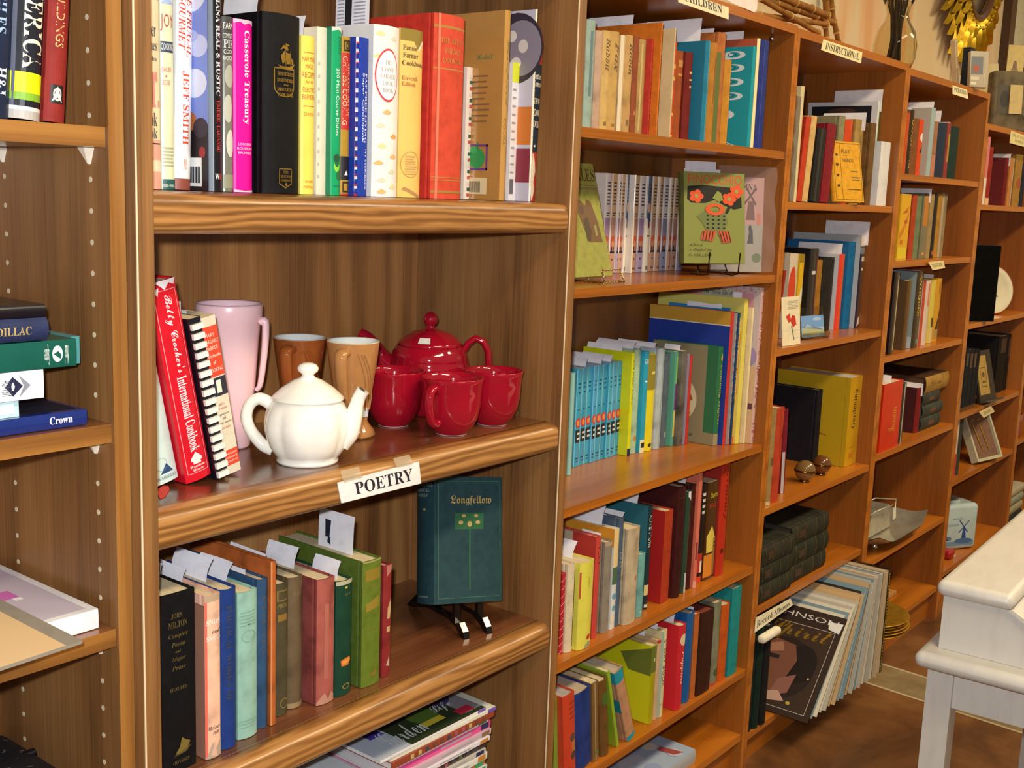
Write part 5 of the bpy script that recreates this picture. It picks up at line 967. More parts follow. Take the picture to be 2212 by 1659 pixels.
# ------------------------------------------------------------------ D1..D4
row(S['D1'], [
 (1947, 1958, 236, '#c04a1c', 'orange-red book with a dark top, leftmost', 1.258, 'j', .18, dict(art=[('b', .95, 1, '#4a3a2a')], slip=(.5, .06, .028, .001))),
 (1958.5, 1966, 237, '#3a2c1a', 'dark book with gold lettering', 1.262, 'j', .18, dict(art=[('t', 'GARDENING', .3, .75, .1, .85, '#c9a24a', 'd')])),
 (1967, 1979, 256, '#7c4a22', 'plain brown book', 1.266, 'h', .17, dict(slip=(.4, .1, .035, .001))),
 (1980, 1988, 258, '#d24a1c', 'orange book with a black and white bird', 1.266, 'j', .17, dict(art=[('o', .2, .8, .6, .76, '#e0d8cc'), ('p', [(.2, .42), (.8, .56), (.6, .4)], '#1c1a1a'), ('b', 0, .06, '#d8432a')])),
 (2003, 2011, 233, '#9ab0b0', 'tall pale blue-grey book', 1.262, 'j', .2, dict(la=[('r', 0, 1, 0, 1, '#b8b2a4')], slip=(.4, .16, .02, .001))),
 (2012, 2019, 262, '#9a6a4a', 'brown and salmon book', 1.27, 'w', .17, dict(art=[('b', 0, .4, '#b9785a')])),
 (2020, 2039, 265, '#1f2f44', 'navy blue book beside the gold-lettered red one', 1.272, 'h', .17, dict(slip=(.4, .12, .04, .003))),
 (2040, 2046, 265, '#8a3a34', 'narrow red book with gold marks', 1.276, 'h', .16, dict(art=[('r', .2, .8, .3, .8, '#a9803a')])),
 (2047, 2066, 273, '#17302a', 'dark green-black book, rightmost', 1.276, 'h', .16, dict(slip=(.4, .09, .016, .001))),
])
XG = (solX(1931, 1.262, zDs[1])+solX(1960, 1.262, zDs[1]))/2
t_ = thing('book', 'golden yellow pictorial book facing out on the second shelf below the gold mirror', 'book', (XG, 1.262, zDs[1]))
m = MB().box(-.044, .044, 0, .014, 0, .206, M('#d3a21e', 'jacket'))
m.art([('r', .05, .95, .03, .97, '#d9a51c'), ('r', .05, .95, .03, .2, '#d9c02a'), ('p', [(.1, .3), (.5, .42), (.9, .66), (.9, .76), (.4, .5), (.1, .42)], '#c87a1c'), ('p', [(.2, .7), (.85, .82), (.7, .72)], '#b9601c'), ('o', .5, .8, .55, .62, '#b9501c'), ('o', .2, .5, .24, .32, '#c06a1a')], lambda a, b, e: (-.044+.088*a, -e, .206*b)); m.build('cover', t_)
MB().box(-.042, .0438, .0015, .0125, .002, .2064, M('#e0d6b8', 'pages')).build('pages', t_)
S['D2'].cur = XG+.046
row(S['D2'], [
 (1964, 1973, 421, '#a8401f', 'rust red book beside the golden cover', 1.29, 'h', .17),
 (1974, 1984, 423, '#6c7a58', 'grey-green book', 1.29, 'h', .17, dict(art=[('r', .7, 1, 0, 1, '#3a3c34')])),
 (1985, 2001, 418, '#77725a', 'grey book with an orange upper band', 1.285, 'j', .18, dict(art=[('r', .1, .6, .5, .96, '#b9782a'), ('o', .2, .5, .05, .1, '#c98a3a'), ('b', .96, 1, '#2a261e')], slip=(.4, .17, .016, .001))),
 (2002, 2009.5, 419, '#9a8254', 'tan book with a pale edge', 1.285, 'h', .18),
 (2010, 2017.5, 418, '#2a241c', 'black-brown book', 1.285, 'j', .18, dict(art=[('o', .2, .8, .04, .12, '#a84a2a')])),
 (2018, 2026, 419, '#a87a2a', 'gold-brown book', 1.288, 'h', .17),
 (2027, 2038, 418, '#8a7858', 'taupe book, rightmost', 1.288, 'w', .17, dict(art=[('r', .0, .2, 0, 1, '#a9957a')])),
])
row(S['D3'], [
 (1919, 1930, 588, '#1b141e', 'black-purple book with cream title strip, leftmost', 1.258, 'g', .2, dict(art=[('r', .6, .9, .05, .95, '#b9ac8a')])),
 (1949, 1959, 606, '#5a3c1c', 'brown pictorial book with lamps on its cover', 1.272, 'g', .2, dict(la=[('r', 0, 1, 0, 1, '#5a4020'), ('o', .5, .8, .8, .9, '#b97a2a'), ('o', .5, .8, .6, .7, '#b9802a'), ('o', .4, .6, .08, .16, '#d8752a')])),
 (1968, 1982, 587, '#191712', 'black book with yellow vertical title', 1.268, 'g', .2, dict(art=[('t', SF('ANTIQUES'), .35, .75, .42, .96, '#d8b83a', 'd'), ('o', .5, .95, .05, .12, '#5a8a7a')], la=[('r', 0, 1, 0, 1, '#8fa0a0'), ('r', 0, 1, 0, .15, '#b9c8d0')])),
 (1986, 2003, 606, '#d8c4b8', 'white book with a red side', 1.275, 'j', .18, dict(art=[('r', 0, .2, 0, 1, '#b9482c'), ('r', .5, .7, .6, .95, '#d8785a')], slip=(.4, .1, .03, .001))),
 (2004, 2014, 605, '#d2bc4a', 'yellow book beside the white one', 1.28, 'j', .18, dict(art=[('r', .2, .9, .0, .3, '#cfc084'), ('r', .3, .7, .25, .4, '#4a4224')])),
 (2015, 2026, 602, '#c99424', 'amber pictorial book, rightmost', 1.28, 'j', .18, dict(art=[('p', [(.2, .2), (.7, .5), (.6, .1)], '#3a2c14'), ('r', .1, .9, .05, .2, '#a9884a'), ('o', .3, .8, .75, .95, '#a9741c')], slip=(.4, .1, .012, .001))),
])
row(S['D4'], [
 (1898, 1939, 828, '#cf2c10', 'large orange-red volume with gold script, leftmost', 1.256, 'j', .2, dict(b=.001, art=[('t', CU('Treasures'), .4, .75, .25, .62, '#d8902a', 'u')], slip=(.3, .1, .02, .001))),
 (1941, 1950, 828, '#38332c', 'narrow grey and black book', 1.262, 'j', .2, dict(art=[('r', .3, .45, 0, 1, '#a8a08a'), ('r', .7, .8, 0, 1, '#8a8270')])),
 (1976, 1986, 838, '#7a1c1c', 'dark maroon book with a red spine', 1.285, 'h', .17, dict(la=[('r', 0, 1, 0, 1, '#451014')], slip=(.4, .16, .014, .001))),
])
xs0 = min(solX(2064, 1.29, zDs[3]), 3.346); z_ = zDs[3]+.0004
for k, (c, L_, nm) in enumerate([('#3a4038', .205, 'bottom'), ('#3f453c', .21, 'middle'), ('#3a3c36', .18, 'upper')]):
    flat(xs0+(-.0, .012, -.03)[k], 1.286, z_, L_, .2, .044, c, '%s dark grey-green volume of the flat stack on the fourth shelf below the gold mirror' % nm, k='w', grp='dark grey-green volumes lying flat', pc='#5a4c3c', art=[('b', .1, .12, '#2a2c28'), ('b', .88, .9, '#2a2c28'), ('r', .3, .6, .35, .65, '#6a4434')]); z_ += .0446
flat(xs0+.05, 1.284, z_, .25, .22, .058, '#4a2f1c', 'thick brown volume with a tan spine topping the dark flat stack', k='w', sp='#a07c3c', pc='#5a3a24', art=[('o', .4, .6, .35, .5, '#8a5c2a')])
# ------------------------------------------------------------------ E
row(S['E1'], [
 (2122, 2128, 296, '#d47a74', 'tall glossy pink book, leftmost', 1.262, 'g', .2, dict(art=[('r', 0, .5, 0, .4, '#d8d0b8')], slip=(.3, .06, .012, .001))),
 (2130, 2137, 318, '#8f2420', 'red book with a gold edge', 1.272, 'h', .18, dict(art=[('r', .6, 1, .2, .8, '#b9762a'), ('b', 0, .12, '#d8b07a')])),
 (2166, 2172, 341, '#6a1414', 'broad maroon book', 1.275, 'h', .22, dict(la=[('r', 0, 1, 0, 1, '#6a1414')], slip=(.4, .2, .014, .001))),
 (2173, 2184, 342, '#b5763c', 'orange-tan book with a grey stripe', 1.268, 'j', .18, dict(art=[('r', .45, .85, 0, 1, '#b9ac98')])),
 (2188, 2203, 334, '#9a7434', 'tan-olive book with a red emblem', 1.268, 'h', .2, dict(art=[('o', .2, .8, .35, .55, '#9a4a2a'), ('b', .9, 1, '#7a6418')], slip=(.4, .1, .004, .001))),
 (2204, 2210, 352, '#1f2430', 'dark navy book at the picture edge', 1.27, 'h', .18),
])
FLASH, CEIL, AMB, EXPO = 72.0, 34.0, .17, .48
# ------------------------------------------------------------------ A2: pots, mugs, tumbler
zs = zA[1]+.0004
RX = Vector((math.cos(YAW), -math.sin(YAW), 0)); FH = Vector((math.sin(YAW), math.cos(YAW), 0))
def place(name, label, cat, p, ang=0, group=None):
    t = thing(name, label, cat, (p.x, p.y, p.z), group); t.rotation_euler = (0, 0, ang); return t
A_R = math.atan2(RX.y, RX.x)      # local +x points to image right
def arc(cx, cz, rx, rz, a0, a1, n): return [(cx+rx*math.cos(R_(a0+(a1-a0)*i/n)), 0, cz+rz*math.sin(R_(a0+(a1-a0)*i/n))) for i in range(n+1)]
# pink tumbler
PINK = M('#f6ccd4', 'plastic')
p = onZ(500, 960, zs); p = Vector((.312, 1.478, zs))
tb = place('tumbler', 'tall pink plastic tumbler with a side handle behind the cream teapot', 'tumbler', p, A_R)
MB().lathe([(.001, .001), (.030, 0), (.0325, .004), (.041, .10), (.0495, .208), (.0525, .212), (.053, .232), (.0515, .236), (.0495, .233), (.048, .21), (.038, .10), (.029, .01), (.001, .008)], PINK, 48).build('cup', tb)
MB().tube([(.050, 0, .206), (.058, 0, .208), (.0585, 0, .18), (.055, 0, .14), (.050, 0, .105), (.044, 0, .095)], [.006, .006, .0055, .005, .0045, .004], PINK, 10, 1.6).build('handle', tb)
# footed mugs
def footmug(p, col, label, tagged):
    t = place('footed_mug', label, 'mug', p, A_R)
    g = M(col, 'glaze'); wi = M('#e8ebe8', 'glaze')
    MB().lathe([(.001, .003), (.038, 0), (.041, .004), (.037, .012), (.029, .022), (.0265, .028), (.031, .06), (.0385, .11), (.0455, .163), (.0455, .1655)], g, 48, cap=False).lathe([(.0455, .1655), (.044, .167), (.0425, .165), (.036, .11), (.028, .05), (.001, .04)], wi, 48, cap=False).build('cup', t)
    a = R_(200); hx, hy = math.cos(R_(-100)), math.sin(R_(-100))
    hp = [(.041*hx, .041*hy, .150), (.058*hx, .058*hy, .152), (.066*hx, .066*hy, .142), (.060*hx, .060*hy, .105), (.046*hx, .046*hy, .070), (.033*hx, .033*hy, .060)]
    MB().tube(hp, [.008, .0078, .0075, .007, .0065, .006], g, 10, 1.5).build('handle', t)
    m = MB()
    for k, (q0, q1) in enumerate(((-70, -35), (-62, -20), (-56, -8))):
        pts = []
        for i in range(12):
            z = .148-.1*i/11; r = .0275+(z-.028)*.0180/.135+.0006; aa = R_(q0+(q1-q0)*math.sin(i/11*1.57)); pts.append((r*math.cos(aa), r*math.sin(aa), z))
        m.tube(pts, .0012, g, 6)
    m.build('leaf_relief', t)
    if tagged:
        aa = R_(-30); r = .0290
        MB().add([((r+q*.0010)*math.cos(aa+s_), (r+q*.0010)*math.sin(aa+s_), .036+.012*q*1.4) for q in (0, 1) for s_ in (-.28, -.1, .1, .28)], [(0, 1, 5, 4), (1, 2, 6, 5), (2, 3, 7, 6)], M('#dfe3ee', 'ink')).build('price_sticker', t)
    return t
footmug(Vector((.475, 1.495, zs)), '#9c5426', 'dark russet footed mug with white inside behind the cream teapot', False)
footmug(Vector((.519, 1.408, zs)), '#b9834e', 'caramel tan footed mug with leaf relief right of the cream teapot', True)
# cream fluted teapot
CR = M('#fdfaee', 'glaze')
p = onZ(664, 996, zs); p = Vector((p.x, p.y, zs))
tp = place('teapot', 'cream fluted teapot with domed lid at the front of the shelf', 'teapot', p, A_R)
def flute(a, z): return 1+(.075*(abs(math.cos(4*a+.4))-.5))*max(0, min(1, (z-.006)/.02))*max(0, min(1, (.1-z)/.03))
MB().lathe([(.001, .003), (.047, 0), (.0485, .004), (.0470, .009), (.052, .014), (.060, .028), (.0655, .047), (.0665, .06), (.0640, .078), (.057, .092), (.050, .0985), (.046, .0995), (.001, .0995)], CR, 96, (0, 0, 0), flute).build('body', tp)
MB().lathe([(.001, .098), (.0555, .099), (.0565, .1015), (.053, .105), (.040, .117), (.022, .129), (.012, .133), (.009, .136), (.0105, .139), (.0155, .143), (.0165, .148), (.013, .153), (.007, .1555), (.001, .156)], CR, 48).build('lid', tp)
MB().tube([(-.052, 0, .084), (-.066, 0, .094), (-.078, 0, .096), (-.090, 0, .087), (-.0955, 0, .069), (-.091, 0, .050), (-.080, 0, .034), (-.068, 0, .022), (-.054, 0, .016)], [.010, .0100, .0095, .0092, .0092, .0095, .0098, .010, .010], CR, 14).build('handle', tp)
m = MB().tube([(.050, 0, .036), (.063, 0, .050), (.071, 0, .072), (.0755, 0, .092), (.080, 0, .106), (.0855, 0, .116)], [.021, .018, .014, .0112, .0102, .0105], CR, 16)
m.add([(.0855+.007*math.cos(6.2832*j/16)*.8+.0004, .007*math.sin(6.2832*j/16), .1164+.006*math.cos(6.2832*j/16)*-.8) for j in range(16)], [tuple(range(16))], M('#5a4e3c', 'ink')); m.build('spout', tp)
# red teapot
RD = M('#a20f26', 'glaze')
tp = place('teapot', 'large cherry red teapot with ball knob behind the red mugs', 'teapot', Vector((.768, 1.457, zs)), A_R)
MB().lathe([(.001, .004), (.045, 0), (.050, .006), (.066, .03), (.075, .06), (.0775, .085), (.0765, .100), (.074, .106), (.0745, .108), (.0715, .120), (.0708, .1215), (.0655, .132), (.0645, .133), (.001, .133)], RD, 64).build('body', tp)
MB().lathe([(.001, .13), (.0640, .132), (.0600, .140), (.0590, .141), (.048, .152), (.032, .160), (.018, .164), (.009, .166), (.0075, .170), (.008, .173)], RD, 64).ball((0, 0, .183), .0145, RD, 12).build('lid', tp)
MB().tube([(-.066, 0, .085), (-.088, 0, .098), (-.104, 0, .120), (-.118, 0, .140), (-.136, 0, .151)], [.026, .022, .017, .013, .011], RD, 16).build('spout', tp)
MB().tube([(.070, 0, .10), (.064, 0, .112), (.064, 0, .124), (.074, 0, .140), (.088, 0, .150), (.102, 0, .144), (.112, 0, .126), (.114, 0, .10), (.109, 0, .07), (.095, 0, .05), (.074, 0, .045)], .0070, RD, 12, 1.2).build('handle', tp)
MB().add([((.0595-.010*j)*math.sin(-.12+.2*i), -(.0595-.010*j)*math.cos(-.12+.2*i), .1425+.0098*j) for j in (0, 1) for i in (-1, 0, 1)], [(0, 1, 4, 3), (1, 2, 5, 4)], M('#d9d8d2', 'paper')).build('price_sticker', tp)
# red mugs
def mug(p, label, ang):
    t = place('mug', label, 'mug', p, ang, 'cherry red mugs')
    MB().lathe([(.001, .004), (.027, .0), (.029, .003), (.0375, .012), (.0465, .030), (.0505, .050), (.0520, .075), (.0535, .092), (.0558, .1005), (.0553, .1022), (.0535, .1012), (.0505, .09), (.049, .06), (.044, .03), (.03, .012), (.001, .010)], RD, 64).lathe([(.026, .0), (.0278, .0004), (.0278, .0022), (.026, .0022)], M('#e0c8c8', 'ink'), 40, cap=False).build('cup', t)
    m = MB().tube([(.049, 0, .082), (.062, 0, .089), (.073, 0, .084), (.078, 0, .070), (.076, 0, .050), (.069, 0, .033), (.058, 0, .024), (.047, 0, .027)], [.0075, .0068, .0064, .0062, .0062, .0062, .0064, .007], RD, 12, 1.3)
    m.build('handle', t); return t
mug(Vector((.638, 1.424, zs)), 'cherry red mug left of the other two with its handle turned away', A_R+R_(120))
mug(Vector((.663, 1.304, zs)), 'cherry red mug in front with its handle facing out', A_R+R_(-118))
mug(Vector((.784, 1.310, zs)), 'cherry red mug on the right below the red pot handle', A_R+R_(75))
# torn red scrap
m = MB(); q = [onZ(u, v, zs) for u, v in ((342, 1058), (352, 1050), (364, 1051), (366, 1058), (358, 1072), (346, 1078), (341, 1070))]
m.add([(a.x, a.y, zs+.001) for a in q]+[(a.x, a.y, zs-.0002) for a in q], [tuple(range(7))]+[(i, (i+1) % 7, 7+(i+1) % 7, 7+i) for i in range(7)], M('#c4382c', 'paper'))
solo(m, 'paper_scrap', 'torn red paper scrap on the shelf in front of the leaning books', 'paper scrap', (.072, 1.31, zs))
# ------------------------------------------------------------------ signs
def sign(corners, y, text, label, col='#f2f0ee', ink='#2b2430', t=.0012, box=(.1, .9, .25, .8), fn=SF, back=None, name='sign', tape=None):
    P = [onY(u, v, y) for u, v in corners]      # TL, TR, BR, BL
    o = P[3].copy(); r = thing(name, label, 'sign', o)
    m = MB(); F = [p-o for p in P]; B = [p+Vector((0, t, 0)) for p in F]
    pm = M(col, 'paper'); m.add(F+B, [(3, 2, 1, 0), (4, 5, 6, 7), (0, 1, 5, 4), (1, 2, 6, 5), (2, 3, 7, 6), (3, 0, 4, 7)], pm)
    def mp(a, b, e):
        top = F[0].lerp(F[1], a); bot = F[3].lerp(F[2], a); q = bot.lerp(top, b); return (q.x, q.y-e, q.z)
    if text: m.art([('t', fn(tx), *bx, ink, 'h') for tx, bx in (text if isinstance(text, list) else [(text, box)])], mp)
    m.build('card', r)
    for (uv) in tape or []:
        T = [onY(u, v, y+.0) - o for u, v in uv]
        tm = MB(); tm.add([p-Vector((0, .0005, 0)) for p in T[2:]]+[p-Vector((0, .0003, 0)) for p in T[:2]], [(0, 1, 2, 3)], TAPE); tm.build('tape', r)
    return r
def tapem():
    m, nt, b = _new('clear_tape'); b.inputs['Base Color'].default_value = lin('#d9c9a8'); b.inputs['Alpha'].default_value = .55; b.inputs['Roughness'].default_value = .3; return m
TAPE = tapem()
sign([(729, 1043), (905, 997), (910, 1044), (738, 1087)], 1.2235, 'POETRY', 'white poetry sign taped to the rounded oak shelf edge', box=(.18, .9, .22, .80), tape=[[(735, 1017), (775, 1008), (782, 1032), (742, 1043)], [(849, 990), (884, 982), (893, 1002), (858, 1011)]])
sign([(1462, -22), (1574, 16), (1574, 42), (1466, 5)], YF-.0016, 'CHILDREN', 'cream sign for the children section on the top board', col='#efe3b8', box=(.12, .86, .3, .95))
sign([(1779, 85), (1863, 113), (1860, 137), (1774, 108)], YF-.0016, 'INSTRUCTIONAL', 'cream instructional sign on the top board of the third bookcase', col='#ecdfa8', box=(.08, .93, .2, .82))
sign([(2058, 184), (2089, 194), (2092, 214), (2058, 203)], YF-.0016, 'PERIODS', 'small cream sign at the front of the board below the gold mirror', col='#ece3b4', ink='#6a5c48', box=(.1, .9, .35, .85))
sign([(2005, 566), (2038, 563), (2042, 579), (2015, 584)], YF-.004, 'NATURE', 'tilted cream tag on the shelf edge below the golden cover', col='#e6d79c', ink='#8a7a5a', box=(.15, .85, .3, .75))
sign([(2184, 282), (2222, 296), (2222, 320), (2181, 309)], YF-.0016, [('OLD NEW', (.1, .9, .6, .85)), ('BOOKS', (.25, .7, .2, .45))], 'cream sign hanging on the low bookcase at the right edge', col='#dccf90', ink='#a89a72')
sign([(2115, 890), (2141, 877), (2149, 889), (2125, 903)], YF-.004, 'HISTORY', 'cream tag on the shelf edge below the dark encyclopedias', col='#e0d098', ink='#a08c68', box=(.2, .8, .3, .7))
sg_ = sign([(1633, 1335), (1708, 1293), (1713, 1307), (1630, 1367)], YF-.003, 'Record Albums', 'cream sign for record albums on the lowest instructional shelf edge', col='#ece6c4', ink='#6a6458', box=(.04, .94, .25, .75))
m = MB().rbox(.008, .115, -.0265, -.0025, -.030, -.008, .009, M('#e6dfc8', 'paper')); m.build('curled_end', sg_)
# pale pink paper on top of the children's case
m = MB(); o_ = onY(1574, 0, YF+.01)
q = [onY(u, v, YF+.002) for u, v in ((1560, -40), (1634, -20), (1632, 20), (1626, 27), (1578, 7), (1566, 0))]
m.add([(a.x, YF-.002, a.z) for a in q]+[(a.x, YF-.0014, a.z) for a in q], [tuple(range(6)), tuple(range(6, 12))]+[(i, (i+1) % 6, 6+(i+1) % 6, 6+i) for i in range(6)], M('#ecd9d2', 'paper'))
solo(m, 'paper_sheet', 'pale pink paper hanging over the top board beside the children sign', 'paper', tuple(o_))
# ------------------------------------------------------------------ easels
BK = M('#0d0d0f', 'gloss'); BR = M('#b9a06a', 'metal')
st = thing('easel', 'black wooden easel holding the dark teal poetry book', 'easel', (.762, 1.396, zA[2]+.0006)); st.rotation_euler = (0, 0, R_(-16))
def easel_leg(x, zl):
    pr = [(-.112, 0), (-.100, 0), (-.082, .012), (-.055, .022), (.02, .020), (.085, 0), (.10, 0), (.05, .045), (.028, .075), (.058, .17), (.046, .17), (.012, zl+.006), (.004, zl-.002), (-.066, zl), (-.069, zl+.024), (-.077, zl+.024), (-.079, zl-.010), (-.094, .026), (-.108, .012)]
    return MB().prism(pr, x-.006, x+.006, BK)
for x, zl in ((-.020, .030), (.032, .024)): easel_leg(x, zl).build('leg', st)
MB().box(-.02, .032, .022, .030, .03, .045, BK).build('crossbar', st)
def wire(name, label, x, y, z, w, rz):
    t = thing(name, label, 'easel', (x, y, z)); t.rotation_euler = (0, 0, R_(rz)); return t
e1 = wire('wire_easel', 'twisted brass wire easel holding the olive green book', 1.135, 1.314, zBs[1]+.0012, .1, 0)
def twist(pts, n=60, r=.0011, A=.0014):
    P = [Vector(p) for p in pts]; out = [[], []]; L = [0]
    for a, b in zip(P, P[1:]): L.append(L[-1]+(b-a).length)
    for i in range(n+1):
        d = L[-1]*i/n; k = max(j for j in range(len(P)-1) if L[j] <= d+1e-9); q = P[k].lerp(P[k+1], (d-L[k])/max(L[k+1]-L[k], 1e-6))
        for s_ in (0, 1): a = i*.9+s_*math.pi; out[s_].append(q+Vector((0, A*math.cos(a), A*math.sin(a))))
    m = MB()
    for o in out: m.tube(o, r, BR, 6)
    return m
twist([(-.045, .052, .001), (-.045, -.015, .001), (-.04, -.034, .001), (-.036, -.022, .026), (.03, -.022, .026), (.034, -.034, .001), (.034, -.015, .001), (-.03, -.02, .001)], 90).build('front_loop', e1)
twist([(-.03, .056, .001), (-.02, .105, .14), (.02, .105, .14), (.03, .056, .001)], 60).build('back_rest', e1)
twist([(0, .105, .138), (0, .15, .0)], 40).build('rear_leg', e1)
e2 = wire('wire_easel', 'thin dark wire easel holding the green puppet storybook', 1.60, 1.298, zBs[1]+.002, .1, -28.2)
for x in (-.04, .045):
    MB().tube([(x, .055, 0), (x, .0, .0), (x, -.022, .004), (x, -.026, .055)], .0016, M('#3a3830', 'metal'), 8).tube([(x, .02, 0), (x*.4, .075, .15)], .0016, M('#3a3830', 'metal'), 8).build('hook_leg', e2)
MB().tube([(-.04, .022, .01), (.045, .022, .01)], .0014, M('#3a3830', 'metal'), 8).build('crossbar', e2)
# ------------------------------------------------------------------ C2 cards
m = MB().box(0, .095, 0, .002, 0, .128, M('#e2d6b4', 'paper'))
m.art([('p', [(.45, .5), (.55, .62), (.72, .6), (.78, .42), (.6, .36)], '#c2301c'), ('p', [(.2, .6), (.4, .66), (.5, .52), (.36, .46)], '#c83a24'), ('p', [(.48, .4), (.54, .4), (.66, .1), (.62, .1)], '#6a6a50'), *[('r', .3, .9, .9-.03*i, .91-.03*i, '#a9a088') for i in range(6)], ('r', .6, .92, .3, .305, '#a9a088'), ('r', .6, .92, .14, .145, '#a9a088')], lambda a, b, e: (.095*a, -e, .128*b))
o = solo(m, 'greeting_card', 'cream card with a red flower standing at the front left', 'card', (0, 0, 0)); o.matrix_world = Matrix.Translation((1.918, 1.262, zCs[1]+.0004))@Matrix.Rotation(R_(-4), 4, 'Z')@Matrix.Rotation(R_(-6), 4, 'X')
def acryl():
    m, nt, b = _new('clear_acrylic'); b.inputs['Transmission Weight'].default_value = 1; b.inputs['Roughness'].default_value = .02; b.inputs['IOR'].default_value = 1.3; return m
AC = acryl()
h_ = thing('postcard_stand', 'clear acrylic stand at the front of the second instructional shelf', 'stand', (2.105, 1.29, zCs[1]+.0006)); h_.rotation_euler = (0, 0, R_(-10))
MB().prism([(0, 0), (.05, 0), (.05, .003), (.02, .003), (.034, .085), (.031, .085), (.015, .003), (.003, .003), (.003, .018), (0, .018)], 0, .13, AC).build('holder', h_)
m = MB().box(.004, .112, 0, .0014, 0, .060, M('#c8d0d8', 'print') if 0 else M('#7fa0c8', 'paper'))
m.art([('r', 0, 1, 0, .45, '#a9b08a'), ('r', 0, 1, .45, 1, '#6f9ad0'), ('p', [(0, .3), (.25, .62), (.6, .4), (1, .3), (1, .45), (0, .45)], '#9ab4d0'), ('o', .5, .9, .75, .9, '#9fbce0'), ('o', .3, .7, .1, .3, '#b9b078'), ('r', .0, 1, 0, .1, '#8fa8b8')], lambda a, b, e: (.004+.108*a, -e, .060*b))
o = solo(m, 'postcard', 'blue seaside postcard in the clear acrylic stand', 'postcard', (0, 0, 0)); o.matrix_world = h_.matrix_basis.copy() if 0 else Matrix.Translation((2.105, 1.29, zCs[1]+.0006))@Matrix.Rotation(R_(-10), 4, 'Z')@Matrix.Translation((0, .0055, .0045))@Matrix.Rotation(R_(-9), 4, 'X')
# ------------------------------------------------------------------ C3 globes
BRA = M('#8a6a34', 'metal')
for k, (u, v, r, lab) in enumerate(((1727, 1040, .030, 'brass-banded glass ball paperweight in front of the black cloth book'), (1748, 1031, .028, 'amber glass ball paperweight behind the brass-banded one'))):
    P = onZ(u, v, zCs[2]); P.y = min(P.y, 1.34)
    t = thing('paperweight', lab, 'paperweight', (P.x+.01+.05*k, P.y-.01, zCs[2]))
    MB().ball((0, 0, r+.003), r, M(('#7a5c34', '#6a4020')[k], 'glaze'), 16).build('ball', t)
    MB().lathe([(r*1.03, -.003), (r*1.08, 0), (r*1.03, .003)], BRA, 32, (0, 0, r+.003)).lathe([(.012, 0), (.016, .001), (.012, .005)], BRA, 24).build('band', t)
# ------------------------------------------------------------------ C4 old volumes in two flat stacks
for j, (ur, y, dd) in enumerate(((1707, 1.255, .2), (1783, 1.262, .21))):
    zt = zCs[3]+.0005
    xr_ = solX(ur, y, .5); L_ = (xr_-1.853) if j == 0 else .262
    hs = (.050, .054, .052) if j == 0 else (.056, .055, .056)
    for k in range(3):
        flat(xr_, y+.004*((k+j) % 2), zt, L_-.006*k, dd, hs[k], ('#2b2c20', '#262a1e', '#2d2d22')[k], '%s black-green leather volume of the %s flat stack below the brass ball' % (('bottom', 'middle', 'top')[k], ('left', 'right')[j]), k='w', grp='black-green leather volumes in two flat stacks', pc='#3a3226',
             art=[('b', w, w+.02, '#4a3c22') for w in (.12, .34, .62, .86)] + [('r', .3, .7, .66, .82, '#3f2f20')]); zt += hs[k]+.0006
# ------------------------------------------------------------------ C5 albums
z0 = zCs[4]+.0006
for k in range(3):
    bk(S['C5'], 0, 0, 0, ('#10201c', '#132822', '#1a1a1c')[k], '%s standing dark green record box left of the leaning albums' % ('first', 'second', 'third')[k], Y=1.25-.004*k, h=.300-.006*k, k='h', d=.27, x0=1.850+.036*k, t=.034, grp='dark green record boxes', name='record_box', cat='record box', la=[('r', .1, .9, .3, .7, '#122c26')])
NL = 27
lpc = [('#1c1310', 'brown portrait'), ('#8f8470', 'grey'), ('#b9b09a', 'light beige'), ('#9a9484', 'stone'), ('#3a6a8a', 'blue'), ('#c9c0a4', 'cream'), ('#7a6a58', 'taupe'), ('#d8d4c8', 'white'), ('#4a4038', 'dark brown'), ('#b8ac90', 'sand'), ('#a4b4ac', 'sage'), ('#d5d0c4', 'ivory'), ('#6a4a3c', 'chestnut'), ('#c4bca8', 'oatmeal'), ('#2a2430', 'violet-black'),
       ('#dcd6c6', 'eggshell'), ('#8a98a0', 'slate'), ('#cfcabc', 'pale'), ('#b08a68', 'copper'), ('#e0dcd2', 'bright white'), ('#9a9080', 'dun'), ('#b9b29c', 'khaki'), ('#d2ccbe', 'bone'), ('#3a342e', 'sooty'), ('#c8c2b0', 'parchment'), ('#dedad0', 'chalky'), ('#161412', 'thick black and yellow')]
lp_e = [q[0] for q in lpc]; lp_n = [q[1] for q in lpc]
lp_o = ['', 'next', 'second', 'third', 'fourth', 'fifth', 'sixth', 'seventh', 'eighth', 'ninth', 'tenth', 'eleventh', 'twelfth', 'thirteenth', 'fourteenth', 'fifteenth', 'sixteenth', 'seventeenth', 'eighteenth', 'nineteenth', 'twentieth', 'twenty-first', 'twenty-second', 'twenty-third', 'twenty-fourth', 'twenty-fifth', 'last']
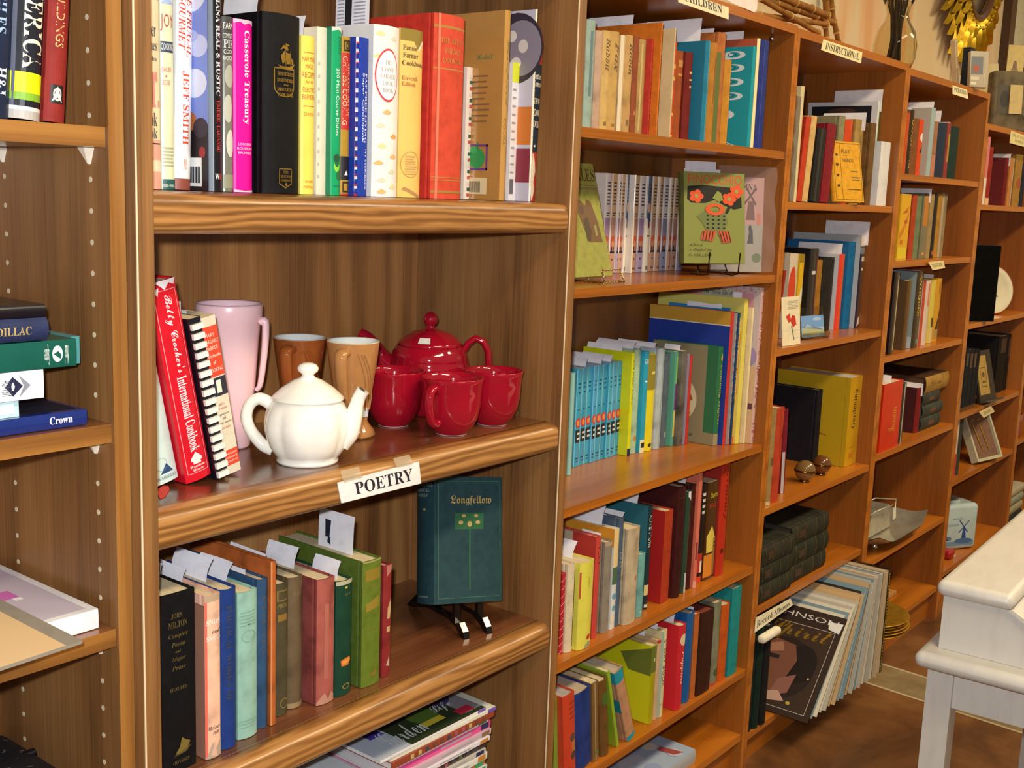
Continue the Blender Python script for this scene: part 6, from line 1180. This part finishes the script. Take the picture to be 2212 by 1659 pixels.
spirit = [('r', 0, 1, 0, 1, '#33241c'), ('f', .04, .95, .05, .84, '#c9bfae', .004, .004), ('r', .05, .94, .055, .835, '#3a281e'),
  ('o', .3, .9, .12, .70, '#281a14'), ('o', .62, .9, .3, .66, '#1b120e'), ('p', [(.36, .56), (.48, .66), (.66, .64), (.72, .5), (.68, .34), (.66, .2), (.5, .16), (.44, .26), (.36, .3), (.4, .36), (.33, .42)], '#7a4c38'), ('p', [(.4, .58), (.54, .64), (.58, .56), (.4, .5)], '#a8745a'), ('r', .36, .56, .47, .51, '#2a2020'), ('p', [(.62, .3), (.76, .38), (.74, .2), (.58, .12)], '#8f5c50'), ('p', [(.46, .14), (.66, .2), (.74, .12), (.54, .08)], '#c09a86'),
  ('t', 'JOHNSON', .27, .95, .885, .95, '#d9d6d2', 'h'), ('p', [(.86, .93), (.99, .94), (.98, .84), (.88, .86)], '#e6e4e0'), ('t', CU('Spirit'), .36, .93, .66, .84, '#c9a13c', 'h'), ('o', .76, .80, .1, .13, '#b9a23c'), ('o', .86, .88, .36, .38, '#b9ac6c')]
XB = [2.021+(2.503-2.021)*k/(NL-1) for k in range(NL)]; LE = [47*(1-k/(NL-1))**1.15 for k in range(NL)]; sz = .333; th = .0036
for k in range(NL-2, -1, -1):           # every sleeve rests against the next one
    f = R_(LE[k+1]); th_ = R_(LE[k])
    while th_ > 0:
        xt, zt = XB[k]+sz*math.sin(th_), sz*math.cos(th_)
        xl = XB[k+1]-(th+.0012)/math.cos(f)+zt*math.tan(f)
        if xt <= xl or zt > sz*math.cos(f)+th*math.sin(f)+.002 and False: break
        th_ -= .002
    LE[k] = math.degrees(max(th_, 0))
for k in range(NL):
    q = k/(NL-1); xb = XB[k]; lean = LE[k]; Yf = 1.150-.026*q+.006*((k*5) % 3)
    t = thing('record_album', ('brown record album with a portrait cover leaning in front of the row' if k == 0 else '%s record album, %s from the brown portrait album' % (lp_n[k], lp_o[k])), 'record album', (xb, Yf, z0), 'leaning record albums')
    t.rotation_euler = (0, R_(lean), 0)
    if k == NL-1: xb += .021; t.location.x = xb; th = .021
    m = MB().box(-th, 0, 0, sz, 0, sz, M(lp_e[k], 'jacket'), front=M(lp_e[k], 'jacket'))
    if k == 0: m.art(spirit, lambda a, b, e: (-th-e, sz*(1-a), sz*b))
    else:
        c1 = random.choice(['#d8d0bc', '#2a2622', '#c9a878', '#7a94a0', '#b9b4a4', '#d0b48a'])
        m.art([('r', 0, 1, 0, 1, c1), ('r', .05, .95, .86, .93, random.choice(['#2a2420', '#c9c04a', '#2f8ab0', '#5a4a78', '#b05a4a', '#e0dcd0'])), ('r', .1, .9, .3, .8, random.choice(['#8a7a64', '#5a4a40', '#b9a890']))], lambda a, b, e: (-th-e, sz*(1-a), sz*b))
    if k == NL-1: m.art([('r', .42, .6, .02+.03*j, .038+.03*j, '#c9b03a') for j in range(32)], lambda a, b, e: (-th+th*a, -e, sz*b))
    m.build('sleeve', t)
    if k % 2 == 0: MB().lathe([(.001, -.0006), (.148, -.0006), (.148, .0006), (.001, .0006)], M('#0c0c0c', 'gloss'), 48).build('record', t).matrix_local = Matrix.Translation((-th/2, sz/2, sz/2)) @ Matrix.Rotation(R_(90), 4, 'Y')
# ------------------------------------------------------------------ D base: gold chargers, board
GD = M('#cfa034', 'gold')
zt = zDs[5]+.0006; cx, cy = 2.80, 1.318
bd = MB().box(2.95, 3.20, 1.33, 1.50, zt, zt+.012, M('#b98a50', 'cloth')); solo(bd, 'wood_board', 'small tan board on the bottom shelf behind the gold chargers', 'board', (3.0, 1.33, zt))
for k in range(5):
    t = thing('charger_plate', '%s gold charger plate of the stack beside the record albums' % ('bottom', 'second', 'middle', 'fourth', 'top')[k], 'plate', (cx+.003*((k*3) % 4), cy-.002*((k*2) % 3), zt), 'stacked gold charger plates')
    MB().lathe([(.001, .0005), (.095, 0), (.105, .002), (.135, .006), (.158, .0085), (.160, .0105), (.157, .0112), (.134, .0085), (.104, .0045), (.001, .003)], GD, 64).build('plate', t); zt += .0105
# ------------------------------------------------------------------ D5 silver tray
SV = M('#cfccbc', 'silver'); zt = zDs[4]+.0006
P = onY(1955, 1130, 1.40)
tr = thing('serving_tray', 'silver footed tray with upturned ends and a wire handle', 'tray', (2.94, 1.375, zt))
m = MB(); n = 24; g = []
for a in range(n+1):
    for b in range(13):
        s_, w_ = a/n*2-1, b/12*2-1; x = s_*.262*(1-.10*w_*w_); y = w_*.155*(1-.12*s_*s_)
        e = max(abs(s_), abs(w_)); z = .020+.030*max(0, abs(s_)-.62)/.38*1.0+.022*max(0, abs(w_)-.6)/.4+.004*math.cos(6*s_)*max(0, e-.6)
        g.append((x, y, z))
F_ = [(a*13+b, (a+1)*13+b, (a+1)*13+b+1, a*13+b+1) for a in range(n) for b in range(12)]
m.add(g, F_, SV, True); m.add([(p[0], p[1], p[2]-.003) for p in g], [f[::-1] for f in F_], SV, True); m.build('dish', tr)
for sx in (-1, 1):
    for sy in (-1, 1): MB().lathe([(.010, 0), (.007, .006), (.006, .019)], SV, 12, (sx*.11, sy*.08, 0)).build('foot', tr)
MB().tube([(-.19, 0, .045), (-.17, 0, .115), (-.06, -.05, .155), (.06, -.08, .135), (.02, -.09, .11)], .0022, SV, 8).tube([(-.19, 0, .05), (-.10, -.07, .12), (.03, -.08, .12)], .0018, SV, 8).build('handle', tr)
m = MB().box(-.012, .012, -.0008, .0008, 0, .042, M('#e0dcc8', 'paper')); o = solo(m, 'price_tag', 'white price tag hanging on the silver tray handle', 'price tag', (0, 0, 0)); o.matrix_world = Matrix.Translation((2.96, 1.282, zt+.075))@Matrix.Rotation(R_(-12), 4, 'Y')
c_ = thing('butter_cover', 'mirror-bright silver cover standing on the footed silver tray', 'silver cover', (2.92, 1.375, zt+.0255))
MB().prism([(-.115, 0), (.115, 0), (.085, .085), (-.07, .085)], -.055, .055, SV, False, 'y').build('cover', c_)
MB().ball((0, 0, .097), .012, SV, 8).build('knob', c_)
# ------------------------------------------------------------------ E things
z_ = zEs[1]+.0005
x0_ = solX(2104, 1.252, z_); 
pb_ = onZ(2094, 704, z_); pf = thing('album', 'tall matte black album standing at the front of the far right bookcase', 'album', (3.53, 1.325, z_)); pf.rotation_euler = (0, 0, R_(-42))
a1 = solX(2173, 1.25, z_); 
MB().box(0, .165, 0, .04, 0, .285, M('#040404', 'soot')).build('cover', pf); MB().box(.004, .161, .004, .036, .2852, .286, M('#15130f', 'pages')).build('pages', pf)
m = MB().box(0, .08, 0, .001, -.284, .045, M('#d8d0b4', 'paper')); o = solo(m, 'paper_slip', 'cream slip standing behind the matte black album', 'paper slip', (0, 0, 0), None)
o.location = (3.566, 1.366, z_+.2845); o.rotation_euler = (0, 0, R_(-42))
for v in o.data.vertices: v.co += Vector((0, 0, 0))
PLR = .098
pt = thing('decorative_plate', 'white plate with a pink rim behind the matte black album', 'plate', (3.99, 1.33, z_+PLR*.985))
pt.rotation_euler = (R_(80), 0, R_(-35))
MB().lathe([(.001, .0), (.06, 0), (.075, .004), (PLR-.004, .012), (PLR, .0135), (PLR-.004, .0155), (.074, .008), (.06, .004), (.001, .004)], M('#d8d2b4', 'glaze'), 64).lathe([(PLR-.003, .0122), (PLR+.0012, .0138), (PLR-.003, .0158)], M('#c87a7a', 'glaze'), 64, cap=False).build('dish', pt)
mm = MB(); mm.art([('p', [(.3, .2), (.6, .5), (.8, .25)], '#7a7460'), ('o', .4, .6, .6, .7, '#8a8468')], lambda a, b, e: ((a-.5)*.11, (b-.5)*.11, .0042+e)); mm.build('motif', pt)
row(S['E3'], [
 (2076, 2084, 757, '#1a1d22', 'blue-black encyclopedia volume, leftmost', 1.262, 'h', .2, dict(art=[('r', .2, .8, .75, .95, '#4a4438'), ('b', 0, .06, '#5a3c20')])),
 (2084.5, 2093, 756, '#1c1c22', 'blue-black encyclopedia volume, second from the panel', 1.262, 'h', .2, dict(art=[('r', .2, .8, .7, .94, '#5a4034'), ('b', 0, .06, '#5a3c20')])),
 (2093.5, 2101, 755, '#181b20', 'blue-black encyclopedia volume, third from the panel', 1.262, 'h', .2, dict(art=[('r', .2, .8, .7, .94, '#5a4434'), ('b', 0, .06, '#5a3c20')])),
 (2101.5, 2108, 755, '#1b1d20', 'blue-black encyclopedia volume beside the tan board game picture', 1.262, 'h', .2, dict(art=[('b', 0, .06, '#5a3c20')])),
 (2150, 2168, 726, '#15120f', 'tall brown-black ledger volume behind the tan picture', 1.30, 'h', .2, dict(art=[('r', .2, .8, .7, .95, '#3a2c22')])),
 (2168.5, 2185, 723, '#1a1410', 'tall brown-black ledger volume nearest the right panel', 1.30, 'h', .2, dict(art=[('r', .2, .8, .6, .95, '#3a2a20')])),
])
X_ = solX(2113, 1.27, zEs[2])
t = thing('picture_easel', 'tan embossed picture in a dark folding case leaning among the encyclopedias', 'picture', (X_, 1.262, zEs[2]+.0004)); t.rotation_euler = (R_(-14), R_(0), R_(-6)); t.location.z += .004
MB().box(0, .16, 0, .012, 0, .205, M('#2a2622', 'black')).build('case', t)
m = MB().box(.012, .105, -.002, 0, .03, .185, M('#a98a44', 'paper')); m.art([('f', .25, .8, .2, .7, '#5a4824', .03, .02), ('r', .35, .7, .3, .35, '#5a4824'), ('o', .4, .65, .45, .58, '#5a4824')], lambda a, b, e: (.012+.093*a, -.002-e, .03+.155*b)); m.build('picture', t)
MB().box(.0, .16, -.03, 0, 0, .006, M('#4a443c', 'black')).build('ledge', t)
row(S['E4'], [(2058, 2064, 905, '#c9b8a0', 'thin book with a white and red spine, leftmost', 1.27, 'j', .2, dict(art=[('b', 0, .4, '#c0301c'), ('r', .6, 1, 0, 1, '#d8d0c4')], suf='below the dark encyclopedias')), (2065, 2072, 904, '#3a3a38', 'thin charcoal folder beside the white and red spine', 1.27, 'h', .2, dict(suf='below the dark encyclopedias'))])
sp = thing('shadow_box', 'grey-framed shadow box with two spoons tilted on the lower shelf', 'shadow box', (solX(2108, 1.27, zEs[3]), 1.262, zEs[3]+.0004)); sp.rotation_euler = (R_(-24), 0, R_(-12)); sp.location.z += .013
m = MB()
for a, b, c, d in ((0, .012, 0, .21), (.188, .2, 0, .21), (.012, .188, 0, .012), (.012, .188, .198, .21)): m.box(a, b, 0, .03, c, d, M('#b9b69a', 'paint'))
m.build('frame', sp); MB().box(.012, .188, .012, .016, .012, .198, M('#7a5a48', 'cloth')).build('backing', sp)
for x in (.06, .11): MB().tube([(x+.02, .010, .04), (x+.01, .009, .08), (x, .010, .15)], [.002, .0022, .0025], GD, 8).lathe([(.001, 0), (.012, .001), (.008, .004), (.001, .005)], GD, 16, (x-.002, .009, .168)).build('spoon', sp)
# delft vase
zt = zEs[4]+.0006
P = onZ(2095, 1166, zt)
BLU = M('#b4c8c8', 'glaze')
dv = thing('delft_jar', 'square blue and white windmill jar on the bottom shelf of the low bookcase', 'jar', (3.83, 1.37, zt)); dv.rotation_euler = (0, 0, R_(-30))
m = MB().rbox(-.10, .10, -.08, .08, 0, .19, .018, BLU, 4)
D_ = '#2f4a86'
m.art([('r', 0, 1, 0, .12, '#6a8ca4'), ('p', [(.6, .12), (.64, .5), (.7, .5), (.76, .12)], D_), ('p', [(.5, .36), (.52, .34), (.82, .66), (.8, .68)], D_), ('p', [(.52, .7), (.5, .68), (.78, .34), (.8, .36)], D_), ('o', .1, .3, .15, .26, '#5a78a4'), ('p', [(.05, .15), (.1, .4), (.2, .15)], D_), ('o', .4, .95, .05, .2, '#4a6a98'), ('r', .1, .5, .55, .6, '#94b0bc'), ('r', .3, .6, .72, .76, '#94b0bc')], lambda a, b, e: (-.082+.164*a, -.0802-e, .018+.154*b)); m.build('body', dv)
MB().lathe([(.045, .186), (.052, .19), (.05, .2), (.042, .196)], BLU, 32).lathe([(.001, .1905), (.044, .1905)], M('#4a4438', 'ink'), 32).build('rim', dv)
rt_ = onZ(2047, 1205, zt)
m = MB().rbox(-.03, .03, -.02, .02, 0, .035, .01, M('#a81c1c', 'plastic')); t = thing('toy_car', 'small red toy beside the square blue and white jar', 'toy', (rt_.x, max(rt_.y, 1.26), zt)); m.build('body', t); MB().box(.012, .03, -.021, -.0195, .004, .012, M('#d8d4cc', 'plastic')).build('bumper', t)
# last case odds and ends at the picture edge
for (x, y, z, w, d, h, c, lab, nm) in ((4.345, 1.27, .9008, .10, .18, .19, '#cfd6d2', 'white jar box at the right edge beside the low bookcase', 'box'), (4.34, 1.265, .5508, .12, .2, .10, '#8a1420', 'dark red box at the right edge lower shelf', 'box')):
    t = thing(nm, lab, nm, (x, y, z)); MB().rbox(0, w, 0, d, 0, h, .006, M(c, 'plastic')).build('body', t); MB().rbox(-.002, w+.002, -.002, d+.002, h-.03, h+.004, .004, M(c, 'gloss')).build('lid', t)
zt = .1508
for k, c in enumerate(('#1c2a2a', '#a09878', '#8f9684', '#b0a890')):
    flat(4.62, 1.27, zt, .28, .2, .04, c, '%s book of the flat pile at the right picture edge' % ('black-green', 'tan', 'sage', 'cream')[k], k='h'); zt += .0406
# ------------------------------------------------------------------ on top of the cases
zB_, zC_, zD_, zE_ = 1.954, 1.950, 1.940, 1.838
BAM = M('#8a5a20', 'worn'); BAM2 = M('#c49a52', 'worn')
def bamboo(m, a, b, r, nodes=3):
    a, b = Vector(a), Vector(b); pts = []; rs = []; n = nodes*6
    for i in range(n+1): pts.append(a.lerp(b, i/n)); rs.append(r*(1.28 if i % 6 == 0 else 1))
    m.tube(pts, rs, BAM, 10)
    for i in range(nodes+1):
        c = a.lerp(b, i/nodes); d = (b-a).normalized()*.0022; m.tube([c-d, c+d], r*1.36, BAM2, 10)
bf = thing('bamboo_frame', 'bamboo picture frame with crossed canes standing on the cherry cases', 'frame', (1.95, 1.30, 1.952)); o0 = Vector((1.95, 1.30, 1.952))
y1, y2 = 1.31, 1.35
g = lambda u, v, y: onY(u, v, y)-o0
m = MB(); bamboo(m, g(1640, -25, y1), g(1786, 33, y1), .009, 4); bamboo(m, g(1786, 33, y1), g(1782, -40, y1), .009, 2); m.build('inner_rail', bf)
m = MB(); bamboo(m, g(1630, -8, y2), g(1800, 48, y2), .008, 4); bamboo(m, g(1800, 48, y2), g(1790, -45, y2), .008, 3); m.build('outer_rail', bf)
zz1 = .009
for k, (a, b) in enumerate((((1640, -5), (1768, 72)), ((1641, 33), (1785, 52)), ((1782, 36), (1785, 80)), ((1802, 46), (1811, 92)))):
    pb = g(*b, y1+.012*k); pb.z = max(pb.z, .009)
    m = MB(); pa = g(*a, y1+.012*k); pa.z = max(pa.z, .012); bamboo(m, pa, pb, .007, 2); m.build('cane', bf)
q = [g(1650, -40, y1+.02), g(1775, -40, y1+.02), g(1778, 22, y1+.02), g(1650, -28, y1+.02)]
m = MB(); m.add([tuple(a) for a in q]+[(a.x, a.y+.004, a.z) for a in q], [(0, 1, 2, 3), (4, 5, 6, 7), (0, 1, 5, 4), (1, 2, 6, 5), (2, 3, 7, 6), (3, 0, 4, 7)], M('#c9bc98', 'paper')); m.build('picture', bf)
# glass vase with dried stems
def glass():
    m, nt, b = _new('clear_vase_glass'); b.inputs['Base Color'].default_value = lin('#f1ecd8'); b.inputs['Transmission Weight'].default_value = 1; b.inputs['Roughness'].default_value = .03; b.inputs['IOR'].default_value = 1.2; return m
GL = glass(); vx = (solX(1890, 1.33, zC_)+solX(1980, 1.33, zC_))/2
vs_ = thing('glass_vase', 'clear glass vase full of dark dried stems on top of the bookcases', 'vase', (2.715, 1.335, zC_-.0094))
vs_.scale = (.95, .95, .80)
MB().lathe([(.001, .004), (.045, 0), (.052, .006), (.066, .05), (.069, .10), (.060, .15), (.040, .19), (.034, .215), (.040, .245), (.052, .275), (.050, .275), (.037, .245), (.031, .215), (.037, .19), (.057, .15), (.066, .10), (.063, .05), (.049, .01), (.001, .008)], GL, 48).build('body', vs_)
m = MB()
for k in range(22):
    a = k*2.4; r0 = .008+.025*((k*7) % 10)/10; r1 = .012+.065*((k*3) % 10)/10
    m.tube([(r0*math.cos(a), r0*math.sin(a), .012), (r0*.6*math.cos(a+.4), r0*.6*math.sin(a+.4), .12), (.022*math.cos(a), .022*math.sin(a), .22), (r1*math.cos(a), r1*math.sin(a), .33+.02*(k % 5))], [.0035, .003, .0028, .0016], M(('#3a2c1c', '#4a3a22', '#2c2418')[k % 3], 'worn'), 6)
o = solo(m, 'dried_stems', 'bunch of dark dried stems standing in the clear glass vase', 'dried stems', (0, 0, 0)); o.location = (2.715, 1.335, zC_-.0078); o.scale = (.9, .9, .78)
# gold feathered mirror on the wall
zc_ = onY(2113, 35, 1.58); cxm = solX(2108, 1.58, 2.2)
gm = thing('mirror', 'gold feathered oval mirror hanging on the beige wall', 'mirror', (4.16, 1.608, 2.545)); gm.scale = (.86, 1, .98)
def leafcard(m, ang, r0, r1, w, y, th, mat):
    n = 6; L = []; R2 = []; ca, sa = math.cos(ang), math.sin(ang)
    for i in range(n+1):
        q = i/n; r = r0+(r1-r0)*q; ww = w*math.sin(math.pi*min(1, .22+.78*q*.94))**.8; yy = y-th*math.sin(math.pi*q*.8)
        for lst, s_ in ((L, -1), (R2, 1)): lst.append((r*ca-s_*ww*sa*-1, yy+.010, r*sa+s_*ww*ca*-1))
    C_ = [((r0+(r1-r0)*i/n)*ca, y-th*math.sin(math.pi*i/n*.8)-.008, (r0+(r1-r0)*i/n)*sa) for i in range(n+1)]
    for A_, B_ in ((L, C_), (C_, R2)): m.add(A_+B_, [(i, i+1, n+2+i, n+1+i) for i in range(n)], mat, True)
GM = M('#c29a1c', 'gold')
m = MB()
for ring, (r0, r1, w, y, nn) in enumerate(((.24, .43, .030, -.018, 40), (.23, .375, .028, -.034, 36), (.22, .32, .026, -.050, 32))):
    for k in range(nn): leafcard(m, 2*math.pi*(k+.5*ring)/nn+.25, r0, r1+.018*((k*5) % 3), w, y, .03, GM)
for k in range(60):
    a = 2*math.pi*k/60; m.ball((.272*math.cos(a), -.078, .272*math.sin(a)), .008, GM, 5)
m.build('feather_frame', gm)
MB().tube([(.232*math.cos(2*math.pi*k/48), -.06, .232*math.sin(2*math.pi*k/48)) for k in range(48)], .020, M('#5a3410', 'gloss'), 10, 1, True).build('inner_rim', gm)
mm = MB(); mm.add([(.225*math.cos(2*math.pi*k/48), -.045, .225*math.sin(2*math.pi*k/48)) for k in range(48)], [tuple(range(48))], M('#d8dcc8', 'metal')); mm.build('glass', gm)
# leaning things on the fourth case
i = bk(Shelf(zD_+.0006, 1.30, 1.6, ''), 0, 0, 0, '#c9b890', 'thin cream book leaning on top of the case under the gold mirror', Y=1.30, h=.165, k='p', d=.016, lean=-24, free=True, x0=solX(2087, 1.27, zD_), t=.022, art=[('t', SF('MEMORIES'), .3, .7, .55, .95, '#4a4038', 'd'), ('r', .2, .8, .1, .4, '#9a8f78')])
t = thing('book', 'dark slate book standing behind the leaning cream book under the gold mirror', 'book', (3.335, 1.30, zD_+.0006)); MB().box(0, .055, 0, .025, 0, .15, M('#22262c', 'cloth')).build('cover', t); MB().box(.003, .0555, .003, .022, .003, .1505, M('#b0a488', 'pages')).build('pages', t)
i = facing((solX(2094, 1.252, zD_), 1.252, zD_+.0036), -50, -8, 0, .062, .120, .02, '#b0a48a', 'small picture book with a red patch leaning above the corner of the case', k='p', art=[('r', .05, .7, .35, .85, '#6a7474'), ('o', .15, .5, .4, .62, '#a8503c'), ('r', .05, .5, .2, .28, '#d8cfae'), ('r', .05, .35, .06, .14, '#e0d8b8'), ('r', .78, .82, .1, .9, '#c9b890')])
def photo(P, w, h, rz, rx, ry, c, lab, art):
    m = MB().box(0, w, 0, .002, 0, h, M(c, 'paper')); m.art(art, lambda a, b, e: (w*a, -e, h*b)); o = solo(m, 'photo_card', lab, 'photograph', (0, 0, 0))
    o.matrix_world = Matrix.Translation(P)@Matrix.Rotation(R_(rz), 4, 'Z')@Matrix.Rotation(R_(rx), 4, 'X')@Matrix.Rotation(R_(ry), 4, 'Y'); return o
# album box and photographs on the low case
pa_ = onY(2141, 264, 1.36); ab = thing('photo_album', 'grey-brown velvet photo album with a metal clasp on the low bookcase', 'album', (pa_.x, 1.36, zE_+.002)); ab.rotation_euler = (R_(-4), 0, R_(-50))
MB().rbox(0, .18, 0, .06, .0, .235, .012, M('#6a6048', 'worn')).build('cover', ab)
m = MB(); m.art([('r', 0, 1, 0, 1, '#4a4434'), ('o', .1, .5, .2, .8, '#2f2a20')], lambda a, b, e: (.02+.09*a, -.0005-e, .07+.11*b)); m.build('panel', ab)
MB().box(.065, .115, -.006, -.0015, .07, .18, M('#c9b478', 'paper')).build('label_card', ab); MB().tube([(.12, -.006, .07), (.14, -.008, .03), (.13, -.012, .06)], .003, M('#8a8a80', 'metal'), 8).build('clasp', ab)
photo((onY(2130, 160, 1.47).x, 1.47, zE_+.002), .085, .285, -48, -3, -6, '#cfbf8a', 'cream card with a small oval portrait left of the velvet album', [('o', .45, .62, .5, .62, '#9a8a68')])
photo((onY(2174, 140, 1.47).x, 1.47, zE_+.002), .075, .40, -46, -3, 2, '#d2bc78', 'tall cream photograph of a seated figure above the velvet album', [('p', [(.3, .5), (.15, .68), (.45, .82), (.7, .74), (.6, .5)], '#8f7452'), ('o', .36, .6, .74, .84, '#7a5c40')])
photo((3.95, 1.40, zE_+.2), .14, .14, 0, -8, -6, '#d8c88a', 'yellowed photograph at the right edge above the velvet album', [('r', .1, .9, .1, .9, '#8a7430'), ('o', .3, .7, .3, .8, '#c9b878')]) if 0 else None
fr = thing('hanging_picture', 'dark brown framed picture hanging at the right of the gold mirror', 'picture', (5.02, 1.612, 2.36))
m = MB()
for a, b, c, d in ((-.25, -.17, -.22, .6), (.17, .25, -.22, .6), (-.17, .17, -.22, -.14), (-.17, .17, .52, .6)): m.box(a, b, -.03, .006, c, d, M('#3a2010', 'gloss'))
m.build('frame', fr); MB().box(-.17, .17, -.008, .004, -.14, .52, M('#cfcaa8', 'paper')).build('mat', fr)
# ------------------------------------------------------------------ white desk
WH = M('#c6c2b9', 'paint')
dk = thing('desk', 'white painted slant-front desk with a boxed top in the right foreground', 'desk', (1.165, .575, 0)); dk.rotation_euler = (0, 0, R_(2.2))
Lk = 1.05
MB().rbox(-.012, Lk, -.118, .012, .852, .880, .0135, WH, 4).build('top_board', dk)
MB().prism([(0, .754), (0, .853), (-.105, .853), (-.20, .80), (-.235, .765), (-.235, .754)], .002, Lk-.01, WH).build('box', dk)
MB().rbox(-.045, Lk+.03, -.50, .030, .724, .7535, .0142, WH, 4).build('writing_board', dk)
for x in (.012, Lk-.06):
    for y in (-.028, -.46):
        MB().prism([(x, y), (x+.045, y), (x+.045, y+.045), (x, y+.045)], 0, .7245, WH, False, 'z').build('leg', dk)
MB().box(.022, .04, -.415, -.028, .640, .7245, WH).build('end_apron', dk)
MB().box(.057, Lk-.06, -.012, .004, .640, .7245, WH).build('back_apron', dk)
MB().prism([(-.106, .8535), (-.118, .8535), (-.215, .80), (-.25, .766), (-.236, .766), (-.2, .798)], -.006, Lk-.004, WH).build('slant_lid', dk)
# ------------------------------------------------------------------ light
def area(name, loc, size, power, col, rot=(0, 0, 0)):
    l = bpy.data.lights.new(name, 'AREA'); l.shape = 'RECTANGLE'; l.size, l.size_y = size; l.energy = power; l.color = col
    o = bpy.data.objects.new(name, l); COL.objects.link(o); o.location = loc; o.rotation_euler = rot; return o
fl = bpy.data.lights.new('camera_flash', 'POINT'); fl.energy = FLASH; fl.color = (.93, .96, 1.0); fl.shadow_soft_size = .018
fo = bpy.data.objects.new('camera_flash', fl); COL.objects.link(fo); fo.location = CAM+UP*.055-RI*.03-FW*.01
for k, (x, y) in enumerate(((.3, -.4), (2.2, -.3), (4.2, -.2))):
    area('ceiling_lamp', (x, y, 3.0), (1.2, .35), CEIL, (1.0, .80, .52))
w = bpy.data.worlds.new('room_light'); SC.world = w; w.use_nodes = True
bg = w.node_tree.nodes['Background']; bg.inputs[0].default_value = (1.0, .83, .60, 1); bg.inputs[1].default_value = AMB
SC.view_settings.view_transform = 'Standard'; SC.view_settings.look = 'None'; SC.view_settings.gamma = 1.0; SC.view_settings.use_curve_mapping = False
SC.view_settings.exposure = EXPO
SC.cycles.max_bounces = 8; SC.cycles.transparent_max_bounces = 12
bpy.context.view_layer.update()
